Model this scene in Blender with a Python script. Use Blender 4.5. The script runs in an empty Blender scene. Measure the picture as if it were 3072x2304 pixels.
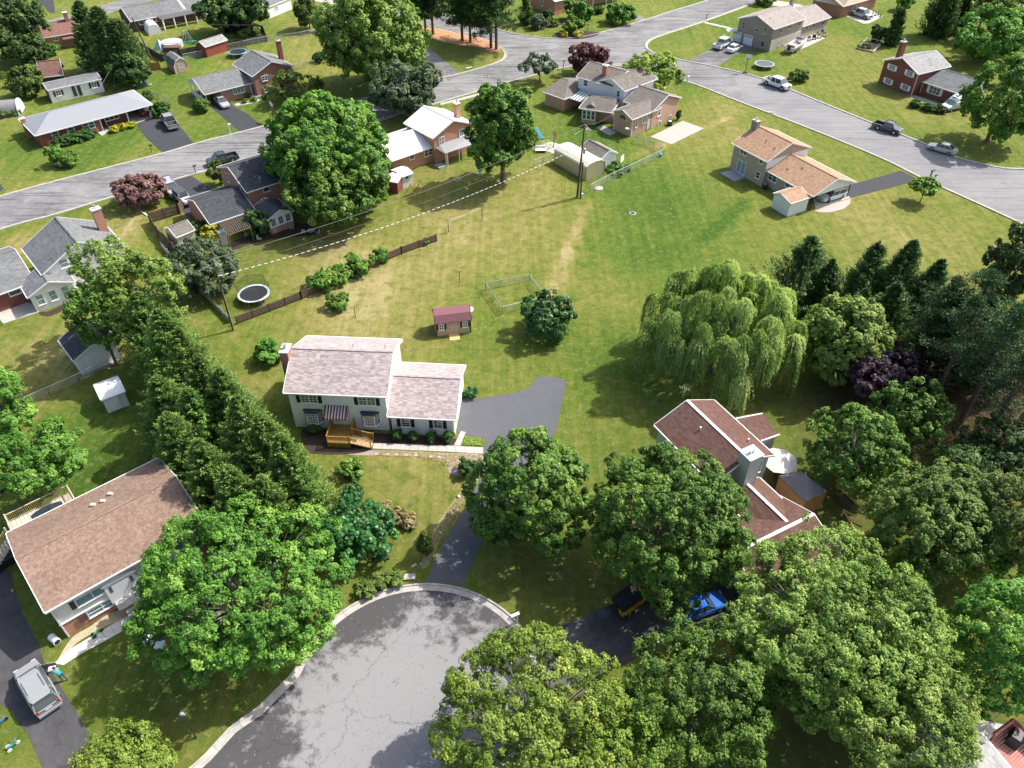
import bpy, math, random
import numpy as np
from math import sin, cos, pi, radians, atan2, sqrt
random.seed(7)
rs = np.random.RandomState(11)
scene = bpy.context.scene

# ------------------------------------------------------------------ camera, sky, sun, exposure
CAM_H, PITCH, FOC = 58.0, radians(41.5), 2350.0      # drone height (m), tilt below the horizon, focal length in 3072-px units
cam_d = bpy.data.cameras.new('camera')
cam = bpy.data.objects.new('camera', cam_d)
scene.collection.objects.link(cam)
cam.location = (0, 0, CAM_H)
cam.rotation_euler = (pi/2 - PITCH, 0, 0)
cam_d.sensor_width = 36.0
cam_d.lens = FOC / 3072.0 * 36.0
cam_d.clip_start = 0.5
cam_d.clip_end = 6000
scene.camera = cam

SUN_EL, SUN_AZ = radians(49), atan2(0.45, 0.89)      # the sun stands to the right and a little beyond the scene
world = bpy.data.worlds.new('World')
scene.world = world
world.use_nodes = True
wn = world.node_tree.nodes
sky = wn.new('ShaderNodeTexSky')
sky.sky_type = 'NISHITA'
sky.sun_disc = False
sky.sun_elevation = SUN_EL
sky.sun_rotation = pi/2 - SUN_AZ
sky.air_density = 1.0
sky.dust_density = 3.5
sky.ozone_density = 0.6
wn['Background'].inputs['Strength'].default_value = 0.15
world.node_tree.links.new(sky.outputs[0], wn['Background'].inputs['Color'])
sun_d = bpy.data.lights.new('sun', 'SUN')
sun_d.energy = 4.3
sun_d.angle = radians(0.6)
sun_d.color = (1.0, 0.955, 0.89)
sun = bpy.data.objects.new('sun', sun_d)
scene.collection.objects.link(sun)
sun.rotation_euler = (0, pi/2 - SUN_EL, SUN_AZ)
sun.location = (60, 30, 90)
scene.view_settings.view_transform = 'Standard'
scene.view_settings.look = 'None'
scene.view_settings.exposure = 0.68
scene.view_settings.gamma = 1.0
scene.view_settings.use_curve_mapping = False

# ------------------------------------------------------------------ measuring the photograph (aerial survey on level ground)
CT, ST = cos(PITCH), sin(PITCH)
def ray(u, v):
    dx = (u - 1536) / FOC; dy = -(v - 1152) / FOC
    return np.array([dx, CT + dy*ST, -ST + dy*CT])
def G(u, v, z=0.0):
    d = ray(u, v); k = (z - CAM_H) / d[2]
    return np.array([d[0]*k, d[1]*k, z])
def mpp(p):                                            # metres covered by one photograph pixel at a point
    return (p[1]*CT + (CAM_H - p[2])*ST) / FOC

# ------------------------------------------------------------------ objects
def link(o, parent=None):
    scene.collection.objects.link(o)
    if parent is not None: o.parent = parent
    return o
def tag(o, label=None, cat=None, group=None, kind=None):
    if label: o['label'] = label
    if cat: o['category'] = cat
    if group: o['group'] = group
    if kind: o['kind'] = kind
    return o
def thing(name, label, cat, loc, rz=0.0, group=None):
    o = link(bpy.data.objects.new(name, None))
    o.location = (float(loc[0]), float(loc[1]), float(loc[2]) if len(loc) > 2 else 0.0)
    o.rotation_euler = (0, 0, rz)
    o.empty_display_size = 0.3
    return tag(o, label, cat, group)
def copy_tree(o, parent=None):
    c = o.copy(); scene.collection.objects.link(c); c.parent = parent
    for ch in list(o.children): copy_tree(ch, c)
    return c

class MB:
    def __init__(s): s.v = []; s.f = []
    def vert(s, p): s.v.append((float(p[0]), float(p[1]), float(p[2]))); return len(s.v) - 1
    def poly(s, pts): s.f.append([s.vert(p) for p in pts]); return s
    def hexa(s, b, t):                                 # bottom and top rings of equal length -> closed prism
        n = len(b); i = [s.vert(p) for p in b]; j = [s.vert(p) for p in t]
        s.f.append(i[::-1]); s.f.append(j[:])
        for k in range(n): s.f.append([i[k], i[(k+1) % n], j[(k+1) % n], j[k]])
        return s
    def box(s, x0, x1, y0, y1, z0, z1):
        return s.hexa([(x0,y0,z0),(x1,y0,z0),(x1,y1,z0),(x0,y1,z0)], [(x0,y0,z1),(x1,y0,z1),(x1,y1,z1),(x0,y1,z1)])
    def tube(s, p, q, r0, r1=None, n=8):
        r1 = r0 if r1 is None else r1
        p = np.array(p, float); q = np.array(q, float); a = q - p; L = np.linalg.norm(a)
        if L < 1e-6: return s
        a /= L; h = np.array([0, 0, 1.0]) if abs(a[2]) < .9 else np.array([1.0, 0, 0])
        e = np.cross(a, h); e /= np.linalg.norm(e); g = np.cross(a, e)
        rb = [p + (e*cos(2*pi*k/n) + g*sin(2*pi*k/n))*r0 for k in range(n)]
        rt = [q + (e*cos(2*pi*k/n) + g*sin(2*pi*k/n))*r1 for k in range(n)]
        return s.hexa(rb, rt)
    def path(s, pts, r, n=6):
        for a, b in zip(pts[:-1], pts[1:]): s.tube(a, b, r if not callable(r) else r(a), None, n)
        return s
    def lathe(s, c, prof, n=16):                       # prof: (radius, z)
        rings = [[s.vert((c[0]+r*cos(2*pi*k/n), c[1]+r*sin(2*pi*k/n), c[2]+z)) for k in range(n)] for r, z in prof]
        for a, b in zip(rings[:-1], rings[1:]):
            for k in range(n): s.f.append([a[k], a[(k+1) % n], b[(k+1) % n], b[k]])
        s.f.append(rings[0][::-1]); s.f.append(rings[-1][:])
        return s
    def loft(s, rings, cap=True):
        ids = [[s.vert(p) for p in r] for r in rings]; n = len(ids[0])
        for a, b in zip(ids[:-1], ids[1:]):
            for k in range(n): s.f.append([a[k], a[(k+1) % n], b[(k+1) % n], b[k]])
        if cap: s.f.append(ids[0][::-1]); s.f.append(ids[-1][:])
        return s

def mesh_of(name, mb, mat, off=(0, 0, 0), smooth=False):
    me = bpy.data.meshes.new(name)
    V = np.array(mb.v, float) - np.array(off, float)
    me.from_pydata(V.tolist(), [], mb.f)
    me.materials.append(mat)
    bm_fix(me)
    uv = me.uv_layers.new(name='UVMap')
    n = len(me.loops)
    co = np.empty(len(me.vertices)*3, np.float32); me.vertices.foreach_get('co', co); co = co.reshape(-1, 3).astype(float) + np.array(off, float)
    nrm = np.empty(len(me.polygons)*3, np.float32); me.polygons.foreach_get('normal', nrm); nrm = nrm.reshape(-1, 3)
    tot = np.empty(len(me.polygons), np.int32); me.polygons.foreach_get('loop_total', tot)
    vi = np.empty(n, np.int32); me.loops.foreach_get('vertex_index', vi)
    N = np.repeat(nrm, tot, axis=0); p = co[vi]
    U = np.cross(np.array([0, 0, 1.0]), N); l = np.linalg.norm(U, axis=1); bad = l < 1e-3
    U[bad] = (1, 0, 0); l[bad] = 1; U /= l[:, None]; W = np.cross(N, U)
    out = np.stack([(p*U).sum(1), (p*W).sum(1)], 1).astype(np.float32)
    uv.data.foreach_set('uv', out.ravel())
    if smooth: me.polygons.foreach_set('use_smooth', [True]*len(me.polygons))
    me.update()
    return me
def bm_fix(me):
    import bmesh
    b = bmesh.new(); b.from_mesh(me); bmesh.ops.recalc_face_normals(b, faces=b.faces); b.to_mesh(me); b.free()
def part(name, mb, mat, parent, label=None, kind=None, off=None, smooth=False):
    if off is None: off = parent['_o'] if (parent is not None and '_o' in parent) else (0, 0, 0)
    o = link(bpy.data.objects.new(name, mesh_of(name, mb, mat, off, smooth)), parent)
    if parent is not None and '_o' in parent: o['_o'] = parent['_o']
    if parent is not None and '_o' in parent and parent.get('_isroot') is None: pass
    return tag(o, label, None, None, kind)
def solo(name, mb, mat, label=None, cat=None, group=None, kind=None, loc=(0, 0, 0), smooth=False):
    o = link(bpy.data.objects.new(name, mesh_of(name, mb, mat, loc, smooth)))
    o.location = tuple(float(x) for x in loc)
    return tag(o, label, cat, group, kind)
def rooted(name, label, cat, loc, group=None):         # a thing whose parts are given in world coordinates
    o = thing(name, label, cat, loc, 0, group)
    o['_o'] = [float(loc[0]), float(loc[1]), float(loc[2]) if len(loc) > 2 else 0.0]
    return o

# ------------------------------------------------------------------ materials
MATS = {}
def nt(name):
    m = bpy.data.materials.new(name); m.use_nodes = True
    t = m.node_tree; return m, t, t.nodes, t.links, t.nodes['Principled BSDF']
def setc(i, c): i.default_value = (c[0], c[1], c[2], 1)
def mixrgb(N, L, a, b, f, mode='MIX'):
    n = N.new('ShaderNodeMix'); n.data_type = 'RGBA'; n.blend_type = mode
    for s, x in ((n.inputs[6], a), (n.inputs[7], b), (n.inputs[0], f)):
        if hasattr(x, 'links') or isinstance(x, bpy.types.NodeSocket): L.new(x, s)
        elif isinstance(x, (int, float)): s.default_value = x
        else: setc(s, x)
    return n.outputs[2]
def math_(N, L, op, a, b=None, clamp=False):
    n = N.new('ShaderNodeMath'); n.operation = op; n.use_clamp = clamp
    for s, x in ((n.inputs[0], a), (n.inputs[1], b)):
        if x is None: continue
        if isinstance(x, bpy.types.NodeSocket): L.new(x, s)
        else: s.default_value = x
    return n.outputs[0]
def noise(N, L, vec, scale, detail=4, rough=.55, dist=0.0, out='Fac'):
    n = N.new('ShaderNodeTexNoise'); n.inputs['Scale'].default_value = scale; n.inputs['Detail'].default_value = detail
    n.inputs['Roughness'].default_value = rough; n.inputs['Distortion'].default_value = dist
    if vec is not None: L.new(vec, n.inputs['Vector'])
    return n.outputs[out]
def ramp(N, L, f, stops):
    n = N.new('ShaderNodeValToRGB'); e = n.color_ramp.elements
    while len(e) > 1: e.remove(e[-1])
    e[0].position = stops[0][0]; c = stops[0][1]; e[0].color = (c[0], c[1], c[2], 1) if not isinstance(c, (int, float)) else (c, c, c, 1)
    for p, c in stops[1:]:
        k = e.new(p); k.color = (c[0], c[1], c[2], 1) if not isinstance(c, (int, float)) else (c, c, c, 1)
    L.new(f, n.inputs[0]); return n.outputs[0]
def bump(N, L, B, h, dist=.02, strength=.6):
    b = N.new('ShaderNodeBump'); b.inputs['Distance'].default_value = dist; b.inputs['Strength'].default_value = strength
    L.new(h, b.inputs['Height']); L.new(b.outputs[0], B.inputs['Normal'])
def coords(N, kind='Object'):
    if kind == 'World':
        g = N.new('ShaderNodeNewGeometry'); return g.outputs['Position']
    return N.new('ShaderNodeTexCoord').outputs[kind]
def mat(name, col, rough=.7, var=.12, scale=3.0, metal=0.0, spec=.4, bmp=0.0, dirt=0.0):
    if name in MATS: return MATS[name]
    m, t, N, L, B = nt(name)
    P = coords(N, 'World')
    f = noise(N, L, P, scale, 5, .6)
    lo = [c*(1-var) for c in col]; hi = [min(1, c*(1+var)) for c in col]
    c = mixrgb(N, L, lo, hi, ramp(N, L, f, [(.3, 0.0), (.7, 1.0)]))
    if dirt > 0:
        g = noise(N, L, P, .6, 6, .65)
        c = mixrgb(N, L, c, [x*.55 for x in col], math_(N, L, 'MULTIPLY', ramp(N, L, g, [(.5, 0.0), (.75, 1.0)]), dirt))
    L.new(c, B.inputs['Base Color'])
    B.inputs['Roughness'].default_value = rough; B.inputs['Metallic'].default_value = metal
    B.inputs['Specular IOR Level'].default_value = spec
    if bmp: bump(N, L, B, noise(N, L, P, 25, 4), .02, bmp)
    MATS[name] = m; return m
def shingle(name, cols, w=.32, h=.15, stain=.35, mort=.75, rough=.9):
    m, t, N, L, B = nt(name); uv = coords(N, 'UV'); P = coords(N, 'World')
    b = N.new('ShaderNodeTexBrick'); L.new(uv, b.inputs['Vector'])
    b.inputs['Scale'].default_value = 1; b.inputs['Brick Width'].default_value = w; b.inputs['Row Height'].default_value = h
    b.inputs['Mortar Size'].default_value = .012; b.inputs['Bias'].default_value = 0; b.offset = .37; b.offset_frequency = 2
    setc(b.inputs['Color1'], cols[0]); setc(b.inputs['Color2'], cols[1]); setc(b.inputs['Mortar'], [x*mort for x in cols[0]])
    n2 = noise(N, L, uv, 2.2, 6, .75)
    c = mixrgb(N, L, b.outputs['Color'], cols[2], ramp(N, L, n2, [(.42, 0.0), (.62, .75)]))
    w_ = N.new('ShaderNodeTexWhiteNoise'); mp = N.new('ShaderNodeVectorMath'); mp.operation = 'SNAP'; L.new(uv, mp.inputs[0]); mp.inputs[1].default_value = (w, h, 1)
    w_.noise_dimensions = '2D'; L.new(mp.outputs[0], w_.inputs['Vector'])
    c = mixrgb(N, L, c, mixrgb(N, L, [x*.62 for x in cols[0]], [min(1, x*1.25) for x in cols[2]], w_.outputs['Value']), .42)
    s = noise(N, L, P, .35, 5, .6)
    c = mixrgb(N, L, c, [x*.6 for x in cols[0]], math_(N, L, 'MULTIPLY', ramp(N, L, s, [(.45, 0.0), (.75, 1.0)]), stain))
    L.new(c, B.inputs['Base Color']); B.inputs['Roughness'].default_value = rough; B.inputs['Specular IOR Level'].default_value = .2
    bump(N, L, B, b.outputs['Fac'], .02, -.5)
    MATS[name] = m; return m
def brick(name, c1, c2, mortar=(.42, .38, .33), dirt=.3):
    m, t, N, L, B = nt(name); uv = coords(N, 'UV'); P = coords(N, 'World')
    b = N.new('ShaderNodeTexBrick'); L.new(uv, b.inputs['Vector'])
    b.inputs['Scale'].default_value = 1; b.inputs['Brick Width'].default_value = .24; b.inputs['Row Height'].default_value = .085
    b.inputs['Mortar Size'].default_value = .008
    setc(b.inputs['Color1'], c1); setc(b.inputs['Color2'], c2); setc(b.inputs['Mortar'], mortar)
    n1 = noise(N, L, P, .8, 5)
    c = mixrgb(N, L, b.outputs['Color'], [x*.7 for x in c1], math_(N, L, 'MULTIPLY', ramp(N, L, n1, [(.4, 0.0), (.75, 1.0)]), dirt))
    L.new(c, B.inputs['Base Color']); B.inputs['Roughness'].default_value = .88; B.inputs['Specular IOR Level'].default_value = .2
    bump(N, L, B, b.outputs['Fac'], .01, -.5)
    MATS[name] = m; return m
def siding(name, col, step=.14, vertical=False, rough=.55, metal=0.0, depth=.03, var=.06, line=.8):
    m, t, N, L, B = nt(name); uv = coords(N, 'UV'); P = coords(N, 'World')
    sp = N.new('ShaderNodeSeparateXYZ'); L.new(uv, sp.inputs[0])
    fr = math_(N, L, 'FRACT', math_(N, L, 'DIVIDE', sp.outputs[0 if vertical else 1], step))
    n1 = noise(N, L, P, 1.2, 5, .6)
    c = mixrgb(N, L, [x*(1-var) for x in col], [min(1, x*(1+var)) for x in col], n1)
    edge = ramp(N, L, fr, [(0.0, line), (.09, 1.0), (1.0, 1.0)])
    c = mixrgb(N, L, c, edge, 1.0, 'MULTIPLY')
    L.new(c, B.inputs['Base Color']); B.inputs['Roughness'].default_value = rough; B.inputs['Metallic'].default_value = metal
    h = fr if not vertical else ramp(N, L, fr, [(0.0, 1.0), (.12, 0.0), (.88, 0.0), (1.0, 1.0)])
    bump(N, L, B, h, depth, .8)
    MATS[name] = m; return m
def asphalt(name, base, light, patch=.5, crack=1.0, streak=0.0, scl=1.0, sdir=0.0, cscale=.16, rim=None):
    m, t, N, L, B = nt(name); P = coords(N, 'World')
    fine = noise(N, L, P, 14, 4, .7)
    big = noise(N, L, P, .12*scl, 8, .66, .6)
    mid = noise(N, L, P, .9*scl, 7, .7)
    f = math_(N, L, 'ADD', math_(N, L, 'MULTIPLY', big, .65), math_(N, L, 'MULTIPLY', mid, .35 if not rim else .6))
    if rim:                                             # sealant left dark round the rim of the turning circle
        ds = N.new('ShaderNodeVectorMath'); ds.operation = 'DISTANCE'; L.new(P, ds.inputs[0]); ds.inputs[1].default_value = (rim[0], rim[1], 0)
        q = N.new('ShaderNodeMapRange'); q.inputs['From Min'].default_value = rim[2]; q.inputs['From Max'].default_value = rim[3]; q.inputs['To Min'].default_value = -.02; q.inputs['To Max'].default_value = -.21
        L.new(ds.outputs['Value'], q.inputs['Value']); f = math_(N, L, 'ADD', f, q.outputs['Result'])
    c = mixrgb(N, L, base, light, ramp(N, L, f, [(.5-.12*patch, 0.0), (.5+.08*patch, 1.0)]))
    c = mixrgb(N, L, c, [x*.6 for x in base], math_(N, L, 'MULTIPLY', ramp(N, L, fine, [(.5, 0.0), (.8, 1.0)]), .4))
    if streak:                                          # wheel tracks and sealing worn along the street
        mp = N.new('ShaderNodeMapping'); mp.inputs['Rotation'].default_value = (0, 0, -sdir); mp.inputs['Scale'].default_value = (.05, .9, 1)
        L.new(P, mp.inputs[0]); st = noise(N, L, mp.outputs[0], 1.6, 8, .68)
        c = mixrgb(N, L, c, [x*.42 for x in base], math_(N, L, 'MULTIPLY', ramp(N, L, st, [(.5, 0.0), (.6, 1.0)]), streak))
    if crack:
        wv = N.new('ShaderNodeVectorMath'); wv.operation = 'ADD'; L.new(P, wv.inputs[0])
        nv = noise(N, L, P, .7, 4, .6, 0, 'Color'); sc = N.new('ShaderNodeVectorMath'); sc.operation = 'SCALE'; L.new(nv, sc.inputs[0]); sc.inputs['Scale'].default_value = 2.4
        L.new(sc.outputs[0], wv.inputs[1])
        for s_, w_, k_ in ((cscale, .0035, 1.0), (.55, .007, .5)):
            vo = N.new('ShaderNodeTexVoronoi'); vo.feature = 'DISTANCE_TO_EDGE'; vo.inputs['Scale'].default_value = s_; L.new(wv.outputs[0], vo.inputs['Vector'])
            e = ramp(N, L, vo.outputs['Distance'], [(0.0, 1.0), (w_*.6, .9), (w_*1.5, 0.0)])
            if k_ < 1: e = math_(N, L, 'MULTIPLY', e, ramp(N, L, noise(N, L, P, .15, 3), [(.5, 0.0), (.62, 1.0)]))
            c = mixrgb(N, L, c, [x*.3 for x in base], math_(N, L, 'MULTIPLY', e, crack*.8*k_))
    L.new(c, B.inputs['Base Color']); B.inputs['Roughness'].default_value = .9; B.inputs['Specular IOR Level'].default_value = .25
    bump(N, L, B, fine, .02, .5)
    MATS[name] = m; return m
def leafmat(name, dark, mid, tip, trans=.27, rough=.55):
    m, t, N, L, B = nt(name)
    a = N.new('ShaderNodeAttribute'); a.attribute_name = 'tint'
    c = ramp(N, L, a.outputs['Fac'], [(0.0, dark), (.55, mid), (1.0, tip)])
    oi = N.new('ShaderNodeObjectInfo'); hv = N.new('ShaderNodeHueSaturation'); L.new(c, hv.inputs['Color'])
    L.new(math_(N, L, 'ADD', math_(N, L, 'MULTIPLY', oi.outputs['Random'], .022), .494), hv.inputs['Hue']); L.new(math_(N, L, 'ADD', math_(N, L, 'MULTIPLY', oi.outputs['Random'], .25), .86), hv.inputs['Value']); c = hv.outputs[0]
    L.new(c, B.inputs['Base Color']); B.inputs['Roughness'].default_value = rough; B.inputs['Specular IOR Level'].default_value = .3
    tr = N.new('ShaderNodeBsdfTranslucent'); hs = N.new('ShaderNodeHueSaturation'); hs.inputs['Saturation'].default_value = 1.1; hs.inputs['Value'].default_value = 1.35
    L.new(c, hs.inputs['Color']); L.new(hs.outputs[0], tr.inputs['Color'])
    mx = N.new('ShaderNodeMixShader'); mx.inputs[0].default_value = trans
    L.new(B.outputs[0], mx.inputs[1]); L.new(tr.outputs[0], mx.inputs[2]); L.new(mx.outputs[0], N['Material Output'].inputs['Surface'])
    MATS[name] = m; return m
def glass(name, col=(.02, .028, .03), rough=.06, spec=.9):
    if name in MATS: return MATS[name]
    m, t, N, L, B = nt(name); P = coords(N, 'World')
    L.new(mixrgb(N, L, col, [min(1, x*2.6+.02) for x in col], noise(N, L, P, 1.3, 3)), B.inputs['Base Color'])
    B.inputs['Roughness'].default_value = rough; B.inputs['Specular IOR Level'].default_value = spec
    MATS[name] = m; return m
def meshmat(name, col, alpha):
    m, t, N, L, B = nt(name); setc(B.inputs['Base Color'], col); B.inputs['Roughness'].default_value = .5
    uv = coords(N, 'UV'); mp = N.new('ShaderNodeMapping'); mp.inputs['Rotation'].default_value = (0, 0, radians(45)); mp.inputs['Scale'].default_value = (9, 9, 9); L.new(uv, mp.inputs[0])
    sp = N.new('ShaderNodeSeparateXYZ'); L.new(mp.outputs[0], sp.inputs[0])
    fx = math_(N, L, 'FRACT', sp.outputs[0]); fy = math_(N, L, 'FRACT', sp.outputs[1])
    w = 1 - sqrt(1-alpha)
    k = math_(N, L, 'MAXIMUM', math_(N, L, 'LESS_THAN', fx, w), math_(N, L, 'LESS_THAN', fy, w))
    tr = N.new('ShaderNodeBsdfTransparent'); mx = N.new('ShaderNodeMixShader'); L.new(k, mx.inputs[0]); L.new(tr.outputs[0], mx.inputs[1]); L.new(B.outputs[0], mx.inputs[2])
    L.new(mx.outputs[0], N['Material Output'].inputs['Surface'])
    MATS[name] = m; return m
def paint(name, col, rough=.25, coat=.6, metal=0.0):
    if name in MATS: return MATS[name]
    m, t, N, L, B = nt(name); P = coords(N, 'World')
    L.new(mixrgb(N, L, [x*.9 for x in col], [min(1, x*1.08) for x in col], noise(N, L, P, 2.0, 4)), B.inputs['Base Color'])
    B.inputs['Roughness'].default_value = rough; B.inputs['Coat Weight'].default_value = coat; B.inputs['Metallic'].default_value = metal
    MATS[name] = m; return m

WHITE = mat('white_paint', (.78, .78, .77), .55, .05, 2, dirt=.12)
GUTTER = mat('white_gutter', (.74, .74, .73), .4, .05, 2, dirt=.2)
SIDE_W = siding('white_lap_siding', (.86, .87, .87))
SIDE_WW = siding('bright_white_siding', (.87, .87, .87))
SIDE_G = siding('grey_lap_siding', (.42, .46, .47), .16)
SIDE_C = siding('cream_siding', (.72, .72, .66), .16)
SIDE_P = siding('pale_panel_siding', (.72, .76, .75), .5, True, depth=.01, line=.92)
BR_OR = brick('orange_brick', (.47, .20, .115), (.40, .155, .085), (.5, .44, .38))
BR_RED = brick('dark_red_brick', (.24, .058, .035), (.18, .042, .028), (.25, .2, .18))
BR_MID = brick('red_brick', (.42, .16, .10), (.34, .12, .075))
BR_PINK = brick('pink_brown_brick', (.52, .31, .22), (.44, .25, .17))
BR_TAN = brick('tan_brick', (.50, .38, .27), (.42, .32, .225))
BR_GREY = brick('grey_brown_brick', (.34, .285, .235), (.28, .235, .20), (.3, .28, .25))
SH_PINK = shingle('pink_grey_shingle', ((.34, .275, .27), (.21, .165, .17), (.47, .41, .395)), .45, .16, .2, .6)
SH_BROWN = shingle('brown_blend_shingle', ((.215, .14, .105), (.145, .10, .09), (.29, .205, .15)), .2, .15, .4, .7)
SH_DBROWN = shingle('dark_brown_shingle', ((.125, .066, .052), (.085, .046, .038), (.15, .085, .068)), .45, .16, .3, .45)
SH_TAN = shingle('tan_blend_shingle', ((.36, .215, .135), (.23, .135, .09), (.43, .28, .185)), .22, .15, .1)
SH_GREY = shingle('grey_shingle', ((.155, .16, .165), (.125, .13, .135), (.20, .205, .21)), .5, .2, .45)
SH_DARK = shingle('charcoal_shingle', ((.052, .056, .066), (.04, .044, .052), (.075, .08, .09)), .4, .2, .2)
SH_LGREY = shingle('light_grey_shingle', ((.27, .27, .265), (.22, .22, .215), (.32, .32, .31)), .5, .2, .3)
SH_GB = shingle('grey_brown_shingle', ((.17, .148, .13), (.135, .118, .105), (.20, .178, .16)), .4, .18, .35)
SH_TG = shingle('taupe_shingle', ((.29, .26, .235), (.235, .21, .19), (.34, .305, .28)), .4, .18, .2)
SH_RB = shingle('red_brown_shingle', ((.19, .10, .08), (.15, .08, .065), (.22, .12, .10)), .4, .18, .3)
MET_W = siding('white_metal_roof', (.80, .81, .82), .42, True, .4, 0.0, .02, .03, .94)
MET_G = siding('pale_grey_metal_roof', (.33, .34, .36), .3, True, .38, .25, .03, .04, .8)
MET_M = siding('maroon_metal', (.25, .105, .12), .25, True, .4, .2, .03, .05, .65)
MET_C = siding('cream_metal_siding', (.70, .60, .40), .25, False, .45, .1, .05, .06, .62)
MET_CR = siding('cream_metal_roof', (.78, .74, .60), .25, False, .45, .1, .03, .05, .8)
CONC = mat('pale_concrete', (.42, .395, .36), .85, .12, 2.5, dirt=.4, bmp=.2)
CONC_D = mat('grey_concrete', (.36, .36, .36), .85, .15, 2.5, dirt=.4, bmp=.2)
CURB = mat('curb_concrete', (.40, .375, .34), .88, .2, 1.5, dirt=.6, bmp=.25)
BLACK = mat('black_plastic', (.02, .02, .022), .5, .2)
DARK = mat('dark_metal', (.045, .045, .05), .4, .2, metal=.3)
STEEL = mat('galvanised_steel', (.48, .49, .50), .35, .12, metal=.6)
RUBBER = mat('rubber', (.018, .018, .018), .85, .2)
WOOD_Y = mat('honey_stained_wood', (.30, .175, .045), .6, .22, 6, dirt=.3)
WOOD_N = mat('new_timber', (.60, .42, .17), .65, .18, 6)
WOOD_D = mat('weathered_brown_wood', (.145, .098, .078), .85, .35, 5, dirt=.5, bmp=.4)
WOOD_DK = mat('dark_weathered_wood', (.06, .052, .05), .85, .3, 5, dirt=.4)
WOOD_O = mat('cedar_wood', (.42, .21, .09), .7, .25, 5)
POLE_M = mat('utility_pole_wood', (.075, .055, .045), .85, .3, 4, dirt=.4)
BARK = mat('bark', (.13, .10, .075), .9, .3, 6, bmp=.5)
BARK_G = mat('grey_bark', (.25, .22, .19), .9, .3, 6, bmp=.5)
MULCH = mat('dark_mulch', (.045, .028, .023), .95, .45, 9, bmp=.9)
NEEDLE = mat('fallen_needles', (.40, .215, .11), .95, .25, 9, bmp=.5)
GRAVEL = mat('pale_gravel', (.38, .345, .31), .9, .3, 22, bmp=.9)
SOIL = mat('bare_soil', (.25, .17, .12), .95, .3, 5, bmp=.6)
GLASS = glass('window_glass')
GLASSB = glass('blueish_glass', (.10, .16, .17), .08)
SHUT_B = mat('black_shutter', (.012, .012, .014), .6, .1)
SHUT_T = mat('teal_shutter', (.12, .26, .25), .6, .1)
SHUT_W = mat('white_shutter', (.8, .8, .8), .6, .05)
SHUT_BR = mat('brown_shutter', (.075, .05, .045), .6, .1)
SHUT_R = mat('dark_red_shutter', (.18, .03, .03), .6, .1)
CHAIN = meshmat('chain_link', (.50, .53, .51), .24)
NETM = meshmat('black_net', (.02, .02, .02), .30)
SCREEN = meshmat('porch_screen', (.03, .03, .03), .45)
# ------------------------------------------------------------------ ground
def polyline(px, n=6, closed=False, z=0.0, smooth=True):
    P = [G(u, v, z)[:2] for u, v in px]
    if not smooth: return [np.array(p) for p in P]
    out = []; m = len(P)
    for i in range(m if closed else m-1):
        g = lambda k: P[k % m] if closed else P[min(max(k, 0), m-1)]
        a, b, c, d = g(i-1), g(i), g(i+1), g(i+2)
        for k in range(n):
            t = k/n
            out.append(.5*((2*b) + (-a+c)*t + (2*a-5*b+4*c-d)*t*t + (-a+3*b-3*c+d)*t**3))
    if not closed: out.append(P[-1])
    return out
def grass_mat():
    m, t, N, L, B = nt('lawn_grass'); P = coords(N, 'World')
    a = N.new('ShaderNodeAttribute'); a.attribute_name = 'dry'
    l = N.new('ShaderNodeAttribute'); l.attribute_name = 'soil'
    big = noise(N, L, P, .07, 7, .62, .4); mid = noise(N, L, P, .45, 7, .68); fine = noise(N, L, P, 3.2, 6, .75); tiny = noise(N, L, P, 11, 3, .8)
    s = math_(N, L, 'ADD', math_(N, L, 'MULTIPLY', big, .75), math_(N, L, 'MULTIPLY', mid, .75))
    s = math_(N, L, 'ADD', s, math_(N, L, 'MULTIPLY', fine, .8))
    s = math_(N, L, 'ADD', s, a.outputs['Fac'])         # ~ .75+.. centre 1.05 + dry
    mp = N.new('ShaderNodeMapping'); mp.inputs['Rotation'].default_value = (0, 0, radians(52)); mp.inputs['Scale'].default_value = (1, .035, 1); L.new(P, mp.inputs[0])
    st = noise(N, L, mp.outputs[0], 1.1, 4, .6)          # mower passes
    s = math_(N, L, 'ADD', s, math_(N, L, 'MULTIPLY', math_(N, L, 'SUBTRACT', st, .5), .75))
    f = math_(N, L, 'MULTIPLY', math_(N, L, 'SUBTRACT', s, .70), 1.0, True)
    c = ramp(N, L, f, [(0.0, (.055, .125, .013)), (.28, (.11, .175, .022)), (.5, (.18, .21, .036)), (.7, (.26, .245, .066)), (.88, (.345, .295, .105)), (1.0, (.43, .36, .17))])
    c = mixrgb(N, L, c, (.05, .10, .012), math_(N, L, 'MULTIPLY', ramp(N, L, noise(N, L, P, .8, 9, .82), [(.49, 0.0), (.60, 1.0)]), .55))
    c = mixrgb(N, L, c, (.42, .36, .17), math_(N, L, 'MULTIPLY', ramp(N, L, noise(N, L, P, 1.3, 9, .84, .3), [(.52, 0.0), (.64, 1.0)]), .5))
    c = mixrgb(N, L, c, (.035, .075, .012), math_(N, L, 'MULTIPLY', ramp(N, L, tiny, [(.5, 0.0), (.68, 1.0)]), .6))
    c = mixrgb(N, L, c, (.48, .43, .24), math_(N, L, 'MULTIPLY', ramp(N, L, noise(N, L, P, 6.5, 4, .8), [(.56, 0.0), (.78, 1.0)]), .35))
    sf = math_(N, L, 'MULTIPLY', l.outputs['Fac'], ramp(N, L, mid, [(.3, .5), (.6, 1.0)]), True)
    c = mixrgb(N, L, c, mixrgb(N, L, (.055, .042, .022), (.15, .105, .06), fine), sf)
    L.new(c, B.inputs['Base Color']); B.inputs['Roughness'].default_value = .95; B.inputs['Specular IOR Level'].default_value = .1
    bump(N, L, B, math_(N, L, 'ADD', fine, tiny), .18, .9)
    return m
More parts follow.
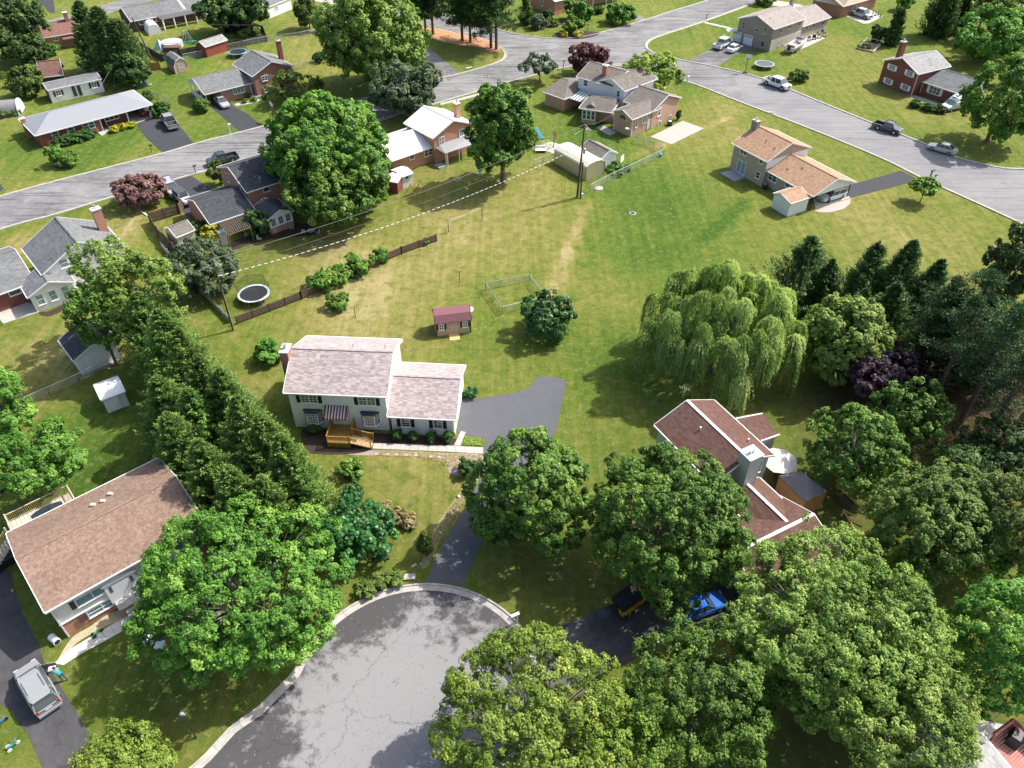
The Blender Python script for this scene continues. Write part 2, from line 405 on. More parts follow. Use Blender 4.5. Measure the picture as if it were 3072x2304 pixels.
# dry / lush areas of the lawns as they lie in the place: (u, v, radius in photo px, amount)
DRY = [(1150,870,230,.30),(1000,960,160,.22),(1330,600,150,.25),(1640,640,130,.12),(1480,760,120,.10),(2650,700,230,.22),(2880,740,120,.15),(2180,330,110,.22),(2050,440,160,.10),(760,1180,60,.2),
       (200,1060,160,.42),(60,740,60,.4),(360,690,110,.42),(130,560,50,.2),(1050,720,120,.22),(920,760,120,.18),(560,820,70,.2),(740,930,60,.15),(1300,1420,150,.20),(1220,1360,120,.15),(1560,620,200,.12),(1110,560,80,.05),(2900,250,100,.18),(2700,250,120,.18),
       (60,560,90,.25),(400,520,70,.12),(620,250,90,.18),(950,130,100,.2),(860,170,70,.2),(1500,160,60,.25),(1080,830,90,.1),(1850,900,90,.08),(1650,1250,60,.1),(600,100,90,.08),(250,60,80,.12),(1330,1560,60,.2),(990,1650,60,.2),(2480,180,100,.12),
       (1930,640,150,-.15),(2060,560,120,-.13),(1830,480,110,-.2),(1990,760,140,-.12),(1760,400,90,-.3),(2150,680,80,-.1),(1780,720,90,-.14),(1880,1080,120,-.25),(1680,1080,90,-.1),(300,440,140,-.28),(160,380,90,-.25),(800,240,120,-.2),(1050,900,60,-.1),
       (260,1300,160,-.30),(420,2150,260,-.05),(40,2200,80,-.25),(300,1950,60,-.15),(250,1480,140,-.3),(1650,1720,160,.02),(2700,130,120,-.2),(2200,120,110,-.15),(2760,480,40,-.1),(560,170,90,-.3),(1400,1480,90,-.1),(1100,40,60,-.1),(2060,240,60,-.2),(800,820,130,-.12),(1100,660,90,-.15),(2350,900,120,-.1)]
SOILB = [(1560,1700,150,.18),(1700,1760,130,.3),(2500,1500,140,.55),(2620,1420,120,.6),(2750,1250,170,.75),(2850,1050,150,.6),(2980,1300,170,.8),(3040,1150,150,.7),(2560,1180,120,.7),(2480,1250,90,.7),(640,1540,70,.5),(2300,1200,90,.35),(600,1450,120,.6),(560,1250,120,.6),(2900,1500,120,.4),(1330,560,90,.15),(1430,110,60,.6),(1250,90,60,.6),(500,2150,120,.25),(2850,2180,200,.7),(2500,2200,260,.6),(2100,1600,200,.5),(300,260,60,.5),(2350,1450,60,.8),(980,700,80,.35),(780,690,90,.5)]
xs = np.unique(np.concatenate([np.array([-2500,-1200,-600,-350,-240,-190]), np.arange(-160, 160.1, 1.3), np.array([190,240,350,600,1200,2500])]))
ys = np.unique(np.concatenate([np.array([-1500,-600,-250,-100,-40]), np.arange(-10, 250, 1.3), np.array([270,300,350,450,700,1300,2600,4000])]))
XX, YY = np.meshgrid(xs, ys); nx, ny = len(xs), len(ys)
dry = np.zeros(XX.shape); soil = np.zeros(XX.shape)
for lst, arr in ((DRY, dry), (SOILB, soil)):
    for u, v, r, a in lst:
        c = G(u, v); d = mpp(c); rx = r*d; g1 = G(u, v-r*.5); g2 = G(u, v+r*.5); ry = max(rx*.6, (g1[1]-g2[1]))
        arr += a*np.exp(-(((XX-c[0])/rx)**2 + ((YY-c[1])/ry)**2))
for (p, q, w, a) in (((1760,610),(1700,760),.9,.5),((1700,760),(1640,930),1.2,.45),((2190,350),(1830,500),.8,.3),((2230,610),(2110,720),.9,-.55),((1480,215),(1500,150),1,.0),((1860,500),(1800,520),.8,.2)):
    A = G(*p)[:2]; Bq = G(*q)[:2]; D = Bq-A; t = np.clip(((XX-A[0])*D[0]+(YY-A[1])*D[1])/(D@D), 0, 1)
    dry += a*np.exp(-(((XX-A[0]-t*D[0])**2+(YY-A[1]-t*D[1])**2)/w**2))
me = bpy.data.meshes.new('ground')
V = np.stack([XX.ravel(), YY.ravel(), np.zeros(nx*ny)], 1)
idx = np.arange(nx*ny).reshape(ny, nx)
F = np.stack([idx[:-1, :-1], idx[:-1, 1:], idx[1:, 1:], idx[1:, :-1]], -1).reshape(-1, 4)
me.vertices.add(len(V)); me.vertices.foreach_set('co', V.astype(np.float32).ravel())
me.loops.add(F.size); me.loops.foreach_set('vertex_index', F.astype(np.int32).ravel())
me.polygons.add(len(F)); me.polygons.foreach_set('loop_start', np.arange(0, F.size, 4, dtype=np.int32))
me.update(calc_edges=True)
for nm, arr in (('dry', dry), ('soil', soil)):
    at = me.attributes.new(nm, 'FLOAT', 'POINT'); at.data.foreach_set('value', arr.astype(np.float32).ravel())
me.materials.append(grass_mat())
tag(link(bpy.data.objects.new('ground', me)), 'mown lawns, green with dry tan patches', None, None, 'structure')

def sheet(name, px, z, m, label, smooth=False, n=5, kind='structure', thick=None, closed=True):
    pts = polyline(px, n, closed, 0, smooth) if not isinstance(px, np.ndarray) else list(px)
    mb = MB(); area = sum(pts[i][0]*pts[(i+1) % len(pts)][1]-pts[(i+1) % len(pts)][0]*pts[i][1] for i in range(len(pts)))
    if area < 0: pts = pts[::-1]
    if thick: mb.hexa([(p[0], p[1], z-thick) for p in pts], [(p[0], p[1], z) for p in pts])
    else: mb.poly([(p[0], p[1], z) for p in pts])
    return solo(name, mb, m, label, kind=kind)

ASPH_ROAD = asphalt('worn_street_asphalt', (.15, .148, .15), (.245, .242, .242), .9, .6, .7, 1.0, radians(38))
ASPH_ROAD2 = asphalt('smooth_street_asphalt', (.185, .185, .19), (.235, .233, .233), 1.0, .25, .35, 1.0, radians(-52))
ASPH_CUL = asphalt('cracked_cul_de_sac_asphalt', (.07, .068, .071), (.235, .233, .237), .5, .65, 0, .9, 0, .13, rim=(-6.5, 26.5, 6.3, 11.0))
ASPH_NEW = asphalt('sealed_black_asphalt', (.04, .041, .048), (.058, .059, .068), 1.5, .12, 0, 1)
ASPH_GREY = asphalt('sealed_grey_asphalt', (.085, .088, .10), (.11, .113, .125), 1.5, .08, 0, 1)
ASPH_OLD = asphalt('old_drive_asphalt', (.12, .117, .118), (.22, .21, .205), .8, .9, .5, 1.2, radians(45), .4)
near_edge = [(-400,830),(0,689),(162,645),(356,586),(521,540),(634,508),(870,440),(1130,366),(1205,341),(1298,314),(1452,269),(1541,243),(1611,224),(1663,210),(1730,198),(1800,194),(1880,203),(1960,221),(2037,240),(2089,255),(2234,312),(2440,391),(2646,476),(2768,536),(3066,672),(3500,880)]
far_right = [(3500,560),(3180,512),(3019,506),(2924,487),(2866,471),(2779,434),(2617,370),(2440,298),(2289,237),(2147,201),(2066,185),(2003,171),(1957,157),(1937,141),(1945,124),(1979,107),(2107,65),(2275,3),(2380,-40)]
far_top = [(2230,-40),(2127,0),(2020,33),(1933,61),(1840,88),(1750,110),(1663,116),(1576,107),(1507,93),(1440,72),(1330,42),(1180,2),(1100,-20)]
far_left = [(1040,-5),(1130,22),(1238,62),(1362,96),(1455,116),(1507,143),(1519,162),(1508,179),(1470,196),(1382,221),(1301,240),(1121,289),(1034,312),(860,362),(600,428),(492,460),(203,535),(0,590),(-400,705)]
pl = [polyline(x, 5) for x in (near_edge, far_right, far_top, far_left)]
streetL = [p for q in pl for p in q]
sheet('street', np.array(streetL), .012, ASPH_ROAD, 'worn grey street with a forked junction')
# the newer, smoother surface laid on the right-hand street
nr = polyline([(2230,310),(2440,391),(2646,476),(2768,536),(3066,672),(3500,880)], 5); fr = polyline([(3500,560),(3180,512),(3019,506),(2924,487),(2866,471),(2779,434),(2617,370),(2440,298),(2289,237),(2200,215)], 5)
def inset(pts, d):
    out = []
    for i, p in enumerate(pts):
        a = pts[max(i-1, 0)]; b = pts[min(i+1, len(pts)-1)]; t = b-a; t = t/np.linalg.norm(t); out.append(p + np.array([-t[1], t[0]])*d)
    return out
sheet('street', np.array(inset(nr, .45) + inset(fr, .45)), .016, ASPH_ROAD2, 'smoother light grey street running down to the right')
def curbs(label, lines, seg=3.0, gw=.42, cw=.16, h=.13, matl=None):
    root = thing('curb', None, None, (0, 0, 0)); root['kind'] = 'structure'; root['label'] = label; k = 0
    for pts, side in lines:                            # side=+1: the lawn lies to the left of the direction of travel
        P = [np.array(p, float) for p in pts]; acc = [0]
        for a, b in zip(P[:-1], P[1:]): acc.append(acc[-1] + np.linalg.norm(b-a))
        tot = acc[-1]; n = max(1, int(tot/seg))
        at = lambda s: (lambda i: P[i] + (P[i+1]-P[i])*((s-acc[i])/max(1e-6, acc[i+1]-acc[i])))(max(0, min(len(P)-2, int(np.searchsorted(acc, s))-1)))
        for j in range(n):
            if k >= 290: break
            s0 = tot*j/n + .012; s1 = tot*(j+1)/n - .012; rings = []
            for q in range(4):
                s = s0 + (s1-s0)*q/3; p = at(s); t = at(min(tot, s+.2)) - at(max(0, s-.2)); t = t/np.linalg.norm(t); nn = np.array([-t[1], t[0]])*side
                w = lambda d, z: (p[0]+nn[0]*d, p[1]+nn[1]*d, z)
                rings.append([w(-gw, .0), w(-gw, .024), w(0, .03), w(.03, h), w(cw, h), w(cw+.02, 0)])
            mb = MB().loft(rings); part('curb_stone', mb, matl or CURB, root); k += 1
    return root
curbs('pale concrete curb and gutter along the left-hand street', [(pl[0][:len(pl[0])-35], -1), (pl[3], 1)])
curbs('pale concrete curb and gutter along the right-hand street', [(pl[0][len(pl[0])-35:], -1), (pl[1], 1), (pl[2], 1)])
# cul-de-sac
cc = np.array([-7.29, 30.39]); cr = 10.5
sc_ = (58.0/58.0)
circ = [G(u, v)[:2] for u, v in ((611,2278),(700,2180),(800,2110),(850,2066),(904,1987),(948,1935),(1005,1866),(1081,1808),(1157,1776),(1212,1758),(1277,1750),(1356,1760),(1429,1787),(1501,1830),(1560,1890))]
A_ = np.array([[2*x, 2*y, 1] for x, y in circ[3:]]); b_ = np.array([x*x+y*y for x, y in circ[3:]]); so = np.linalg.lstsq(A_, b_, rcond=None)[0]
cc = so[:2]; cr = float(np.sqrt(so[2] + cc@cc))
arc = [cc + cr*np.array([cos(a), sin(a)]) for a in np.linspace(radians(170), radians(-40), 40)]
leftst = [np.array(p) for p in ([-33, 12],[-27.5, 20.0],[-24.0, 24.2],[-21.2, 27.6])]
lp = [G(560,2320)[:2], G(611,2278)[:2], G(700,2180)[:2], G(770,2135)[:2]]
d0 = lp[0] + (lp[0]-lp[2])/np.linalg.norm(lp[0]-lp[2])*16
edge = [d0] + lp
a0 = arc[0]
arc = [p for p in arc if True]
cul = [d0] + lp + arc + [arc[-1] + np.array([-6, -9]), d0 + np.array([11, -9])]
# keep the outline simple: left street edge, circle, then back along the far side of the street
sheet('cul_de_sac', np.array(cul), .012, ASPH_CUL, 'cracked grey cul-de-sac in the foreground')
curbs('weathered concrete curb round the cul-de-sac', [([d0]+lp+arc[0:30], 1)], 2.2, .5, .18)
# driveways and slabs
sheet('driveway', [(405,368),(440,415),(489,459),(582,433),(550,390),(520,365),(463,350),(454,340),(395,350)], .018, ASPH_NEW, 'black driveway beside the metal-roofed ranch house')
sheet('driveway', [(628,262),(636,324),(680,362),(719,394),(785,376),(740,340),(698,318),(668,262)], .018, ASPH_NEW, 'black driveway of the brick house with teal shutters')
sheet('driveway', [(495,550),(573,527),(640,572),(665,625),(640,660),(560,650)], .018, ASPH_NEW, 'dark driveway of the house with the charcoal roof')
sheet('driveway', [(2704,512),(2757,541),(2551,594),(2470,600),(2470,575),(2533,560)], .018, ASPH_NEW, 'black driveway running from the carport to the street')
sheet('driveway', [(2062,184),(2147,202),(2205,165),(2235,150),(2280,150),(2205,110)], .018, ASPH_OLD, 'cracked driveway of the grey-brown house')
sheet('driveway', [(1385,224),(1345,243),(1300,200),(1262,160),(1225,110),(1205,75),(1228,68),(1262,110),(1300,155)], .018, ASPH_OLD, 'old driveway under the big maple')
sheet('driveway', [(1386,1194),(1455,1194),(1541,1180),(1575,1168),(1591,1157),(1602,1140),(1614,1130),(1650,1130),(1692,1138),(1697,1150),(1690,1188),(1680,1240),(1664,1300),(1625,1345),(1575,1395),(1555,1470),(1520,1520),(1483,1562),(1455,1610),(1425,1672),(1400,1725),(1395,1756),(1277,1746),(1300,1690),(1342,1607),(1380,1545),(1415,1480),(1436,1452),(1450,1400),(1455,1368),(1450,1345),(1460,1318),(1372,1300)], .018, ASPH_GREY, 'grey driveway sweeping round the white house')
sheet('driveway', [(-60,1700),(30,1715),(67,1841),(95,1890),(119,1934),(130,1980),(174,2047),(215,2110),(252,2177),(300,2250),(380,2360),(150,2400),(127,2304),(116,2275),(81,2200),(58,2171),(38,2134),(0,2113),(-80,2090),(-90,1900)], .018, asphalt('patchy_dark_asphalt', (.05, .048, .052), (.085, .082, .085), 1.0, .8, 0, 1.5, 0, .25), 'dark patched driveway under the silver van')
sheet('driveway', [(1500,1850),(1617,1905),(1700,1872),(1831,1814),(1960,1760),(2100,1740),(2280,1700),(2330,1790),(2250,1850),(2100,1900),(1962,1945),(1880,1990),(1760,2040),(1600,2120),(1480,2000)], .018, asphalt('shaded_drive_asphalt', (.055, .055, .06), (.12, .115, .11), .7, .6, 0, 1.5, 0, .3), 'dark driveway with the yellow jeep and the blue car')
sheet('driveway', [(-10,540),(12,566),(-20,590),(-80,600),(-60,540)], .018, ASPH_NEW, 'edge of a driveway at the left')
sheet('side_street', [(-60,-60),(55,0),(110,45),(150,62),(292,20),(400,-12),(520,-45),(560,-20),(480,-5),(405,16),(318,43),(188,78),(110,66),(60,30),(-80,-10)], .012, ASPH_ROAD, 'grey street behind the houses at the top left')
sheet('parking_area', [(110,-5),(160,-5),(165,38),(150,40)], .016, ASPH_NEW, 'dark paved bay beside the far street')
sheet('driveway', [(1895,62),(1945,62),(1925,50),(1890,30),(1860,20),(1850,35),(1880,50)], .02, ASPH_OLD, 'grey driveway at the top of the picture')
# concrete slabs: every slab of a walk is a part
def walk(name, label, a, b, n, m=None, thick=.06, gap=.015):
    """a, b: two edges (lists of px) -> slabs between them"""
    A = [G(*p)[:2] for p in a]; Bq = [G(*p)[:2] for p in b]
    root = thing(name, label, None, (0, 0, 0)); root['kind'] = 'structure'
    def at(P, t):
        L = [0]; [L.append(L[-1]+np.linalg.norm(y-x)) for x, y in zip(P[:-1], P[1:])]
        s = t*L[-1]; i = max(0, min(len(P)-2, int(np.searchsorted(L, s))-1)); return P[i]+(P[i+1]-P[i])*((s-L[i])/(L[i+1]-L[i]))
    for k in range(n):
        q = [at(A, (k+gap)/n), at(A, (k+1-gap)/n), at(Bq, (k+1-gap)/n), at(Bq, (k+gap)/n)]
        z = .045 + rs.uniform(-.006, .006)
        part('slab', MB().hexa([(p[0], p[1], 0) for p in q], [(p[0], p[1], z) for p in q]), m or CONC, root)
    return root
walk('walkway', 'pale concrete walk in front of the white house', [(1121,1330),(1210,1333),(1330,1337),(1450,1343)], [(1117,1346),(1210,1350),(1330,1355),(1450,1362)], 12)
walk('walkway', 'short concrete path up to the side of the garage', [(1383,1294),(1361,1338)], [(1397,1297),(1381,1338)], 2)
walk('walkway', 'white concrete walk to the brown-roofed split-level', [(163,1990),(215,1945),(300,1895),(400,1838),(440,1815)], [(190,1996),(250,1958),(330,1915),(405,1872),(450,1846)], 10, mat('bright_concrete', (.60, .58, .54), .8, .08, 2, dirt=.3))
walk('walkway', 'thin walk from the street to the grey-brown house', [(2112,65),(2192,83)], [(2114,70),(2190,88)], 5)
walk('walkway', 'grey walk in front of the red brick house', [(2719,285),(2770,302),(2810,318)], [(2726,281),(2778,297),(2815,310)], 5, CONC_D)
walk('walkway', 'concrete walk to the teal-shuttered house', [(702,313),(740,305),(785,296)], [(709,319),(750,312),(790,300)], 4)
walk('pavement', 'narrow pavement along the street by the white-roofed house', [(1320,310),(1385,294),(1445,278),(1330,307+400) if 0 else (1470,268)], [(1322,316),(1387,300),(1447,284),(1472,274)], 10)
def slab(name, px, label, m=None, z=.07, curb=None):
    s = sheet(name, px, z, m or CONC, label, thick=z)
    return s
slab('patio', [(1951,411),(2014,434),(2112,386),(2048,363)], 'pale gravelled pad beside the brick addition', GRAVEL, .06)
slab('patio', [(2160,520),(2202,545),(2240,533),(2198,510)], 'grey concrete patio behind the tan-roofed house', CONC_D, .1)
slab('carport_floor', [(2440,600),(2445,628),(2552,594),(2500,565)], 'concrete floor of the carport', CONC, .06)
slab('gravel_bed', [(2442,634),(2462,638),(2490,638),(2530,628),(2550,612),(2551,597),(2500,610)], 'pale stone bed beside the carport', GRAVEL, .05)
slab('patio', [(-20,935),(10,972),(118,937),(108,915),(70,905),(-20,925)], 'concrete patio behind the grey-roofed house', CONC, .07)
slab('patio', [(2528,45),(2560,30),(2610,30),(2647,51),(2607,71),(2590,72)], 'concrete pad under the silver pickup', CONC, .07)
slab('patio', [(2350,130),(2400,118),(2440,100),(2475,115),(2400,150),(2360,158)], 'stone patio beside the grey-brown house', CONC, .06)
slab('path', [(292,398),(305,408),(330,395),(318,385)], 'concrete step of the ranch house', CONC, .12)
slab('carport_floor', [(395,365),(405,372),(463,351),(430,325),(380,340)], 'pale carport floor of the ranch house', CONC, .05)
slab('patio', [(1390,505),(1340,480),(1290,440),(1340,420),(1400,450)] if 0 else [(1150,440),(1240,400),(1255,408),(1170,450)], 'concrete walk beside the wire cage', CONC, .06)
slab('patio', [(1610,440),(1650,425),(1700,440),(1660,462)], 'paved play area by the cream carport', CONC, .06)
slab('driveway', [(2600,2340),(2690,2260),(2760,2210),(2740,2180),(2880,2150),(3100,2190),(3100,2400),(2600,2400)], 'shaded concrete drive at the bottom right', CONC_D, .03)
slab('patio', [(1100,1000),(1101,1000),(1101,1001)] if 0 else [(1788,385),(1830,407),(1850,398),(1806,375)], 'small concrete patio in the corner of the brick house', CONC_D, .06)
slab('driveway', [(2270,10),(2330,2),(2400,14),(2420,22),(2400,30),(2330,18)], 'pale concrete drive behind the grey-brown house', CONC, .03)
slab('path', [(950,-10),(1010,5),(1000,14),(940,2)], 'white drive at the top of the picture', CONC, .03)
sheet('mulch_bed', [(905,1290),(1000,1292),(1370,1316),(1362,1336),(1119,1329),(1119,1347),(1060,1362),(960,1362),(922,1352)], .03, MULCH, 'dark mulch bed along the front of the white house', True)
sheet('mulch_bed', [(2230,215),(2231,214),(2232,216)] if 0 else [(1655,108),(1680,97),(1720,90),(1780,95),(1800,100),(1760,115),(1700,117)], .03, MULCH, 'dark mulch bed at the street corner', True)
sheet('mulch_bed', [(118,937),(150,933),(205,905),(212,918),(160,945),(130,948)], .03, MULCH, 'curved mulch bed beside the white sunroom', True)
sheet('mulch_bed', [(158,497),(190,488),(222,492),(215,502),(180,506)], .05, mat('red_mulch', (.09, .035, .03), .95, .4, 9, bmp=.9), 'round red mulch bed under the small tree', True)
sheet('mulch_bed', [(1600,70),(1650,55),(1700,60),(1690,72),(1640,85),(1610,85)], .03, MULCH, 'mulch bed at the corner of the brick house', True)
sheet('mulch_bed', [(700,308),(740,290),(790,285),(840,278),(850,270),(800,268),(720,292)], .03, MULCH, 'mulch bed in front of the teal-shuttered house', True)
sheet('mulch_bed', [(690,730),(760,700),(860,670),(960,680),(940,705),(850,712),(760,730),(700,750)], .03, MULCH, 'dark bed under the garden furniture', True)
sheet('stone_bed', [(1130,1352),(1330,1360),(1445,1366),(1450,1420),(1410,1432),(1350,1420),(1340,1385),(1280,1370),(1200,1368),(1050,1365),(1060,1356)], .02, mat('pinkish_stone_chips', (.30, .235, .205), .95, .4, 12, bmp=.9), 'stone chip bed below the walk', True)
sheet('needle_litter', [(870,1585),(900,1500),(950,1470),(985,1490),(975,1560),(940,1610),(890,1615)], .02, NEEDLE, 'bed of fallen orange needles under the evergreens', True)
sheet('needle_litter', [(1225,70),(1300,85),(1400,100),(1480,128),(1500,148),(1470,156),(1440,140),(1380,135),(1300,115)], .02, NEEDLE, 'orange needle litter under the pines', True)
sheet('stone_bed', [(170,1990),(230,1930),(300,1888),(380,1850),(395,1820),(330,1840),(270,1880),(215,1915)], .02, mat('straw_and_chips', (.42, .36, .24), .95, .35, 10, bmp=.8), 'pale straw strip along the walk', True)
sheet('stone_bed', [(430,1790),(460,1770),(470,1800),(440,1815)], .02, GRAVEL, 'gravel by the door step', True)
sheet('stone_bed', [(1290,1690),(1330,1600),(1410,1480),(1435,1440),(1415,1430),(1370,1490),(1320,1560),(1290,1620),(1262,1700)], .016, mat('weedy_verge', (.25, .24, .12), .95, .4, 9, bmp=.8), 'pale weedy verge beside the driveway', True)
for w_i, (u, v) in enumerate(((1130,1362),(1163,1363),(1191,1364),(1219,1366),(1248,1367),(1294,1371),(1317,1372))):
    c = G(u, v); w = .26
    solo('stepping_stone', MB().hexa([(c[0]+w*cos(a+.2), c[1]+w*.8*sin(a+.2), 0) for a in np.arange(4)*pi/2+pi/4], [(c[0]+w*cos(a+.2), c[1]+w*.8*sin(a+.2), .06) for a in np.arange(4)*pi/2+pi/4]), CONC,
         ('leftmost','second from the left','third from the left','middle','third from the right','second from the right','rightmost')[w_i] + ' square stepping stone in the row below the walk', 'stepping stone', 'stepping stones below the walk', loc=tuple(c))
# ------------------------------------------------------------------ buildings
class Vol:
    """a gabled (or hipped) block: eave line A-B seen in the photograph at height ze, depth D, ridge at zr"""
    def __init__(s, root, A, B, ze, D, zr, wall, roof, ov=.35, og=.3, zb=0.0, hip=0.0, ridge=.5, walls=True, trim=GUTTER, open_=None, name='wall', L=None, ext=(0, 0), roofon=True, ridge_mat=None, fl=None):
        a = G(A[0], A[1], ze)[:2]; b = G(B[0], B[1], ze)[:2]; s.d = (b-a)/np.linalg.norm(b-a)
        a = a - s.d*ext[0]; b = b + s.d*ext[1]
        if L: b = a + s.d*L
        s.o = a; s.L = float(np.linalg.norm(b-a)); s.n = np.array([-s.d[1], s.d[0]]); s.D = D; s.ze, s.zr, s.ov, s.og, s.r, s.zb, s.root = ze, zr, ov, og, ridge, zb, root
        if D < 0: s.n = -s.n; s.D = -D
        if root is None: return
        if walls and hip: part(name, MB().hexa([s.p(x, y, zb) for x, y in ((og, ov), (s.L-og, ov), (s.L-og, s.D-ov), (og, s.D-ov))], [s.p(x, y, ze-.13) for x, y in ((og, ov), (s.L-og, ov), (s.L-og, s.D-ov), (og, s.D-ov))]), wall, root)
        elif walls: part(name, s.prism(og, s.L-og, zb, wallz=True), wall, root)
        if roofon: s.roof(roof, trim, hip, ridge_mat)
    def p(s, x, y, z): q = s.o + s.d*x + s.n*y; return (q[0], q[1], z)
    def rz(s, y, dz=0.0):
        m = s.D*s.r
        return (s.ze + (s.zr-s.ze)*(y/m if y < m else (s.D-y)/(s.D-m))) + dz
    def prism(s, x0, x1, z0, wallz=True, y0=None, y1=None):
        y0 = s.ov if y0 is None else y0; y1 = s.D-s.ov if y1 is None else y1; ym = s.D*s.r; dz = -.13
        prof = [(y0, z0), (y1, z0), (y1, s.rz(y1, dz)), (ym, s.rz(ym, dz)), (y0, s.rz(y0, dz))]
        return MB().hexa([s.p(x0, y, z) for y, z in prof], [s.p(x1, y, z) for y, z in prof])
    def roof(s, m, trim, hip, rm):
        L, D, ym, ze, zr, th = s.L, s.D, s.D*s.r, s.ze, s.zr, .12
        h = hip if isinstance(hip, (tuple, list)) else (hip, hip)
        for y_e in (0.0, D):
            mb = MB(); e = [(0, y_e, ze), (L, y_e, ze), (L-h[1], ym, zr), (h[0], ym, zr)]
            mb.hexa([s.p(x, y, z-th) for x, y, z in e], [s.p(x, y, z) for x, y, z in e]); part('roof_slope', mb, m, s.root)
        for k, hh in enumerate(h):
            if hh > 0:
                x = 0 if k == 0 else L; xr = h[0] if k == 0 else L-h[1]
                e = [(x, 0, ze), (x, D, ze), (xr, ym, zr)]
                part('roof_slope', MB().hexa([s.p(*q[:2], q[2]-th) for q in e], [s.p(*q) for q in e]), m, s.root)
        f = MB(); w = .05; g = .16
        for y_e, sg in ((0.0, -1), (D, 1)):
            q = [(0, y_e), (L, y_e), (L, y_e+sg*.1), (0, y_e+sg*.1)]
            f.hexa([s.p(x, y, ze-g) for x, y in q], [s.p(x, y, ze-.012) for x, y in q])
        for k, hh in enumerate(h):
            x = 0 if k == 0 else L; sg = -1 if k == 0 else 1
            if hh > 0:
                q = [(x, 0), (x, D), (x+sg*.1, D), (x+sg*.1, 0)]; f.hexa([s.p(a, b, ze-g) for a, b in q], [s.p(a, b, ze-.012) for a, b in q])
            else:
                for ya, yb in ((0, ym), (ym, D)):
                    za, zb = s.rz(ya), s.rz(yb); X0, X1 = x, x+sg*.06
                    f.hexa([s.p(X0, ya, za-g-.02), s.p(X1, ya, za-g-.02), s.p(X1, yb, zb-g-.02), s.p(X0, yb, zb-g-.02)],
                           [s.p(X0, ya, za+.012), s.p(X1, ya, za+.012), s.p(X1, yb, zb+.012), s.p(X0, yb, zb+.012)])
        part('fascia', f, trim, s.root)
        if zr-ze > .3:
            r = MB(); x0, x1 = h[0], L-h[1]
            pr = [(ym-.16, zr-.02), (ym+.16, zr-.02), (ym+.14, zr+.015), (ym, zr+.05), (ym-.14, zr+.015)]
            r.hexa([s.p(x0+.01, y, z) for y, z in pr], [s.p(x1-.01, y, z) for y, z in pr]); part('ridge_cap', r, rm or m, s.root)
    def face(s, k):                                    # wall planes: origin, direction, outward normal
        if k == 'F': return s.p(s.og, s.ov, 0), s.d, -s.n
        if k == 'B': return s.p(s.L-s.og, s.D-s.ov, 0), -s.d, s.n
        if k == 'R': return s.p(s.L-s.og, s.ov, 0), s.n, s.d
        if k == 'L': return s.p(s.og, s.D-s.ov, 0), -s.n, -s.d
    def hit(s, k, u, v):
        o, d, n = s.face(k); o = np.array(o); r = ray(u, v); nn = np.array([n[0], n[1], 0]); t = ((o - np.array([0, 0, CAM_H])) @ nn)/(r @ nn)
        q = np.array([0, 0, CAM_H]) + r*t; return float((q-o)[:2] @ d), float(q[2])
    def wb(s, k, x0, x1, z0, z1, t0, t1):
        o, d, n = s.face(k); f = lambda x, t, z: (o[0]+d[0]*x+n[0]*t, o[1]+d[1]*x+n[1]*t, z)
        return [f(x0, t0, z0), f(x1, t0, z0), f(x1, t1, z0), f(x0, t1, z0)], [f(x0, t0, z1), f(x1, t0, z1), f(x1, t1, z1), f(x0, t1, z1)]
    def win(s, k, u, v, w, h, cols=1, rows=2, shut=None, frame=None, pane=None, mun=0, xz=None, sill=True, label=None):
        x, z = xz if xz else s.hit(k, u, v)
        fr = MB(); b = .07; X0, X1, Z0, Z1 = x-w/2, x+w/2, z-h/2, z+h/2
        for q in ((X0-b, X0+.02, Z0-b, Z1+b), (X1-.02, X1+b, Z0-b, Z1+b)): fr.hexa(*s.wb(k, q[0], q[1], q[2], q[3], -.02, .07))
        for q in ((Z0-b, Z0+.02), (Z1-.02, Z1+b)): fr.hexa(*s.wb(k, X0+.021, X1-.021, q[0], q[1], -.02, .068))
        for c in range(1, cols): xx = X0+(X1-X0)*c/cols; fr.hexa(*s.wb(k, xx-.045, xx+.045, Z0+.021, Z1-.021, -.02, .064))
        for c in range(1, rows): zz = Z0+(Z1-Z0)*c/rows; fr.hexa(*s.wb(k, X0+.022, X1-.022, zz-.025, zz+.025, -.02, .056))
        if mun:
            for c in range(1, mun*cols):
                if c % mun: xx = X0+(X1-X0)*c/(mun*cols); fr.hexa(*s.wb(k, xx-.014, xx+.014, Z0+.023, Z1-.023, -.01, .048))
            for c in range(1, 2*rows):
                if c % 2: zz = Z0+(Z1-Z0)*c/(2*rows); fr.hexa(*s.wb(k, X0+.024, X1-.024, zz-.014, zz+.014, -.01, .044))
        if sill: fr.hexa(*s.wb(k, X0-.1, X1+.1, Z0-b-.05, Z0-b-.002, -.02, .12))
        f = part('window', fr, frame or WHITE, s.root, label)
        for c in range(cols):
            a_, b_ = X0+(X1-X0)*c/cols, X0+(X1-X0)*(c+1)/cols
            part('pane', MB().hexa(*s.wb(k, a_+.03, b_-.03, Z0+.01, Z1-.01, -.01, .03)), pane or GLASS, f)
        if shut:
            for xx in (X0-b-.22, X1+b+.22):
                m_ = MB().hexa(*s.wb(k, xx-.19, xx+.19, Z0-.05, Z1+.05, -.01, .05))
                for zz in np.arange(Z0+.05, Z1-.05, .16): m_.hexa(*s.wb(k, xx-.14, xx+.14, zz, zz+.09, .04, .066))
                part('shutter', m_, shut, s.root)
        return f
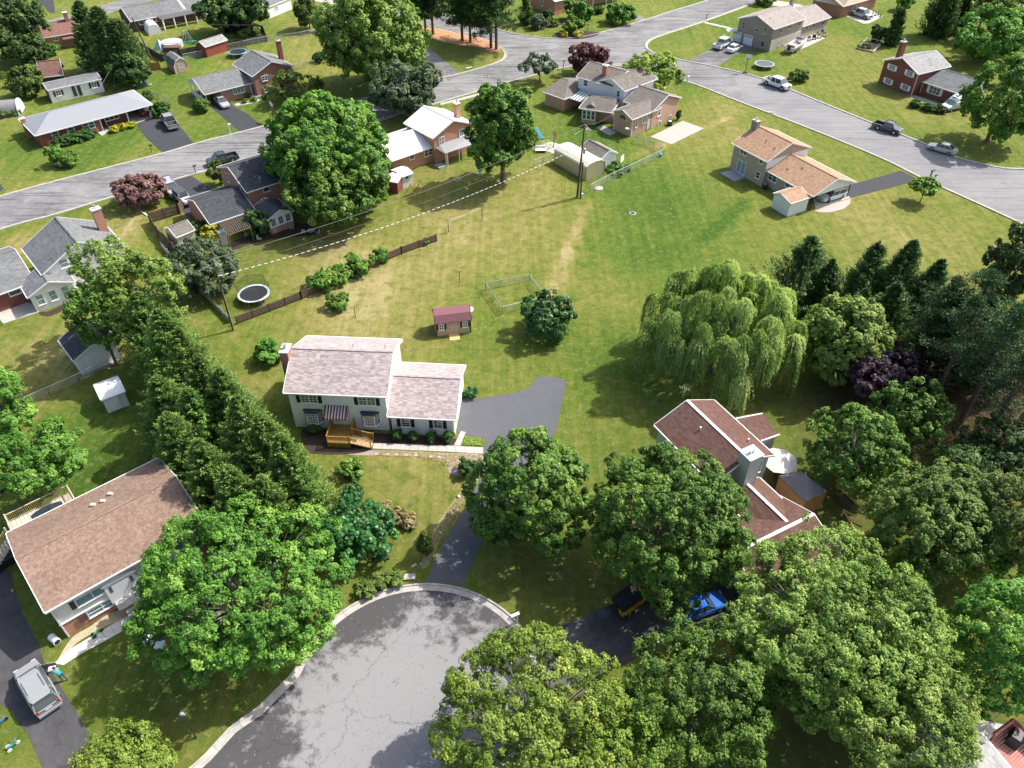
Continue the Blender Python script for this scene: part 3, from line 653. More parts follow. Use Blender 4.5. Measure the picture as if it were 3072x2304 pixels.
    def door(s, k, u, v, w, h, m, frame=None, xz=None, glassm=None, panels=True, z0=None):
        x, z = xz if xz else s.hit(k, u, v); z0 = (z-h/2) if z0 is None else z0
        fr = MB()
        for q in ((x-w/2-.1, x-w/2+.01, z0, z0+h+.1), (x+w/2-.01, x+w/2+.1, z0, z0+h+.1)): fr.hexa(*s.wb(k, *q, -.02, .08))
        fr.hexa(*s.wb(k, x-w/2+.012, x+w/2-.012, z0+h-.01, z0+h+.1, -.02, .078))
        f = part('door_frame', fr, frame or WHITE, s.root)
        dm = MB().hexa(*s.wb(k, x-w/2+.012, x+w/2-.012, z0+.01, z0+h-.012, -.01, .04))
        if panels:
            for zz in (.15, .55): dm.hexa(*s.wb(k, x-w*.35, x+w*.35, z0+h*zz, z0+h*(zz+.3), .03, .055))
        o = part('door', dm, m, s.root)
        part('door_handle', MB().hexa(*s.wb(k, x+w*.36, x+w*.44, z0+h*.44, z0+h*.49, .04, .1)), STEEL, o)
        if glassm: part('pane', MB().hexa(*s.wb(k, x-w*.3, x+w*.3, z0+h*.5, z0+h*.9, .03, .062)), glassm, o)
        return o
    def vents(s, pts, m=None, r=.06, h=.45):
        for x, y in pts:
            z = s.rz(y*s.D); c = s.p(x*s.L, y*s.D, z)
            part('vent_pipe', MB().tube((c[0], c[1], z-.1), (c[0], c[1], z+h), r), m or STEEL, s.root)
def chimney(root, c, w, d, ang, z0, z1, m, cap=CONC, flues=2, name='chimney'):
    a = np.array([cos(ang), sin(ang)]); b = np.array([-a[1], a[0]]); c = np.array(c[:2])
    R = lambda e: [tuple(c + a*x*(w/2+e) + b*y*(d/2+e)) for x, y in ((-1,-1),(1,-1),(1,1),(-1,1))]
    f = lambda e, z: [(p[0], p[1], z) for p in R(e)]
    o = part(name, MB().hexa(f(0, z0), f(0, z1)), m, root)
    part('chimney_cap', MB().hexa(f(.07, z1), f(.07, z1+.12)), cap, o)
    fm = MB()
    for k in range(flues):
        q = c + a*((k-(flues-1)/2)*.4); fm.tube((q[0], q[1], z1+.1), (q[0], q[1], z1+.45), .13, .13, 10)
        fm.tube((q[0], q[1], z1+.5), (q[0], q[1], z1+.56), .2, .2, 10)
    part('flue_pot', fm, STEEL, o)
    return o
def house(label, at_px, cat='house', name='house', group=None):
    return rooted(name, label, cat, G(*at_px), group)
def post(root, pts, z0, z1, r=.06, m=None, name='porch_post', kind=None):
    for u, v in pts:
        c = G(u, v, z0); part(name, MB().box(c[0]-r, c[0]+r, c[1]-r, c[1]+r, z0, z1), m or WHITE, root)
def downspout(V, k, x, z1=None):
    part('downspout', MB().hexa(*V.wb(k, x-.05, x+.05, 0, (z1 or V.ze-.2), .0, .09)), GUTTER, V.root)
def polyroof(root, pts, zs, m, th=.1, name='porch_roof', trim=None):
    q = [G(u, v, z) for (u, v), z in zip(pts, zs)]
    part(name, MB().hexa([(p[0], p[1], p[2]-th) for p in q], [tuple(p) for p in q]), m, root)
    return q

# --- white two-storey house with the pink-grey shingles (middle of the picture)
r = house('white two-storey house with black shutters, pinkish grey roof and garage wing', (1100, 1300))
H1 = Vol(r, (848.8,1177.7), (1161.3,1190.4), 5.1, 9.3, 7.15, SIDE_W, SH_PINK, ridge_mat=SH_PINK)
H1g = Vol(r, (1160.5,1249), (1368.6,1259.3), 2.7, 8.6, 4.55, SIDE_W, SH_PINK)
H1g.vents([(.35, .56)], WHITE, .15, .12)
for x, y in ((.38,.6),(.7,.58)):
    c = H1.p(H1.L*x, H1.D*y, H1.rz(H1.D*y)); part('roof_vent', MB().box(c[0]-.2, c[0]+.2, c[1]-.18, c[1]+.18, c[2]-.1, c[2]+.16), WHITE, r)
H1.vents([(.58,.62),(.9,.62)])
H1.win('F', 927, 1197, 1.65, 1.15, 2, 2, SHUT_B, mun=2, xz=(H1.hit('F', 927, 1196)[0], 4.15))
H1.win('F', 1100.6, 1204, 1.65, 1.15, 2, 2, SHUT_B, mun=2, xz=(H1.hit('F', 1100.6, 1203)[0], 4.15))
def bay(V, u, v, w=1.9, h=1.25, dep=.55, cz=None):
    x, z = V.hit('F', u, v); z = cz or z
    P = lambda X, T, Z: V.wb('F', X, X, Z, Z, T, T)[0][0]
    rim = [(x-w/2-.05, 0), (x-w/2+.42, dep), (x+w/2-.42, dep), (x+w/2+.05, 0)]
    b = MB()
    for z0, z1, e in ((z-h/2-.18, z-h/2, .03), (z+h/2, z+h/2+.12, .03)):
        b.hexa([P(X, T+e, z0) for X, T in rim], [P(X, T+e, z1) for X, T in rim])
    for i in range(4):
        X, T = rim[i]; q = [(X-.05, T-.05), (X+.05, T-.05), (X+.05, T+.045), (X-.05, T+.045)]
        b.hexa([P(a, c, z-h/2) for a, c in q], [P(a, c, z+h/2) for a, c in q])
    for i in range(3):                                 # glazing bars
        (xa, ta), (xb, tb) = rim[i], rim[i+1]; nb = 4 if i == 1 else 2
        for k in range(1, nb):
            X = xa+(xb-xa)*k/nb; T = ta+(tb-ta)*k/nb; w2 = .02; q = [(X-w2, T-.03), (X+w2, T-.03), (X+w2, T+.02), (X-w2, T+.02)]
            b.hexa([P(a, c, z-h/2) for a, c in q], [P(a, c, z+h/2) for a, c in q])
        for k in (1, 2, 3):
            zz = z-h/2+h*k/4; q = [(xa, ta-.02), (xb, tb-.02), (xb, tb+.02), (xa, ta+.02)]
            b.hexa([P(a, c, zz-.02) for a, c in q], [P(a, c, zz+.02) for a, c in q])
    f = part('bay_window', b, WHITE, V.root)
    gl = [(X, T-.035) for X, T in rim]
    part('pane', MB().hexa([P(X, T, z-h/2) for X, T in gl], [P(X, T, z+h/2) for X, T in gl]), glass('bay_glass', (.05,.06,.06), .1), f)
    e = .08; top = [(rim[0][0]-e, 0), (rim[1][0]-e*.5, dep+e), (rim[2][0]+e*.5, dep+e), (rim[3][0]+e, 0)]
    tt = [(x-w/2+.1, 0), (x-w/2+.45, .15), (x+w/2-.45, .15), (x+w/2-.1, 0)]
    part('bay_roof', MB().hexa([P(X, T, z+h/2+.12) for X, T in top], [P(X, T, z+h/2+.30) for X, T in tt]), SH_DARK, f)
bay(H1, 944, 1256, cz=1.75); bay(H1, 1113.6, 1263.6, cz=1.75)
H1g.win('F', 1216.7, 1266.5, .85, 1.15, 1, 2, SHUT_B, mun=2, xz=(H1g.hit('F', 1216.7, 1266)[0], 1.65))
H1g.win('F', 1313.6, 1271, .85, 1.15, 1, 2, SHUT_B, mun=2, xz=(H1g.hit('F', 1313.6, 1271)[0], 1.65))
H1.door('F', 1020, 1276, .95, 2.05, mat('front_door_white', (.7, .7, .68), .4), z0=.62, xz=(H1.hit('F', 1020, 1280)[0], 1.6), glassm=GLASS)
xc = H1.hit('F', 1018, 1262)[0]
PF = lambda X, T, Z: H1.wb('F', X, X, Z, Z, T, T)[0][0]

base_aw = MB().hexa([PF(xc-1.12, 0, 3.25), PF(xc+1.12, 0, 3.25), PF(xc+1.12, 1.15, 2.55), PF(xc-1.12, 1.15, 2.55)], [PF(xc-1.12, 0, 3.28), PF(xc+1.12, 0, 3.28), PF(xc+1.12, 1.15, 2.58), PF(xc-1.12, 1.15, 2.58)])
awn = part('awning', base_aw, mat('awning_frame', (.2, .18, .17)), r)
AW = (mat('awning_brown', (.085, .035, .035), .6, .1), mat('awning_pink', (.62, .50, .47), .6, .08))
for k in range(15):
    x0 = xc-1.15+2.3*k/15; x1 = x0+2.3/15-.004; mm = AW[k % 2]
    mb = MB().hexa([PF(x0, 0, 3.29), PF(x1, 0, 3.29), PF(x1, 1.2, 2.56), PF(x0, 1.2, 2.56)], [PF(x0, 0, 3.32), PF(x1, 0, 3.32), PF(x1, 1.22, 2.59), PF(x0, 1.22, 2.59)])
    mb.hexa([PF(x0, 1.2, 2.3), PF(x1, 1.2, 2.3), PF(x1, 1.22, 2.3), PF(x0, 1.22, 2.3)], [PF(x0, 1.2, 2.56), PF(x1, 1.2, 2.56), PF(x1, 1.22, 2.56), PF(x0, 1.22, 2.56)])
    part('stripe', mb, mm, awn)
for sx in (-1, 1):
    for k in range(6):
        t0, t1 = 1.18*k/6, 1.18*(k+1)/6-.01; X = xc+sx*1.155
        part('stripe', MB().hexa([PF(X, t0, 2.32), PF(X+.02*sx, t0, 2.32), PF(X+.02*sx, t1, 2.32), PF(X, t1, 2.32)], [PF(X, t0, 3.28-.6*t0), PF(X+.02*sx, t0, 3.28-.6*t0), PF(X+.02*sx, t1, 3.28-.6*t1), PF(X, t1, 3.28-.6*t1)]), AW[k % 2], awn)
cw_ = H1.p(-.42, 4.0, 0); chimney(r, cw_, .85, 1.5, atan2(H1.d[1], H1.d[0]), 0, 7.5, brick('chimney_brick', (.36, .15, .09), (.28, .11, .07)), CONC, 1)
part('brick_corner', MB().hexa(*H1g.wb('F', H1g.L-H1g.og*2-.35, H1g.L-H1g.og*2+.02, 0, .55, -.02, .06)), BR_MID, r)
downspout(H1, 'F', .12); downspout(H1g, 'F', H1g.L-.75)
gd = MB()
for zz in range(4): gd.hexa(*H1g.wb('R', 2.2, 6.6, .05+zz*.52, .55+zz*.52, 0, .05))
part('garage_door', gd, WHITE, r)
# deck and ramp (a thing that stands against the house)
dk = rooted('deck', 'honey-coloured wooden entrance deck with ramp under the striped awning', 'deck', G(1020, 1335))
def loc1(u, v, z=0): q = G(u, v, z)[:2] - np.array(H1.p(H1.og, H1.ov, 0)[:2]); return float(q @ H1.d), float(-(q @ H1.n))
xa = loc1(985, 1342)[0]; xb = loc1(1052, 1343)[0]; yd = loc1(1015, 1342)[1]; xr = loc1(1114, 1347)[0]; zt = .62
QF = lambda x0, x1, t0, t1, z0, z1: H1.wb('F', x0, x1, z0, z1, t0, t1)
nb = int((xb-xa)/.14)
for k in range(nb): part('deck_board', MB().hexa(*QF(xa+(xb-xa)*k/nb+.006, xa+(xb-xa)*(k+1)/nb-.006, .02, yd, zt-.04, zt)), WOOD_Y, dk)
sk = MB()
for k in range(4): sk.hexa(*QF(xa, xb, yd-.0, yd+.03, .03+k*.145, .165+k*.145)); sk.hexa(*QF(xa-.03, xa, .02, yd, .03+k*.145, .165+k*.145))
part('deck_skirt', sk, WOOD_Y, dk)
yr0 = yd-1.25; nb = int((xr-xb)/.14)
for k in range(nb):
    t0, t1 = k/nb, (k+1)/nb; x0 = xb+(xr-xb)*t0+.006; x1 = xb+(xr-xb)*t1-.006; z0, z1 = zt*(1-t0)+.03, zt*(1-t1)+.03
    a_ = [PF(x0, yr0, z0-.05), PF(x1, yr0, z1-.05), PF(x1, yd, z1-.05), PF(x0, yd, z0-.05)]; b_ = [PF(x0, yr0, z0), PF(x1, yr0, z1), PF(x1, yd, z1), PF(x0, yd, z0)]
    part('deck_board', MB().hexa(a_, b_), mat('worn_ramp_boards', (.50, .36, .20), .7, .2, 6), dk)
def rail(root, pts, h=.95, m=WOOD_Y, bal=.13, pf=PF, pr=.05, balm=None):
    bm = MB()
    for (x0, t0, z0), (x1, t1, z1) in zip(pts[:-1], pts[1:]):
        for z_ in (h, .12):
            w = .045; dx, dt = x1-x0, t1-t0; l = sqrt(dx*dx+dt*dt); ox, ot = -dt/l*w, dx/l*w; hh = .045 if z_ == h else .03
            part('rail', MB().hexa([pf(x0-ox, t0-ot, z0+z_-hh), pf(x1-ox, t1-ot, z1+z_-hh), pf(x1+ox, t1+ot, z1+z_-hh), pf(x0+ox, t0+ot, z0+z_-hh)], [pf(x0-ox, t0-ot, z0+z_), pf(x1-ox, t1-ot, z1+z_), pf(x1+ox, t1+ot, z1+z_), pf(x0+ox, t0+ot, z0+z_)]), m, root)
        n = max(2, int(l/bal))
        for k in range(1, n):
            x, t_, z = x0+dx*k/n, t0+dt*k/n, z0+(z1-z0)*k/n; e = .018
            bm.hexa([pf(x-e, t_-e, z+.1), pf(x+e, t_-e, z+.1), pf(x+e, t_+e, z+.1), pf(x-e, t_+e, z+.1)], [pf(x-e, t_-e, z+h-.03), pf(x+e, t_-e, z+h-.03), pf(x+e, t_+e, z+h-.03), pf(x-e, t_+e, z+h-.03)])
    part('baluster', bm, balm or m, root, kind='stuff')
    for x, t_, z in pts:
        part('post', MB().hexa([pf(x-pr, t_-pr, -.0), pf(x+pr, t_-pr, 0), pf(x+pr, t_+pr, 0), pf(x-pr, t_+pr, 0)], [pf(x-pr, t_-pr, z+h+.12), pf(x+pr, t_-pr, z+h+.12), pf(x+pr, t_+pr, z+h+.12), pf(x-pr, t_+pr, z+h+.12)]), m, root)
rail(dk, [(xa, .1, zt), (xa, yd, zt), (xb, yd, zt), (xr, yd, 0)])
rail(dk, [(xb, .1, zt), (xb, yr0, zt), (xr, yr0, 0)])

# --- bottom left split-level with the brown roof
r = house('split-level house with a big brown roof, white siding over orange brick', (160, 1800))
H2 = Vol(r, (133.1,1837.9), (450,1662.6), 4.3, 10.2, 6.0, SIDE_C, SH_BROWN, ov=.3, L=13.3, ext=(.0,0))
part('brick_base', MB().hexa(*H2.wb('F', .0, H2.L-2*H2.og, 0, 1.75, -.05, .015)), BR_OR, r)
part('base_ledge', MB().hexa(*H2.wb('F', -.02, H2.L-2*H2.og+.02, 1.75, 1.84, -.05, .10)), WHITE, r)
H2.win('F', 235, 1800, 2.5, .85, 2, 1, SHUT_BR, xz=(3.05, 3.1), pane=GLASSB)
H2.win('F', 445, 1680, 2.5, .85, 2, 1, SHUT_BR, xz=(9.6, 3.1), pane=GLASSB)
H2.win('F', 270, 1850, 2.3, .8, 2, 2, None, xz=(3.2, 1.2), pane=GLASSB); H2.win('F', 270, 1850, 2.3, .8, 2, 2, None, xz=(9.8, 1.2), pane=GLASSB)
for xx in (1.6, 4.8, 8.2): part('shutter', MB().hexa(*H2.wb('F', xx-.3, xx+.3, .85, 1.6, .1, .15)), mat('maroon_shutter', (.13, .06, .055), .6), r)
dx_ = H2.hit('F', 368, 1760)[0]
part('door_surround', MB().hexa(*H2.wb('F', dx_-1.25, dx_+1.25, 1.0, 3.35, 0, .18)), WHITE, r)
H2.door('F', 0, 0, 1.0, 2.05, mat('brown_front_door', (.10, .055, .035), .4, .3), xz=(dx_, 2.1), z0=1.15)
for sx in (-1, 1):
    for kz in range(3): part('side_light', MB().hexa(*H2.wb('F', dx_+sx*.85-.12, dx_+sx*.85+.12, 2.35+kz*.25, 2.53+kz*.25, .18, .2)), GLASS, r)
part('pediment', MB().hexa([H2.wb('F', dx_-1.4, 0, 0, 0, .0, 0)[0][0][:2]+(3.35,), H2.wb('F', dx_+1.4, 0, 0, 0, 0, 0)[0][0][:2]+(3.35,), H2.wb('F', dx_, 0, 0, 0, 0, 0)[0][0][:2]+(3.95,)],
     [H2.wb('F', dx_-1.4, 0, 0, 0, .25, 0)[0][0][:2]+(3.35,), H2.wb('F', dx_+1.4, 0, 0, 0, .25, 0)[0][0][:2]+(3.35,), H2.wb('F', dx_, 0, 0, 0, .25, 0)[0][0][:2]+(3.95,)]), WHITE, r)
part('stoop', MB().hexa(*H2.wb('F', dx_-1.0, dx_+1.3, 0, 1.0, .1, 1.2)), BR_OR, r)
part('stoop_top', MB().hexa(*H2.wb('F', dx_-1.08, dx_+1.38, 1.0, 1.1, .1, 1.28)), CONC, r)
for k in range(4): part('step', MB().hexa(*H2.wb('F', dx_-.7, dx_+1.1, 0, .8-k*.2, 1.28+k*.32, 1.6+k*.32)), CONC, r)
downspout(H2, 'F', .1)
for x, y in ((.5,.72),(.56,.7),(.62,.76)):
    c = H2.p(H2.L*x, H2.D*y, H2.rz(H2.D*y)); part('roof_vent', MB().box(c[0]-.2, c[0]+.2, c[1]-.14, c[1]+.14, c[2]-.1, c[2]+.2), mat('beige_vent', (.55, .45, .38)), r)
dkb = rooted('deck', 'raised back deck with a pale railing and a covered grill behind the brown roof', 'deck', G(100, 1580))
PB = lambda X, T, Z: (lambda o, d, n: (o[0]+d[0]*X+n[0]*T, o[1]+d[1]*X+n[1]*T, Z))(*H2.face('B'))
x1_, x0_ = H2.L-.2-H2.og, H2.L-6.0; zd = 2.7
LIGHTW = mat('pale_deck_wood', (.52, .45, .36), .75, .2, 5)
for k in range(16): part('deck_board', MB().hexa([PB(x0_+(x1_-x0_)*(k+.04)/16, 0, zd-.05), PB(x0_+(x1_-x0_)*(k+.96)/16, 0, zd-.05), PB(x0_+(x1_-x0_)*(k+.96)/16, 3.2, zd-.05), PB(x0_+(x1_-x0_)*(k+.04)/16, 3.2, zd-.05)], [PB(x0_+(x1_-x0_)*(k+.04)/16, 0, zd), PB(x0_+(x1_-x0_)*(k+.96)/16, 0, zd), PB(x0_+(x1_-x0_)*(k+.96)/16, 3.2, zd), PB(x0_+(x1_-x0_)*(k+.04)/16, 3.2, zd)]), LIGHTW, dkb)
rail(dkb, [(x0_, .1, zd), (x0_, 3.2, zd), (x1_-.2, 3.2, zd), (x1_-.2, .1, zd)], .95, LIGHTW, .14, PB, .06, mat('yellowed_baluster', (.42, .32, .12)))
rail(dkb, [(x1_+.2, 1.6, zd), (x1_+3.0, 1.6, .2)], .95, LIGHTW, .14, PB, .06, mat('yellowed_baluster', (.42, .32, .12)))
rail(dkb, [(x1_+.2, .4, zd), (x1_+3.0, .4, .2)], .95, LIGHTW, .14, PB, .06, mat('yellowed_baluster', (.42, .32, .12)))
for k in range(9): part('stair_tread', MB().hexa([PB(x1_+.2+k*.31, .4, zd-.05-k*.28), PB(x1_+.5+k*.31, .4, zd-.05-k*.28), PB(x1_+.5+k*.31, 1.6, zd-.05-k*.28), PB(x1_+.2+k*.31, 1.6, zd-.05-k*.28)], [PB(x1_+.2+k*.31, .4, zd-k*.28), PB(x1_+.5+k*.31, .4, zd-k*.28), PB(x1_+.5+k*.31, 1.6, zd-k*.28), PB(x1_+.2+k*.31, 1.6, zd-k*.28)]), LIGHTW, dkb)
gc = PB(x0_+2.3, 1.3, zd); gr = rooted('grill', 'grill wrapped in a shiny black cover on the raised back deck', 'grill', gc)
gb = MB(); ga_ = atan2(H2.d[1], H2.d[0])
def orect(c, a, w, d_, z): return [(c[0]+cos(a)*x-sin(a)*y, c[1]+sin(a)*x+cos(a)*y, z) for x, y in ((-w,-d_),(w,-d_),(w,d_),(-w,d_))]
gb.loft([orect(gc, ga_, 1.3, .5, zd), orect(gc, ga_, 1.32, .52, zd+.75), orect(gc, ga_, .95, .42, zd+1.0), orect(gc, ga_, .4, .3, zd+1.22)])
part('cover', gb, paint('black_vinyl', (.03, .035, .04), .22, .3), gr)

# --- dark brown roofs at the right (grey siding, tall chimney)
r = house('grey-sided house with dark brown roofs and white ridge strips', (2230, 1420))
r3z = lambda x, y: (1800+x/2.765, 1100+y/2.765)
H3 = Vol(r, r3z(945,275), r3z(1450,735), 4.6, -7.4, 6.2, SIDE_G, SH_DBROWN, ridge_mat=WHITE)
H3b = Vol(r, r3z(1340,935), r3z(1550,1130), 2.7, -4.7, 3.75, SIDE_G, SH_DBROWN, ext=(.3, 3.2), ridge_mat=WHITE)
a_, b_ = r3z(1775,1220), r3z(1230,1490)
ra = G(*a_, 4.0)[:2]; rb = G(*b_, 4.0)[:2]; rd = (ra-rb)/np.linalg.norm(ra-rb); rn = np.array([-rd[1], rd[0]])
H3c = Vol(None, (0,0), (1,1), 2.5, 8, 4.0, None, None)
def setvol(V, root, o, d, L, D, wall, roof, hip=0, rm=None, walls=True):
    V.o, V.d, V.L, V.D, V.root = np.array(o), d, L, D, root; V.n = np.array([-d[1], d[0]])
    if walls: part('wall', V.prism(V.og, V.L-V.og, 0), wall, root)
    V.roof(roof, GUTTER, hip, rm)
setvol(H3c, r, rb - rn*3.8 - rd*1.5, rd, float(np.linalg.norm(ra-rb))+1.5, 7.6, SIDE_G, SH_DBROWN, rm=WHITE)
H3.vents([(.4,.45+.2),(.75,.2)], WHITE, .09, .35)
H3.win('R', *r3z(1300, 835), 1.0, 1.5, 2, 2, None, mun=2)
ch = H3.p(H3.L+.35, H3.D*.5+.1, 0); chimney(r, ch, 1.5, 1.35, atan2(H3.n[1], H3.n[0]), 0, 7.1, siding('chimney_siding', (.50, .54, .56), .2), WHITE, 2)
q = [G(*r3z(*p_), 3.2) for p_ in ((1120,430),(1350,375),(1490,550),(1335,615))]
part('side_roof', MB().hexa([(p[0], p[1], 3.08-.25*(i in (1, 2))) for i, p in enumerate(q)], [(p[0], p[1], 3.2-.25*(i in (1, 2))) for i, p in enumerate(q)]), SH_DBROWN, r)
for i, j in ((0, 1), (2, 3)):
    part('roof_edge', MB().tube((q[i][0], q[i][1], 3.2-.2*(i in (1,2))), (q[j][0], q[j][1], 3.2-.2*(j in (1,2))), .09, .09, 4), WHITE, r)
qq = [q[3]+(q[2]-q[3])*.1, q[2], q[1], q[0]]
part('side_wall', MB().hexa([(p[0]-.3, p[1], 0) for p in qq], [(p[0]-.3, p[1], 2.75) for p in qq]), SIDE_G, r)
ac = G(*r3z(690, 235), 6.3)
an = MB().tube((ac[0], ac[1], 5.9), (ac[0], ac[1], 7.3), .03); an.tube((ac[0]-.5, ac[1]+.2, 7.2), (ac[0]+.5, ac[1]-.2, 7.2), .012)
for k in range(5): an.tube((ac[0]-.4+k*.2, ac[1]-.1-k*.08, 7.2), (ac[0]-.4+k*.2, ac[1]+.4-k*.08, 7.2), .01)
part('aerial', an, STEEL, r)

# --- tan-roofed tri-level with carport
r = house('tan brick tri-level with a tan blended roof and open carport', (2320, 540))
fz = lambda x, y: (2180+x/2.6455, 320+y/2.6455)
H4 = Vol(r, fz(40,288), fz(322,437), 4.4, 9.6, 6.3, BR_TAN, SH_TAN)
H4l = Vol(r, fz(290,490), fz(690,712), 2.6, 9.0, 4.3, BR_TAN, SH_TAN, walls=False)
part('wall', H4l.prism(H4l.og, H4l.L*.52, 0), BR_TAN, r)
part('carport_beam', H4l.prism(H4l.L*.52+.01, H4l.L-H4l.og, 2.3), WHITE, r)
part('gable_panel', H4l.prism(H4l.L-H4l.og-.12, H4l.L-H4l.og+.01, 2.28), SIDE_P, r)
part('gable_panel', MB().hexa([H4.p(H4.L-H4.og+.01, y, 3.0) for y in (H4.ov, H4.D-H4.ov)]+[H4.p(H4.L-H4.og+.06, y, 3.0) for y in (H4.D-H4.ov, H4.ov)],
     [H4.p(H4.L-H4.og+.01, y, 4.25) for y in (H4.ov, H4.D-H4.ov)]+[H4.p(H4.L-H4.og+.06, y, 4.25) for y in (H4.D-H4.ov, H4.ov)]), SIDE_P, r)
for t in (.06, .5, .94):
    c = H4l.p(H4l.L-.5, H4l.D*t, 0); part('carport_post', MB().box(c[0]-.07, c[0]+.07, c[1]-.07, c[1]+.07, 0, 2.35), DARK, r)
H4.win('F', *fz(138, 358), 1.3, .8, 2, 1); H4.win('F', *fz(275, 432), .7, .7, 1, 1)
H4.win('F', *fz(115, 480), 1.7, 2.0, 2, 1, pane=GLASSB, sill=False); H4.win('F', *fz(248, 543), .8, 1.0)
H4l.win('F', *fz(365, 562), 1.6, 1.1, 2, 2); H4l.win('F', *fz(485, 620), .8, .7, 1, 1)
cc_ = H4.p(.35, H4.D*.5-.6, 0); chimney(r, cc_, 1.1, .75, atan2(H4.d[1], H4.d[0]), 0, 7.2, BR_GREY, CONC, 1)
H4.vents([(.55,.3),(.85,.25)], BLACK, .07, .3); H4l.vents([(.3,.2),(.45,.35)], BLACK, .09, .2)
# shed on the end of the carport
S4 = Vol(r, fz(510,768), fz(668,716), 2.3, 3.6, 2.95, SIDE_P, SH_TAN, ov=.15, og=.12, ridge=.62, name='shed_wall')
c = G(*fz(298, 650)); acu = rooted('air_conditioner', 'grey air conditioner behind the tan-roofed house', 'air conditioner', c)
part('casing', MB().lathe(c, [(.42, 0), (.42, .7), (.38, .78)], 16), DARK, acu); part('fan_grille', MB().lathe(c+np.array([0,0,.78]), [(.3, 0), (.3, .03)], 16), STEEL, acu)

# --- multi-roofed brick and white house at the top centre
r = house('rambling brick and white house with many grey-brown roofs', (1890, 420))
az_ = lambda x, y: (1600+x/2.644, 160+y/2.644)
U2 = Vol(r, az_(725,300), az_(985,200), 5.0, 6.6, 6.3, SIDE_WW, SH_GB)
U1 = Vol(r, az_(340,183), az_(470,220), 5.0, 8.6, 6.6, SIDE_WW, SH_GB, ext=(0, 4.4))
R1 = Vol(r, az_(785,525), az_(960,455), 3.3, 4.8, 4.35, BR_PINK, SH_GB, ext=(0, 1.5))
R2 = Vol(r, az_(715,380), az_(950,460), 3.4, 8.6, 5.1, BR_PINK, SH_GB)
WL = Vol(r, az_(75,303), az_(235,360), 2.5, 9.5, 3.9, BR_PINK, SH_GB, hip=(.4, 3.2), ext=(0,.3))
SR = Vol(r, az_(362,432), az_(620,470), 2.8, 6.4, 4.1, BR_PINK, SH_GB, hip=(3.0, .3), walls=False)
part('wall', MB().hexa([SR.p(.4, .4, 0), SR.p(SR.L*.52, .4, 0), SR.p(SR.L*.52, SR.D-.4, 0), SR.p(.4, SR.D-.4, 0)], [SR.p(.4, .4, 2.66), SR.p(SR.L*.52, .4, 2.66), SR.p(SR.L*.52, SR.D-.4, 2.66), SR.p(.4, SR.D-.4, 2.66)]), BR_PINK, r)
part('porch_back_wall', MB().hexa([SR.p(SR.L*.52, 2.2, 0), SR.p(SR.L-.3, 2.2, 0), SR.p(SR.L-.3, SR.D-.4, 0), SR.p(SR.L*.52, SR.D-.4, 0)], [SR.p(SR.L*.52, 2.2, 2.66), SR.p(SR.L-.3, 2.2, 2.66), SR.p(SR.L-.3, SR.D-.4, 2.66), SR.p(SR.L*.52, SR.D-.4, 2.66)]), BR_PINK, r)
SR.og, SR.ov = .4, .4
for xx in (.55, 1.35, 2.15): SR.win('F', 0, 0, .62, 1.5, 1, 2, xz=(xx, 1.6))
e = SR.p(SR.L*.25, .9, SR.rz(.9)); part('eyebrow_gable', MB().hexa([SR.p(SR.L*.18, .5, 3.0), SR.p(SR.L*.5, .5, 3.0), SR.p(SR.L*.34, .5, 3.55)], [SR.p(SR.L*.22, 2.4, 3.45), SR.p(SR.L*.46, 2.4, 3.45), SR.p(SR.L*.34, 2.6, 3.6)]), SH_GB, r)
U1.win('F', *az_(416, 235), .8, 1.0); U2.win('L', *az_(609, 292), .8, 1.1, xz=(2.0, 4.0)); U2.win('L', *az_(669, 313), .6, 1.0, xz=(4.6, 4.0))
R1.win('F', *az_(818, 548), .5, 1.6, 1, 1); R1.win('F', *az_(883, 515), .9, 1.5, 2, 1)
R2.win('R', *az_(998, 463), .8, 1.4); R2.win('R', *az_(1000, 556), .8, .8); R2.win('R', *az_(1085, 510), .8, .8)
R1.door('F', *az_(915, 603), 1.0, 1.7, WHITE, z0=.1)
hm = MB(); cxz = R1.hit('L', *az_(712, 500)); o_, d_, n_ = R1.face('L')
FL = lambda x, t, z: (o_[0]+d_[0]*x+n_[0]*t, o_[1]+d_[1]*x+n_[1]*t, z)
cx_ = (R1.D-2*R1.ov)/2; ar = [(cx_+.85*cos(a), 2.55+.85*sin(a)) for a in np.linspace(0, pi, 12)]
hw = part('half_round_window', MB().hexa([FL(x, 0, z) for x, z in [(cx_+.95*cos(a), 2.5+.95*sin(a)) for a in np.linspace(0, pi, 12)]], [FL(x, .05, z) for x, z in [(cx_+.95*cos(a), 2.5+.95*sin(a)) for a in np.linspace(0, pi, 12)]]), WHITE, r)
part('pane', MB().hexa([FL(x, .02, z) for x, z in ar], [FL(x, .07, z) for x, z in ar]), GLASS, hw)
chimney(r, G(*az_(570, 150), 6.2), .9, .7, atan2(U1.d[1], U1.d[0]), 5.0, 7.4, BR_MID, WHITE, 1)
U2.vents([(.3,.2),(.6,.25)], WHITE, .08, .25)
downspout(WL, 'F', .1); downspout(R1, 'F', .1); downspout(R1, 'L', .15)
aq = [G(*az_(*p_), z) for p_, z in (((283,355),2.35),((365,288),2.9),((458,322),2.9),((375,385),2.35))]
aw2 = part('awning', MB().hexa([(p[0], p[1], p[2]-.05) for p in aq], [tuple(p) for p in aq]), WHITE, r)
for k in range(9):
    if k % 2: continue
    L_ = lambda t, e: tuple((aq[0]*(1-e)+aq[1]*e)*(1-t) + (aq[3]*(1-e)+aq[2]*e)*t + np.array([0, 0, .012]))
    part('stripe', MB().poly([L_(k/9, 0), L_((k+1)/9, 0), L_((k+1)/9, 1), L_(k/9, 1)]), mat('dark_green_awning', (.06, .13, .11)), aw2)
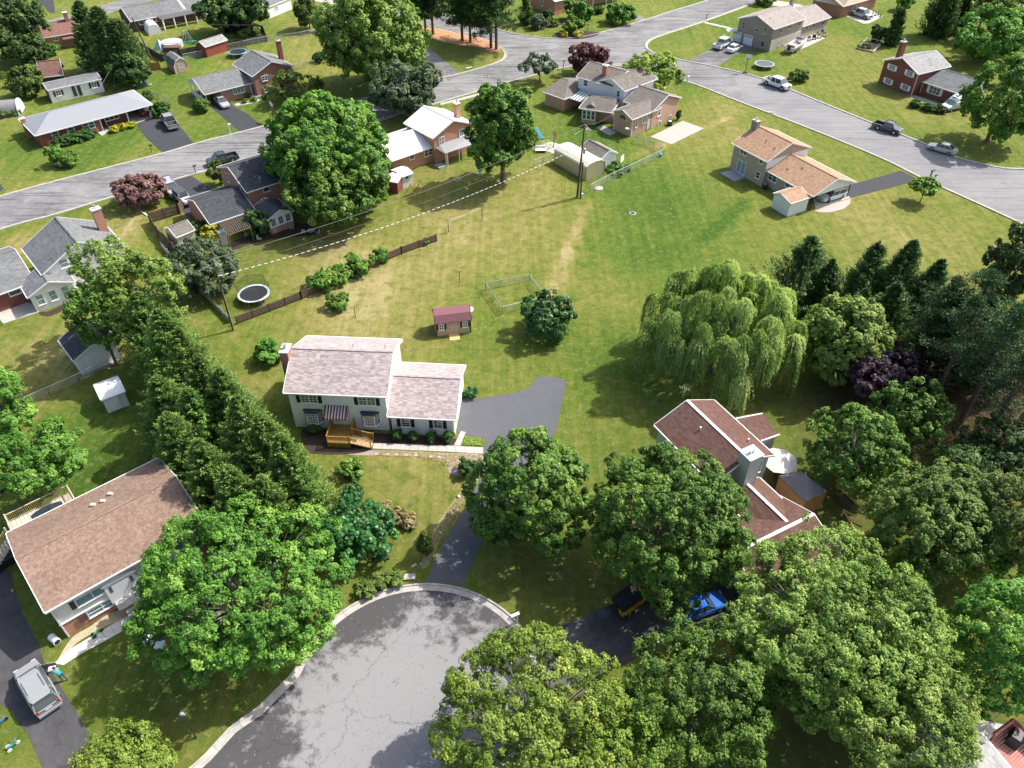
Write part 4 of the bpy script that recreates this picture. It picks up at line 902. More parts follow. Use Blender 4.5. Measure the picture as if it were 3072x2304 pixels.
dsh = G(*az_(748, 600), 2.0); di = part('satellite_dish', MB().lathe(dsh, [(.05, -.1), (.3, -.02), (.42, .1), (.40, .12), (.05, -.04)], 16), STEEL, r)
c = G(*az_(1080, 570)); acu = rooted('air_conditioner', 'air conditioner on the gravel beside the brick addition', 'air conditioner', c)
part('casing', MB().box(c[0]-.4, c[0]+.4, c[1]-.4, c[1]+.4, 0, .75), DARK, acu); part('fan_grille', MB().lathe(c+np.array([0,0,.75]), [(.3, 0), (.28, .05)], 14), WHITE, acu)

# --- white-roofed brick tri-level
r = house('orange brick tri-level with a gleaming white roof and porch', (1260, 430))
gz = lambda x, y: (1140+x/7.9, 290+y/7.9); kz = lambda x, y: (1040+x/1.924, 320+y/1.924)
H8 = Vol(r, gz(560,620), gz(1255,985), 4.5, 8.6, 6.25, BR_OR, MET_W, ridge_mat=WHITE)
H8l = Vol(r, kz(270,310), kz(530,220), 2.7, 8.8, 4.3, BR_OR, MET_W, ext=(.3, .2))
H8.win('R', 0, 0, 1.0, 1.2, 2, 2, xz=(1.5, 3.4), mun=2); H8.win('R', 0, 0, 1.5, 1.1, 2, 2, xz=(6.0, 3.6), mun=2)
H8l.win('F', *gz(1145, 1320), 1.5, 1.0, 2, 2); H8l.win('F', *gz(755, 1425), .8, .7, 1, 1)
chimney(r, G(*gz(1830, 440), 5.6), .8, .8, atan2(H8.d[1], H8.d[0]), 4.4, 7.6, BR_OR, mat('white_cap', (.8, .8, .78)), 1)
H8.vents([(.45,.3),(.7,.12)], STEEL, .05, .4)
q = [G(*gz(*p_), z) for p_, z in (((1290,1200),2.55),((1540,1345),2.35),((2190,1130),2.35),((2250,870),2.95),((1400,1110),2.95))]
part('porch_roof', MB().hexa([(p[0], p[1], p[2]-.1) for p in q], [tuple(p) for p in q]), MET_G, r)
for t in (0.02, .08, .5, .9): c = q[1]*(1-t)+q[2]*t; part('porch_post', MB().box(c[0]-.06, c[0]+.06, c[1]-.02, c[1]+.1, 0, 2.3), WHITE, r)
part('porch_step', MB().hexa(*[[(p[0], p[1], z) for p in (G(*kz(505,345)), G(*kz(535,363)), G(*kz(572,350)), G(*kz(545,332)))] for z in (0, .3)]), CONC_D, r)
q = [G(*kz(*p_)) for p_ in ((395,325),(500,290),(520,282))]
for a_, b_ in ((0, 1), (1, 2)): part('cage_panel', MB().hexa([(q[a_][0], q[a_][1], .1), (q[b_][0], q[b_][1], .1), (q[b_][0]+.03, q[b_][1]+.03, .1), (q[a_][0]+.03, q[a_][1]+.03, .1)], [(q[a_][0], q[a_][1], 1.5), (q[b_][0], q[b_][1], 1.5), (q[b_][0]+.03, q[b_][1]+.03, 1.5), (q[a_][0]+.03, q[a_][1]+.03, 1.5)]), SCREEN, r)
# --- charcoal-roofed brick house on the left of the big tree
r = house('orange brick tri-level with charcoal roofs and a white sunroom', (790, 660))
bz = lambda x, y: (560+x/3.525, 430+y/3.525)
H9 = Vol(r, bz(630,520), bz(1000,400), 4.4, 10.3, 6.4, BR_OR, SH_DARK, ext=(0, 3.2))
H9l = Vol(r, bz(245,858), bz(660,720), 2.6, 9.4, 4.3, BR_OR, SH_DARK, ext=(0, .9))
H9s = Vol(r, bz(690,680), bz(855,812), 2.5, 4.1, 3.4, WHITE, SH_DARK, ov=.25, og=.25)
part('brick_base', MB().hexa(*H9s.wb('R', -.02, H9s.D-.48, 0, .9, -.1, .06)), BR_OR, r)
for xx in (.6, 1.75, 2.9): H9s.win('R', 0, 0, .7, 1.1, 1, 2, None, mun=2, xz=(xx, 1.7))
for xx in (1.0, 2.2, 3.4): H9s.win('F', 0, 0, .7, 1.1, 1, 2, None, xz=(xx, 1.7))
H9.win('F', *bz(843, 478), .9, .8, 1, 1); H9.win('F', 0, 0, .9, .8, 1, 1, xz=(5.6, 3.6)); H9.win('L', *bz(435, 360), .8, 1.3, 1, 2); H9.win('L', *bz(562, 468), .9, 1.2, 1, 2)
pg = rooted('pergola', 'slatted wooden pergola behind the charcoal-roofed house', 'pergola', G(*bz(480, 900)))
q = [G(*bz(*p_), 2.35)[:2] for p_ in ((345,850),(600,768),(672,880),(425,965))]
for k in range(13):
    t = k/12; a_ = q[0]*(1-t)+q[1]*t; b_ = q[3]*(1-t)+q[2]*t; dd = (q[1]-q[0])/np.linalg.norm(q[1]-q[0])*.05
    part('slat', MB().hexa([(a_[0], a_[1], 2.3), (a_[0]+dd[0], a_[1]+dd[1], 2.3), (b_[0]+dd[0], b_[1]+dd[1], 2.3), (b_[0], b_[1], 2.3)], [(a_[0], a_[1], 2.45), (a_[0]+dd[0], a_[1]+dd[1], 2.45), (b_[0]+dd[0], b_[1]+dd[1], 2.45), (b_[0], b_[1], 2.45)]), mat('silvered_wood', (.27, .23, .19), .85, .2, 5), pg)
for p_ in (q[2], q[3]): part('post', MB().box(p_[0]-.07, p_[0]+.07, p_[1]-.07, p_[1]+.07, 0, 2.3), WOOD_D, pg)
part('beam', MB().tube((q[3][0], q[3][1], 2.22), (q[2][0], q[2][1], 2.22), .08, .08, 4), WOOD_D, pg)

# --- grey roof, white gables, far left
r = house('white-gabled house with long grey roofs at the left edge', (100, 860))
cz_ = lambda x, y: (x/2.505, 600+y/2.505)
o1 = G(*cz_(410,115), 6.6)[:2]; o2 = G(*cz_(570,300), 6.6)[:2]; dd = (o2-o1)/np.linalg.norm(o2-o1); nn = np.array([-dd[1], dd[0]])
H10 = Vol(None, (0,0), (1,1), 3.6, 9, 6.6, None, None); H10.zr = 6.4; H10.ze = 3.7
setvol(H10, r, o1 - nn*5.2, dd, float(np.linalg.norm(o2-o1))+.1, 10.4, SIDE_WW, SH_GREY)
H10w = Vol(r, cz_(0,705), cz_(140,655), 2.6, 11.0, 4.7, BR_RED, SH_GREY, ext=(6, 2.0))
H10s = Vol(r, cz_(145,630), cz_(205,735), 2.5, 5.6, 3.7, SIDE_WW, SH_GREY, ov=.3, ext=(.4, 0))
for xx in (.9, 2.4, 3.9): H10s.win('R', 0, 0, .8, 1.35, 1, 2, xz=(xx, 1.55), pane=GLASSB)
H10.win('R', *cz_(478, 475), .95, 1.1, 1, 2, pane=GLASSB); H10w.win('F', *cz_(110, 690), 1.3, .7, 1, 1)
H10.vents([(.6,.42)], STEEL, .05, .3); H10.vents([(.85,.2)], STEEL, .07, .4)
chimney(r, G(*cz_(770, 205), 4.6), .8, 1.1, atan2(dd[1], dd[0]), 0, 7.3, BR_OR, WHITE, 1)

# --- white garage with dark roof under the trees at the left, and others
r = house('white detached garage with a charcoal roof half hidden by the tree', (300, 1110), 'garage', 'garage')
gaz = lambda x, y: (x/3.456, 860+y/3.456)
H11 = Vol(r, gaz(640,605), gaz(760,770), 2.4, 5.0, 3.5, SIDE_WW, SH_DARK, ov=.25, ext=(1.2, 0))
part('garage_door', MB().hexa(*H11.wb('R', .9, 3.7, .02, 2.05, 0, .05)), WHITE, r)
part('base_ledge', MB().hexa(*H11.wb('R', -.05, H11.D-.45, 0, .15, 0, .25)), CONC, r)
def gshed(name, label, cat, A, B, ze, D, zr, wall, roof, ov=.12, **k):
    r = rooted(name, label, cat, G((A[0]+B[0])/2, (A[1]+B[1])/2)); V = Vol(r, A, B, ze, D, zr, wall, roof, ov, .1, **k); return r, V
r, V = gshed('shed', 'small glossy white shed with a sheet roof on the shaded lawn', 'shed', gaz(1045,1175), gaz(1295,1080), 2.1, 3.0, 2.7, mat('dull_white_panel', (.62, .63, .62), .5, .06, 2, dirt=.3), mat('white_sheet_roof', (.82, .83, .86), .3, .03))
V.door('F', *gaz(1160, 1200), 1.2, 1.8, WHITE, z0=.05)

# ranch with the metal hip roof
r = house('long brick ranch house with a pale ribbed metal hip roof and carport', (200, 400))
z0_ = lambda x, y: (x/3.456, y/3.456)
H13 = Vol(r, z0_(360,1405), z0_(1580,1080), 2.5, 9.0, 4.1, BR_OR, MET_G, hip=(4.4, 4.0), ov=.5, og=.5, walls=False, ridge_mat=MET_G)
def vbox(V, x0, x1, y0, y1, z1, m, name='wall', z0=0): return part(name, MB().hexa([V.p(x0,y0,z0), V.p(x1,y0,z0), V.p(x1,y1,z0), V.p(x0,y1,z0)], [V.p(x0,y0,z1), V.p(x1,y0,z1), V.p(x1,y1,z1), V.p(x0,y1,z1)]), m, V.root)
vbox(H13, .5, 10.6, .5, 8.5, 2.38, BR_RED); vbox(H13, 10.6, 15.4, 2.0, 8.5, 2.38, BR_RED); vbox(H13, 15.4, 19.5, 6.5, 8.5, 2.38, BR_MID)
vbox(H13, .45, 19.55, .45, 8.55, 2.37, WHITE, 'soffit', 2.34) if 0 else None
vbox(H13, 1.5, 10.0, .44, .52, .9, BR_OR, 'brick_band')
for xx, w in ((2.6, 1.0), (5.2, 1.0), (8.2, 1.9)): H13.win('F', 0, 0, w, 1.0, 1 if w < 1.5 else 2, 2, xz=(xx, 1.6))
for xx in (3.9, 6.4): part('shutter', MB().hexa(*H13.wb('F', xx-.55, xx+.55, 1.05, 2.15, .0, .04)), SHUT_R, r)
s_ = H13.ov; H13.ov = 2.0; H13.win('F', 0, 0, 2.4, 1.1, 3, 2, xz=(12.6, 1.55)); H13.door('F', 0, 0, .95, 2.0, mat('dark_door', (.05,.035,.03)), xz=(10.9, 1.1), z0=.1); H13.ov = s_
for xx in (10.7, 12.9 + 2.5, 19.4): c = H13.p(xx, .55, 0); part('porch_post', MB().box(c[0]-.1, c[0]+.1, c[1]-.1, c[1]+.1, 0, 2.4), WHITE, r)
chimney(r, H13.p(.2, 6.5, 0), .7, .7, .7, 0, 3.3, BR_MID, WHITE, 1)
# white mobile home
r = house('low white mobile home with dark windows and one pair of red shutters', (240, 270), 'mobile home', 'mobile_home')
H14 = Vol(r, z0_(490,935), z0_(1050,815), 2.5, 4.4, 2.95, SIDE_WW, SH_GREY, ov=.1, og=.1, trim=WHITE)
H14.win('F', *z0_(605, 965), .8, .9, 2, 2, SHUT_R); H14.win('F', *z0_(975, 880), .9, .9, 2, 2, SHUT_B)
for a in (770, 825): H14.win('F', *z0_(a, 945-(a-770)*.15), .45, 1.7, 1, 4, frame=BLACK, sill=False)
part('wood_end', MB().hexa(*H14.wb('L', .2, 3.8, 0, 2.0, 0, .05)), WOOD_D, r)
# brick house behind, far left
r = house('brick house with a red-brown roof partly hidden by the dark evergreens', (150, 130))
H15 = Vol(r, z0_(375,405), z0_(700,350), 2.6, 8.4, 4.3, BR_OR, SH_RB, ext=(0, 3))
H15.win('F', *z0_(418, 428), .8, .9); H15.win('F', *z0_(572, 395), 1.0, .9, 2, 2)
part('porch_roof', MB().hexa(*H15.wb('F', 4.6, 9.2, 1.9, 2.05, 0, 2.0)), SH_RB, r)
chimney(r, G(*z0_(690, 190), 4.6), .8, .8, .6, 3.5, 5.8, BR_MID, WHITE, 1)
# brown barn-like roof
r = house('dark outbuilding with a steep red-brown roof beside the olive shrub', (150, 225), 'outbuilding', 'outbuilding')
V = Vol(r, z0_(450,800), z0_(655,775), 2.2, 5.0, 4.4, mat('dark_wall', (.06, .055, .05), .8, .3), SH_RB, ov=.35, ext=(.6, 0))
# quonset
r = rooted('quonset_hut', 'half-round white and grey hut at the left edge', 'hut', G(40, 330))
c0 = G(-30, 335)[:2]; c1 = G(66, 335)[:2]; dd_ = (c1-c0)/np.linalg.norm(c1-c0); dd_ = np.array([cos(.25), sin(.25)]); c0 = c1-dd_*8; nn_ = np.array([-dd_[1], dd_[0]])
rg = lambda e, R: [(c0[0]+dd_[0]*e+nn_[0]*R*cos(a), c0[1]+dd_[1]*e+nn_[1]*R*cos(a), R*1.15*sin(a)) for a in np.linspace(0, pi, 14)]
part('shell', MB().loft([rg(0, 2.0), rg(7.9, 2.0)]), mat('grey_green_sheeting', (.22, .22, .21), .5, .2, 1.5, dirt=.4), r); part('front_wall', MB().loft([rg(7.9, 2.15), rg(8.1, 2.15)]), WHITE, r)
part('door', MB().loft([[(p[0], p[1], p[2]*.8) for p in rg(8.1, .7)], [(p[0], p[1], p[2]*.8) for p in rg(8.15, .7)]]), mat('grey_door', (.5, .5, .5)), r)
# teal-shutter tri-level
r = house('red brick tri-level with grey roofs and teal shutters', (790, 260))
dz_ = lambda x, y: (340+x/2.644, y/2.644); r1z = lambda x, y: (600+x/3.456, y/3.456)
H17l = Vol(r, dz_(720,750), dz_(1145,645), 2.5, 8.8, 4.2, BR_MID, SH_GREY, walls=False)
part('wall', H17l.prism(3.2, H17l.L-.3, 0), BR_MID, r); part('carport_beam', H17l.prism(.3, 3.19, 2.2), WHITE, r)
for t in (.06, .35, .65, .94): c = H17l.p(.4, H17l.D*t, 0); part('carport_post', MB().box(c[0]-.06, c[0]+.06, c[1]-.06, c[1]+.06, 0, 2.3), WHITE, r)
part('carport_wall', MB().hexa([H17l.p(.35, .4, 0), H17l.p(.45, .4, 0), H17l.p(.45, 8.4, 0), H17l.p(.35, 8.4, 0)], [H17l.p(.35, .4, 1.0), H17l.p(.45, .4, 1.0), H17l.p(.45, 8.4, 1.0), H17l.p(.35, 8.4, 1.0)]), SIDE_W, r)
o1 = G(*r1z(530,515), 5.9)[:2]; o2 = G(*r1z(740,635), 5.9)[:2]; dd = (o2-o1)/np.linalg.norm(o2-o1); nn = np.array([-dd[1], dd[0]])
H17 = Vol(None, (0,0), (1,1), 3.9, 9, 5.9, None, None); H17.ze, H17.zr = 4.1, 5.9
setvol(H17, r, o1 - nn*4.3, dd, float(np.linalg.norm(o2-o1)), 8.6, BR_MID, SH_GREY)
for x, z, w in ((2.1, 3.1, 1.0), (5.7, 3.1, 1.0), (2.1, 1.0, 1.0), (5.7, 1.0, 1.0)): H17.win('R', 0, 0, w, .85, 2, 2, SHUT_T, xz=(x, z))
H17l.win('F', *dz_(993, 713), 2.1, 1.1, 3, 2, SHUT_T, mun=2); H17l.door('F', *dz_(1112, 695), .9, 2.0, mat('green_door', (.04, .09, .07)), z0=.15)
chimney(r, G(*r1z(840, 590), 4.6), .75, .75, .7, 3.5, 7.6, BR_RED, CONC, 1)
part('stoop', MB().hexa(*H17l.wb('F', H17l.L-2.4, H17l.L-.6, 0, .25, 0, 1.6)), CONC, r)
# long grey roof with porch
r = house('long dark brick house with grey roof and deep porch at the top left', (500, 70))
H18 = Vol(r, dz_(135,170), dz_(345,130), 2.5, 9.5, 4.3, mat('dark_brick', (.10, .06, .055), .9, .2), SH_GREY, L=17.5)
q = [G(*dz_(*p_), z) for p_, z in (((385,157),2.3),((735,85),2.3),((715,60),2.75),((340,128),2.75))]
part('porch_roof', MB().hexa([(p[0], p[1], p[2]-.1) for p in q], [tuple(p) for p in q]), mat('dark_sheet', (.10, .10, .10), .8), r)
for t in (0.01, .25, .5, .75, .99): c = q[0]*(1-t)+q[1]*t; part('porch_post', MB().box(c[0]-.1, c[0]+.1, c[1], c[1]+.2, 0, 2.25), WHITE, r)
H18.win('F', *dz_(222, 175), 1.0, .9, 1, 1); H18.win('F', *dz_(325, 152), .8, .9, 1, 1)
part('roof_stripe', MB().hexa([H18.p(12.4, .6, H18.rz(.6)+.01), H18.p(13.0, .6, H18.rz(.6)+.01), H18.p(13.0, 4.2, H18.rz(4.2)+.01), H18.p(12.4, 4.2, H18.rz(4.2)+.01)], [H18.p(12.4, .6, H18.rz(.6)+.03), H18.p(13.0, .6, H18.rz(.6)+.03), H18.p(13.0, 4.2, H18.rz(4.2)+.03), H18.p(12.4, 4.2, H18.rz(4.2)+.03)]), CONC, r)
# top centre brick
r = house('orange brick house with a white roof cut off by the top of the picture', (1690, 40))
V = Vol(r, (1668,4), (1790,-28), 3.2, 10, 5.0, BR_OR, MET_W, ext=(.3, 4))
o_, d_ = V.o, V.d
V2 = Vol(r, (1780,-8), (1880,-30), 2.4, 4, 3.0, BR_OR, MET_W, walls=False)
V.win('F', 1700, 18, 1.6, 1.3, 2, 2, mun=2); V.win('L', 1625, 8, .9, 1.2)
for u, v in ((1778,24),(1818,14),(1838,8)): c = G(u, v); part('porch_post', MB().box(c[0]-.1, c[0]+.1, c[1]-.1, c[1]+.1, 0, 2.4), WHITE, r)
# grey-brown two storey
r = house('large grey-brown brick house with taupe roof and two garage doors', (2290, 130))
ez = lambda x, y: (2180+x/2.646, y/2.646)
H6 = Vol(r, ez(378,232), ez(620,150), 4.8, 9.6, 6.5, BR_GREY, SH_TG, ext=(0, .6))
H6b = Vol(r, ez(605,210), ez(830,135), 2.9, 9.6, 4.6, BR_GREY, SH_TG)
part('wall', MB().hexa(*H6.wb('F', 0, H6.L-2*H6.og, 0, 2.3, 0, .04)), mat('pale_render', (.46, .42, .34), .85, .08), r); part('wall', MB().hexa(*H6b.wb('F', 0, H6b.L-2*H6b.og, 0, 1.1, 0, .04)), mat('pale_render', (.46, .42, .34)), r)
W6 = H6.D-2*H6.ov
for u, v, w, h in ((135,200,.8,1.2),(240,228,.7,1.1),(305,245,.8,1.2),(285,348,.9,1.1)): H6.win('L', *ez(u, v), w, h, 1, 2, frame=mat('beige_trim', (.55, .48, .38)))
for u, v in ((75,320),(165,338)):
    x, z = H6.hit('L', *ez(u, v)); g = MB()
    for k in range(4): g.hexa(*H6.wb('L', x-1.15, x+1.15, .03+k*.52, .53+k*.52, 0, .05))
    o = part('garage_door', g, WHITE, r)
    for k in range(4): part('pane', MB().hexa(*H6.wb('L', x-.95+k*.5, x-.6+k*.5, 1.66, 1.9, .04, .065)), GLASS, o)
for u, v, w in ((433,242,.7),(502,212,1.1),(575,187,1.1)): H6.win('F', *ez(u, v), w, .75, 1 if w < 1 else 2, 1, frame=mat('beige_trim', (.55,.48,.38)))
for u, v in ((412,342),(455,325)): H6.win('F', *ez(u, v), .8, 1.0, frame=mat('beige_trim', (.55,.48,.38)))
for u, v, w in ((637,225,.7),(693,203,.8),(762,183,1.3)): H6b.win('F', *ez(u, v), w, .8, 1 if w < 1 else 2, 1, frame=mat('beige_trim', (.55,.48,.38)))
H6.win('F', *ez(557, 290), 1.4, 1.9, 2, 1, sill=False)
H6.vents([(.2,.3),(.55,.25),(.1,.65)], WHITE, .06, .4); H6b.vents([(.55,.3)], WHITE, .06, .35)
chimney(r, G(*ez(510, 50), 5.6), .7, .7, .7, 4, 7.6, BR_GREY, STEEL, 1)
q = [G(*ez(*p_), 2.6) for p_ in ((-5,232),(70,222),(85,245),(10,250))]; part('side_porch_roof', MB().hexa([(p[0], p[1], 2.5) for p in q], [(p[0], p[1], 2.6) for p in q]), mat('pale_roof_sheet', (.55,.55,.55)), r)
# top right brick with carport
r = house('red brick house with a beige roof and open brick carport at the top right', (2480, 20))
V = Vol(r, ez(930,50), ez(1110,0), 2.7, 9, 4.3, BR_MID, shingle('beige_pink_shingle', ((.42,.31,.22),(.36,.27,.19),(.46,.34,.25))), ext=(.2, 5))
q = [G(*ez(*p_), z) for p_, z in (((930,48),2.7),((700,0),2.7),((760,-50),4.0),((980,-20),4.2))]; part('carport_roof', MB().hexa([(p[0], p[1], p[2]-.15) for p in q], [tuple(p) for p in q]), mat('beige_roof', (.50, .42, .32), .8), r)
for u, v in ((708,30),(802,100),(912,132)): c = G(*ez(u, v)); part('carport_post', MB().box(c[0]-.15, c[0]+.15, c[1]-.15, c[1]+.15, 0, 2.6), mat('cream_post', (.62,.55,.44)), r)
q = [G(*ez(*p_)) for p_ in ((912,140),(805,108),(700,40),(820,30),(1000,100))]; part('low_wall', MB().hexa([(p[0], p[1], 0) for p in q[:3]]+[(p[0], p[1]+.3, 0) for p in q[2::-1]], [(p[0], p[1], .9) for p in q[:3]]+[(p[0], p[1]+.3, .9) for p in q[2::-1]]), BR_RED, r)
V.win('F', *ez(1015, 60), 1.2, 1.2, 2, 1)
# red brick tri-level far right
r = house('dark red brick tri-level with white shutters and a tall chimney', (2720, 260))
rz5 = lambda x, y: (2600+x/5.821, 100+y/5.821)
H5 = Vol(r, rz5(905,715), rz5(1165,650), 4.3, 8.6, 6.0, BR_RED, SH_LGREY, ext=(0, 5.0))
H5l = Vol(r, rz5(890,810), rz5(1770,1105), 2.5, 9.0, 4.2, BR_RED, SH_GREY, walls=False)
part('wall', H5l.prism(.3, H5l.L*.68, 0), BR_RED, r); part('carport_beam', H5l.prism(H5l.L*.68+.01, H5l.L-.3, 2.15), WHITE, r)
for t in (.07, .93): c = H5l.p(H5l.L-.45, H5l.D*t, 0); part('carport_post', MB().box(c[0]-.08, c[0]+.08, c[1]-.08, c[1]+.08, 0, 2.3), WHITE, r)
for u, v in ((448,595),(752,700),(375,835),(675,940)): H5.win('L', *rz5(u, v), 1.25, .85, 2, 2, SHUT_W, mun=2)
H5l.win('F', *rz5(1190, 1000), 2.1, 1.2, 3, 2, SHUT_W); H5l.door('F', *rz5(925, 920), .9, 2.0, mat('wood_door', (.22,.12,.07)), z0=.2)
chimney(r, G(*rz5(600, 300), 6.0), 1.1, .8, atan2(H5.d[1], H5.d[0]), 4.0, 7.6, BR_RED, CONC, 1)
H5.vents([(.5,.15),(.6,.3)], STEEL, .05, .4); downspout(H5, 'F', .1, 4.0)
# bottom right grey roof + red deck
r = house('house with a striped pale grey roof in the bottom right corner', (2950, 2290))
H23 = Vol(r, (2942,2196), (3045,2320), 4.0, -7.0, 5.2, SIDE_W, SH_LGREY, L=16, ov=.3, og=.3)
for k in range(11):
    y0 = H23.D*.5+.1+k*.32; part('batten', MB().hexa([H23.p(.05, y0, H23.rz(y0)+.0), H23.p(H23.L-.05, y0, H23.rz(y0)), H23.p(H23.L-.05, y0+.1, H23.rz(y0+.1)), H23.p(.05, y0+.1, H23.rz(y0+.1))], [H23.p(.05, y0, H23.rz(y0)+.05), H23.p(H23.L-.05, y0, H23.rz(y0)+.05), H23.p(H23.L-.05, y0+.1, H23.rz(y0+.1)+.05), H23.p(.05, y0+.1, H23.rz(y0+.1)+.05)]), mat('dark_batten', (.16, .165, .17)), r)
RD = mat('red_deck_paint', (.36, .13, .11), .7, .2, 4, dirt=.2)
r = rooted('deck', 'red painted deck with a built-in bench beside the grey roof', 'deck', G(3040, 2230))
q = [G(*p_, 2.4) for p_ in ((2965,2222),(3025,2178),(3120,2265),(3060,2330))]
for k in range(14):
    t0, t1 = (k+.04)/14, (k+.96)/14; w = [q[0]*(1-t0)+q[3]*t0, q[1]*(1-t0)+q[2]*t0, q[1]*(1-t1)+q[2]*t1, q[0]*(1-t1)+q[3]*t1]
    part('deck_board', MB().hexa([(p[0], p[1], 2.3) for p in w], [(p[0], p[1], 2.4) for p in w]), RD, r)
for a_, b_ in ((0, 1), (1, 2)):
    part('bench_wall', MB().hexa([(q[a_][0], q[a_][1], 2.4), (q[b_][0], q[b_][1], 2.4), (q[b_][0]*.995, q[b_][1]*.99, 2.4), (q[a_][0]*.995, q[a_][1]*.99, 2.4)], [(q[a_][0], q[a_][1], 3.3), (q[b_][0], q[b_][1], 3.3), (q[b_][0]*.995, q[b_][1]*.99, 3.3), (q[a_][0]*.995, q[a_][1]*.99, 3.3)]), RD, r)
    part('top_rail', MB().tube((q[a_][0], q[a_][1], 3.35), (q[b_][0], q[b_][1], 3.35), .14, .14, 4), RD, r)
c = q[0]*.35+q[1]*.3+q[2]*.35; gq = rooted('grill', 'black covered grill on the red deck', 'grill', c); part('cover', MB().loft([orect(c, .8, .6, .4, 2.4), orect(c, .8, .6, .4, 3.1), orect(c, .8, .4, .3, 3.4)]), BLACK, gq)
# bits of houses at the top edge
r = house('white house partly seen behind the dark trees at the top', (820, 5)); V = Vol(r, (800,22), (850,2), 2.6, 7, 4.0, SIDE_WW, SH_GREY, ov=.2, L=9); V.win('F', 0, 0, 1.0, .9, xz=(3, 1.5), pane=GLASSB)
r, V = gshed('shed', 'small white shed with a grey roof by the big maple', 'shed', (950,62), (985,78), 2.3, 4.5, 3.5, SIDE_WW, SH_GREY)
r, V = gshed('garage', 'red barn-like building between the conical evergreens at the top right', 'barn', (2880,70), (2905,30), 2.6, 5, 4, BR_RED, SH_LGREY)
# gambrel shed with maroon roof
def gambrel(name, label, A, B, ze, zk, zr, D, wall, roof, trimm, endm=None, kf=.28):
    r = rooted(name, label, 'shed', G((A[0]+B[0])/2, (A[1]+B[1])/2)); V = Vol(None, A, B, ze, D, zr, None, None)
    a = G(*A, ze)[:2]; b = G(*B, ze)[:2]; V.root = r; V.o = a; V.d = (b-a)/np.linalg.norm(b-a); V.n = np.array([-V.d[1], V.d[0]]); V.L = float(np.linalg.norm(b-a)); V.D = D; V.ov = .12; V.og = .12
    yk = D*kf; prof = [(0, ze), (yk, zk), (D/2, zr), (D-yk, zk), (D, ze)]
    wp = [(.12, 0), (D-.12, 0), (D-.12, ze-.08), (D-yk, zk-.08), (D/2, zr-.08), (yk, zk-.08), (.12, ze-.08)]
    part('wall', MB().hexa([V.p(.12, y, z) for y, z in wp], [V.p(V.L-.12, y, z) for y, z in wp]), wall, r)
    for (ya, za), (yb, zb) in zip(prof[:-1], prof[1:]):
        part('roof_slope', MB().hexa([V.p(0, ya, za-.06), V.p(V.L, ya, za-.06), V.p(V.L, yb, zb-.06), V.p(0, yb, zb-.06)], [V.p(0, ya, za), V.p(V.L, ya, za), V.p(V.L, yb, zb), V.p(0, yb, zb)]), roof, r)
    t = MB()
    for x in (-.03, V.L-.03):
        for (ya, za), (yb, zb) in zip(prof[:-1], prof[1:]): t.hexa([V.p(x, ya, za-.14), V.p(x+.06, ya, za-.14), V.p(x+.06, yb, zb-.14), V.p(x, yb, zb-.14)], [V.p(x, ya, za+.015), V.p(x+.06, ya, za+.015), V.p(x+.06, yb, zb+.015), V.p(x, yb, zb+.015)])
    for x in (.08, V.L-.2):
        for y in (.06,): t.hexa([V.p(x, y, 0), V.p(x+.12, y, 0), V.p(x+.12, y+.07, 0), V.p(x, y+.07, 0)], [V.p(x, y, ze-.1), V.p(x+.12, y, ze-.1), V.p(x+.12, y+.07, ze-.1), V.p(x, y+.07, ze-.1)])
    part('trim', t, trimm, r); return r, V
sz = lambda x, y: (1200+x/3.456, 760+y/3.456)
MAR = mat('maroon_trim', (.085, .025, .03), .6)
r, V = gambrel('shed', 'tan garden shed with a maroon metal roof and a wooden ramp', sz(360,735), sz(742,690), 1.95, 2.75, 3.2, 2.7, siding('tan_board_siding', (.50, .38, .26), .35, True, .6, 0, .01, .06, .75), MET_M, MAR, kf=.22)
V.win('F', 0, 0, .5, .75, 2, 2, None, xz=(.65, 1.35)); V.win('F', 0, 0, .5, .75, 2, 2, None, xz=(V.L-.9, 1.35))
for xx in (.18, 1.12, V.L-1.37, V.L-.43): part('shutter', MB().hexa(*V.wb('F', xx-.13, xx+.13, .92, 1.78, 0, .04)), MAR, r)
for k in (-1, 1): o = part('door', MB().hexa(*V.wb('F', V.L/2-.12+min(0, k)*.62+.01, V.L/2-.12+max(0, k)*.62-.01, .15, 1.75, 0, .05)), mat('tan_door', (.50, .37, .30), .6), r); part('hinge', MB().hexa(*V.wb('F', V.L/2-.12+k*.58-.1, V.L/2-.12+k*.58+.1, 1.5, 1.55, .05, .065)), BLACK, o)
rp = rooted('ramp', 'small yellow plank ramp in front of the maroon-roofed shed', 'ramp', G(1367, 1018))
x0_ = V.L/2-.12-.62
for k in range(9): 
    X = x0_+k*.138; o_, d_, n_ = V.face('F'); P_ = lambda x, t, z: (o_[0]+d_[0]*x+n_[0]*t, o_[1]+d_[1]*x+n_[1]*t, z)
    part('plank', MB().hexa([P_(X, .05, .1), P_(X+.13, .05, .1), P_(X+.13, 1.15, .01), P_(X, 1.15, .01)], [P_(X, .05, .16), P_(X+.13, .05, .16), P_(X+.13, 1.15, .05), P_(X, 1.15, .05)]), WOOD_N, rp)
dd1 = thing('satellite_dish', 'white satellite dish on a short pole beside the maroon-roofed shed', 'satellite dish', G(1420, 950)); c = G(1420, 950)
part('pole', MB().tube((0,0,0), (0,0,1.7), .04), STEEL, dd1)
part('dish', MB().lathe((0,-.05,1.75), [(.02, .0), (.3, .05), (.42, .14), (.40, .16), (.02, .05)], 18), WHITE, dd1).rotation_euler = (radians(25), 0, radians(-20))
dz2 = lambda x, y: (340+x/2.644, y/2.644)
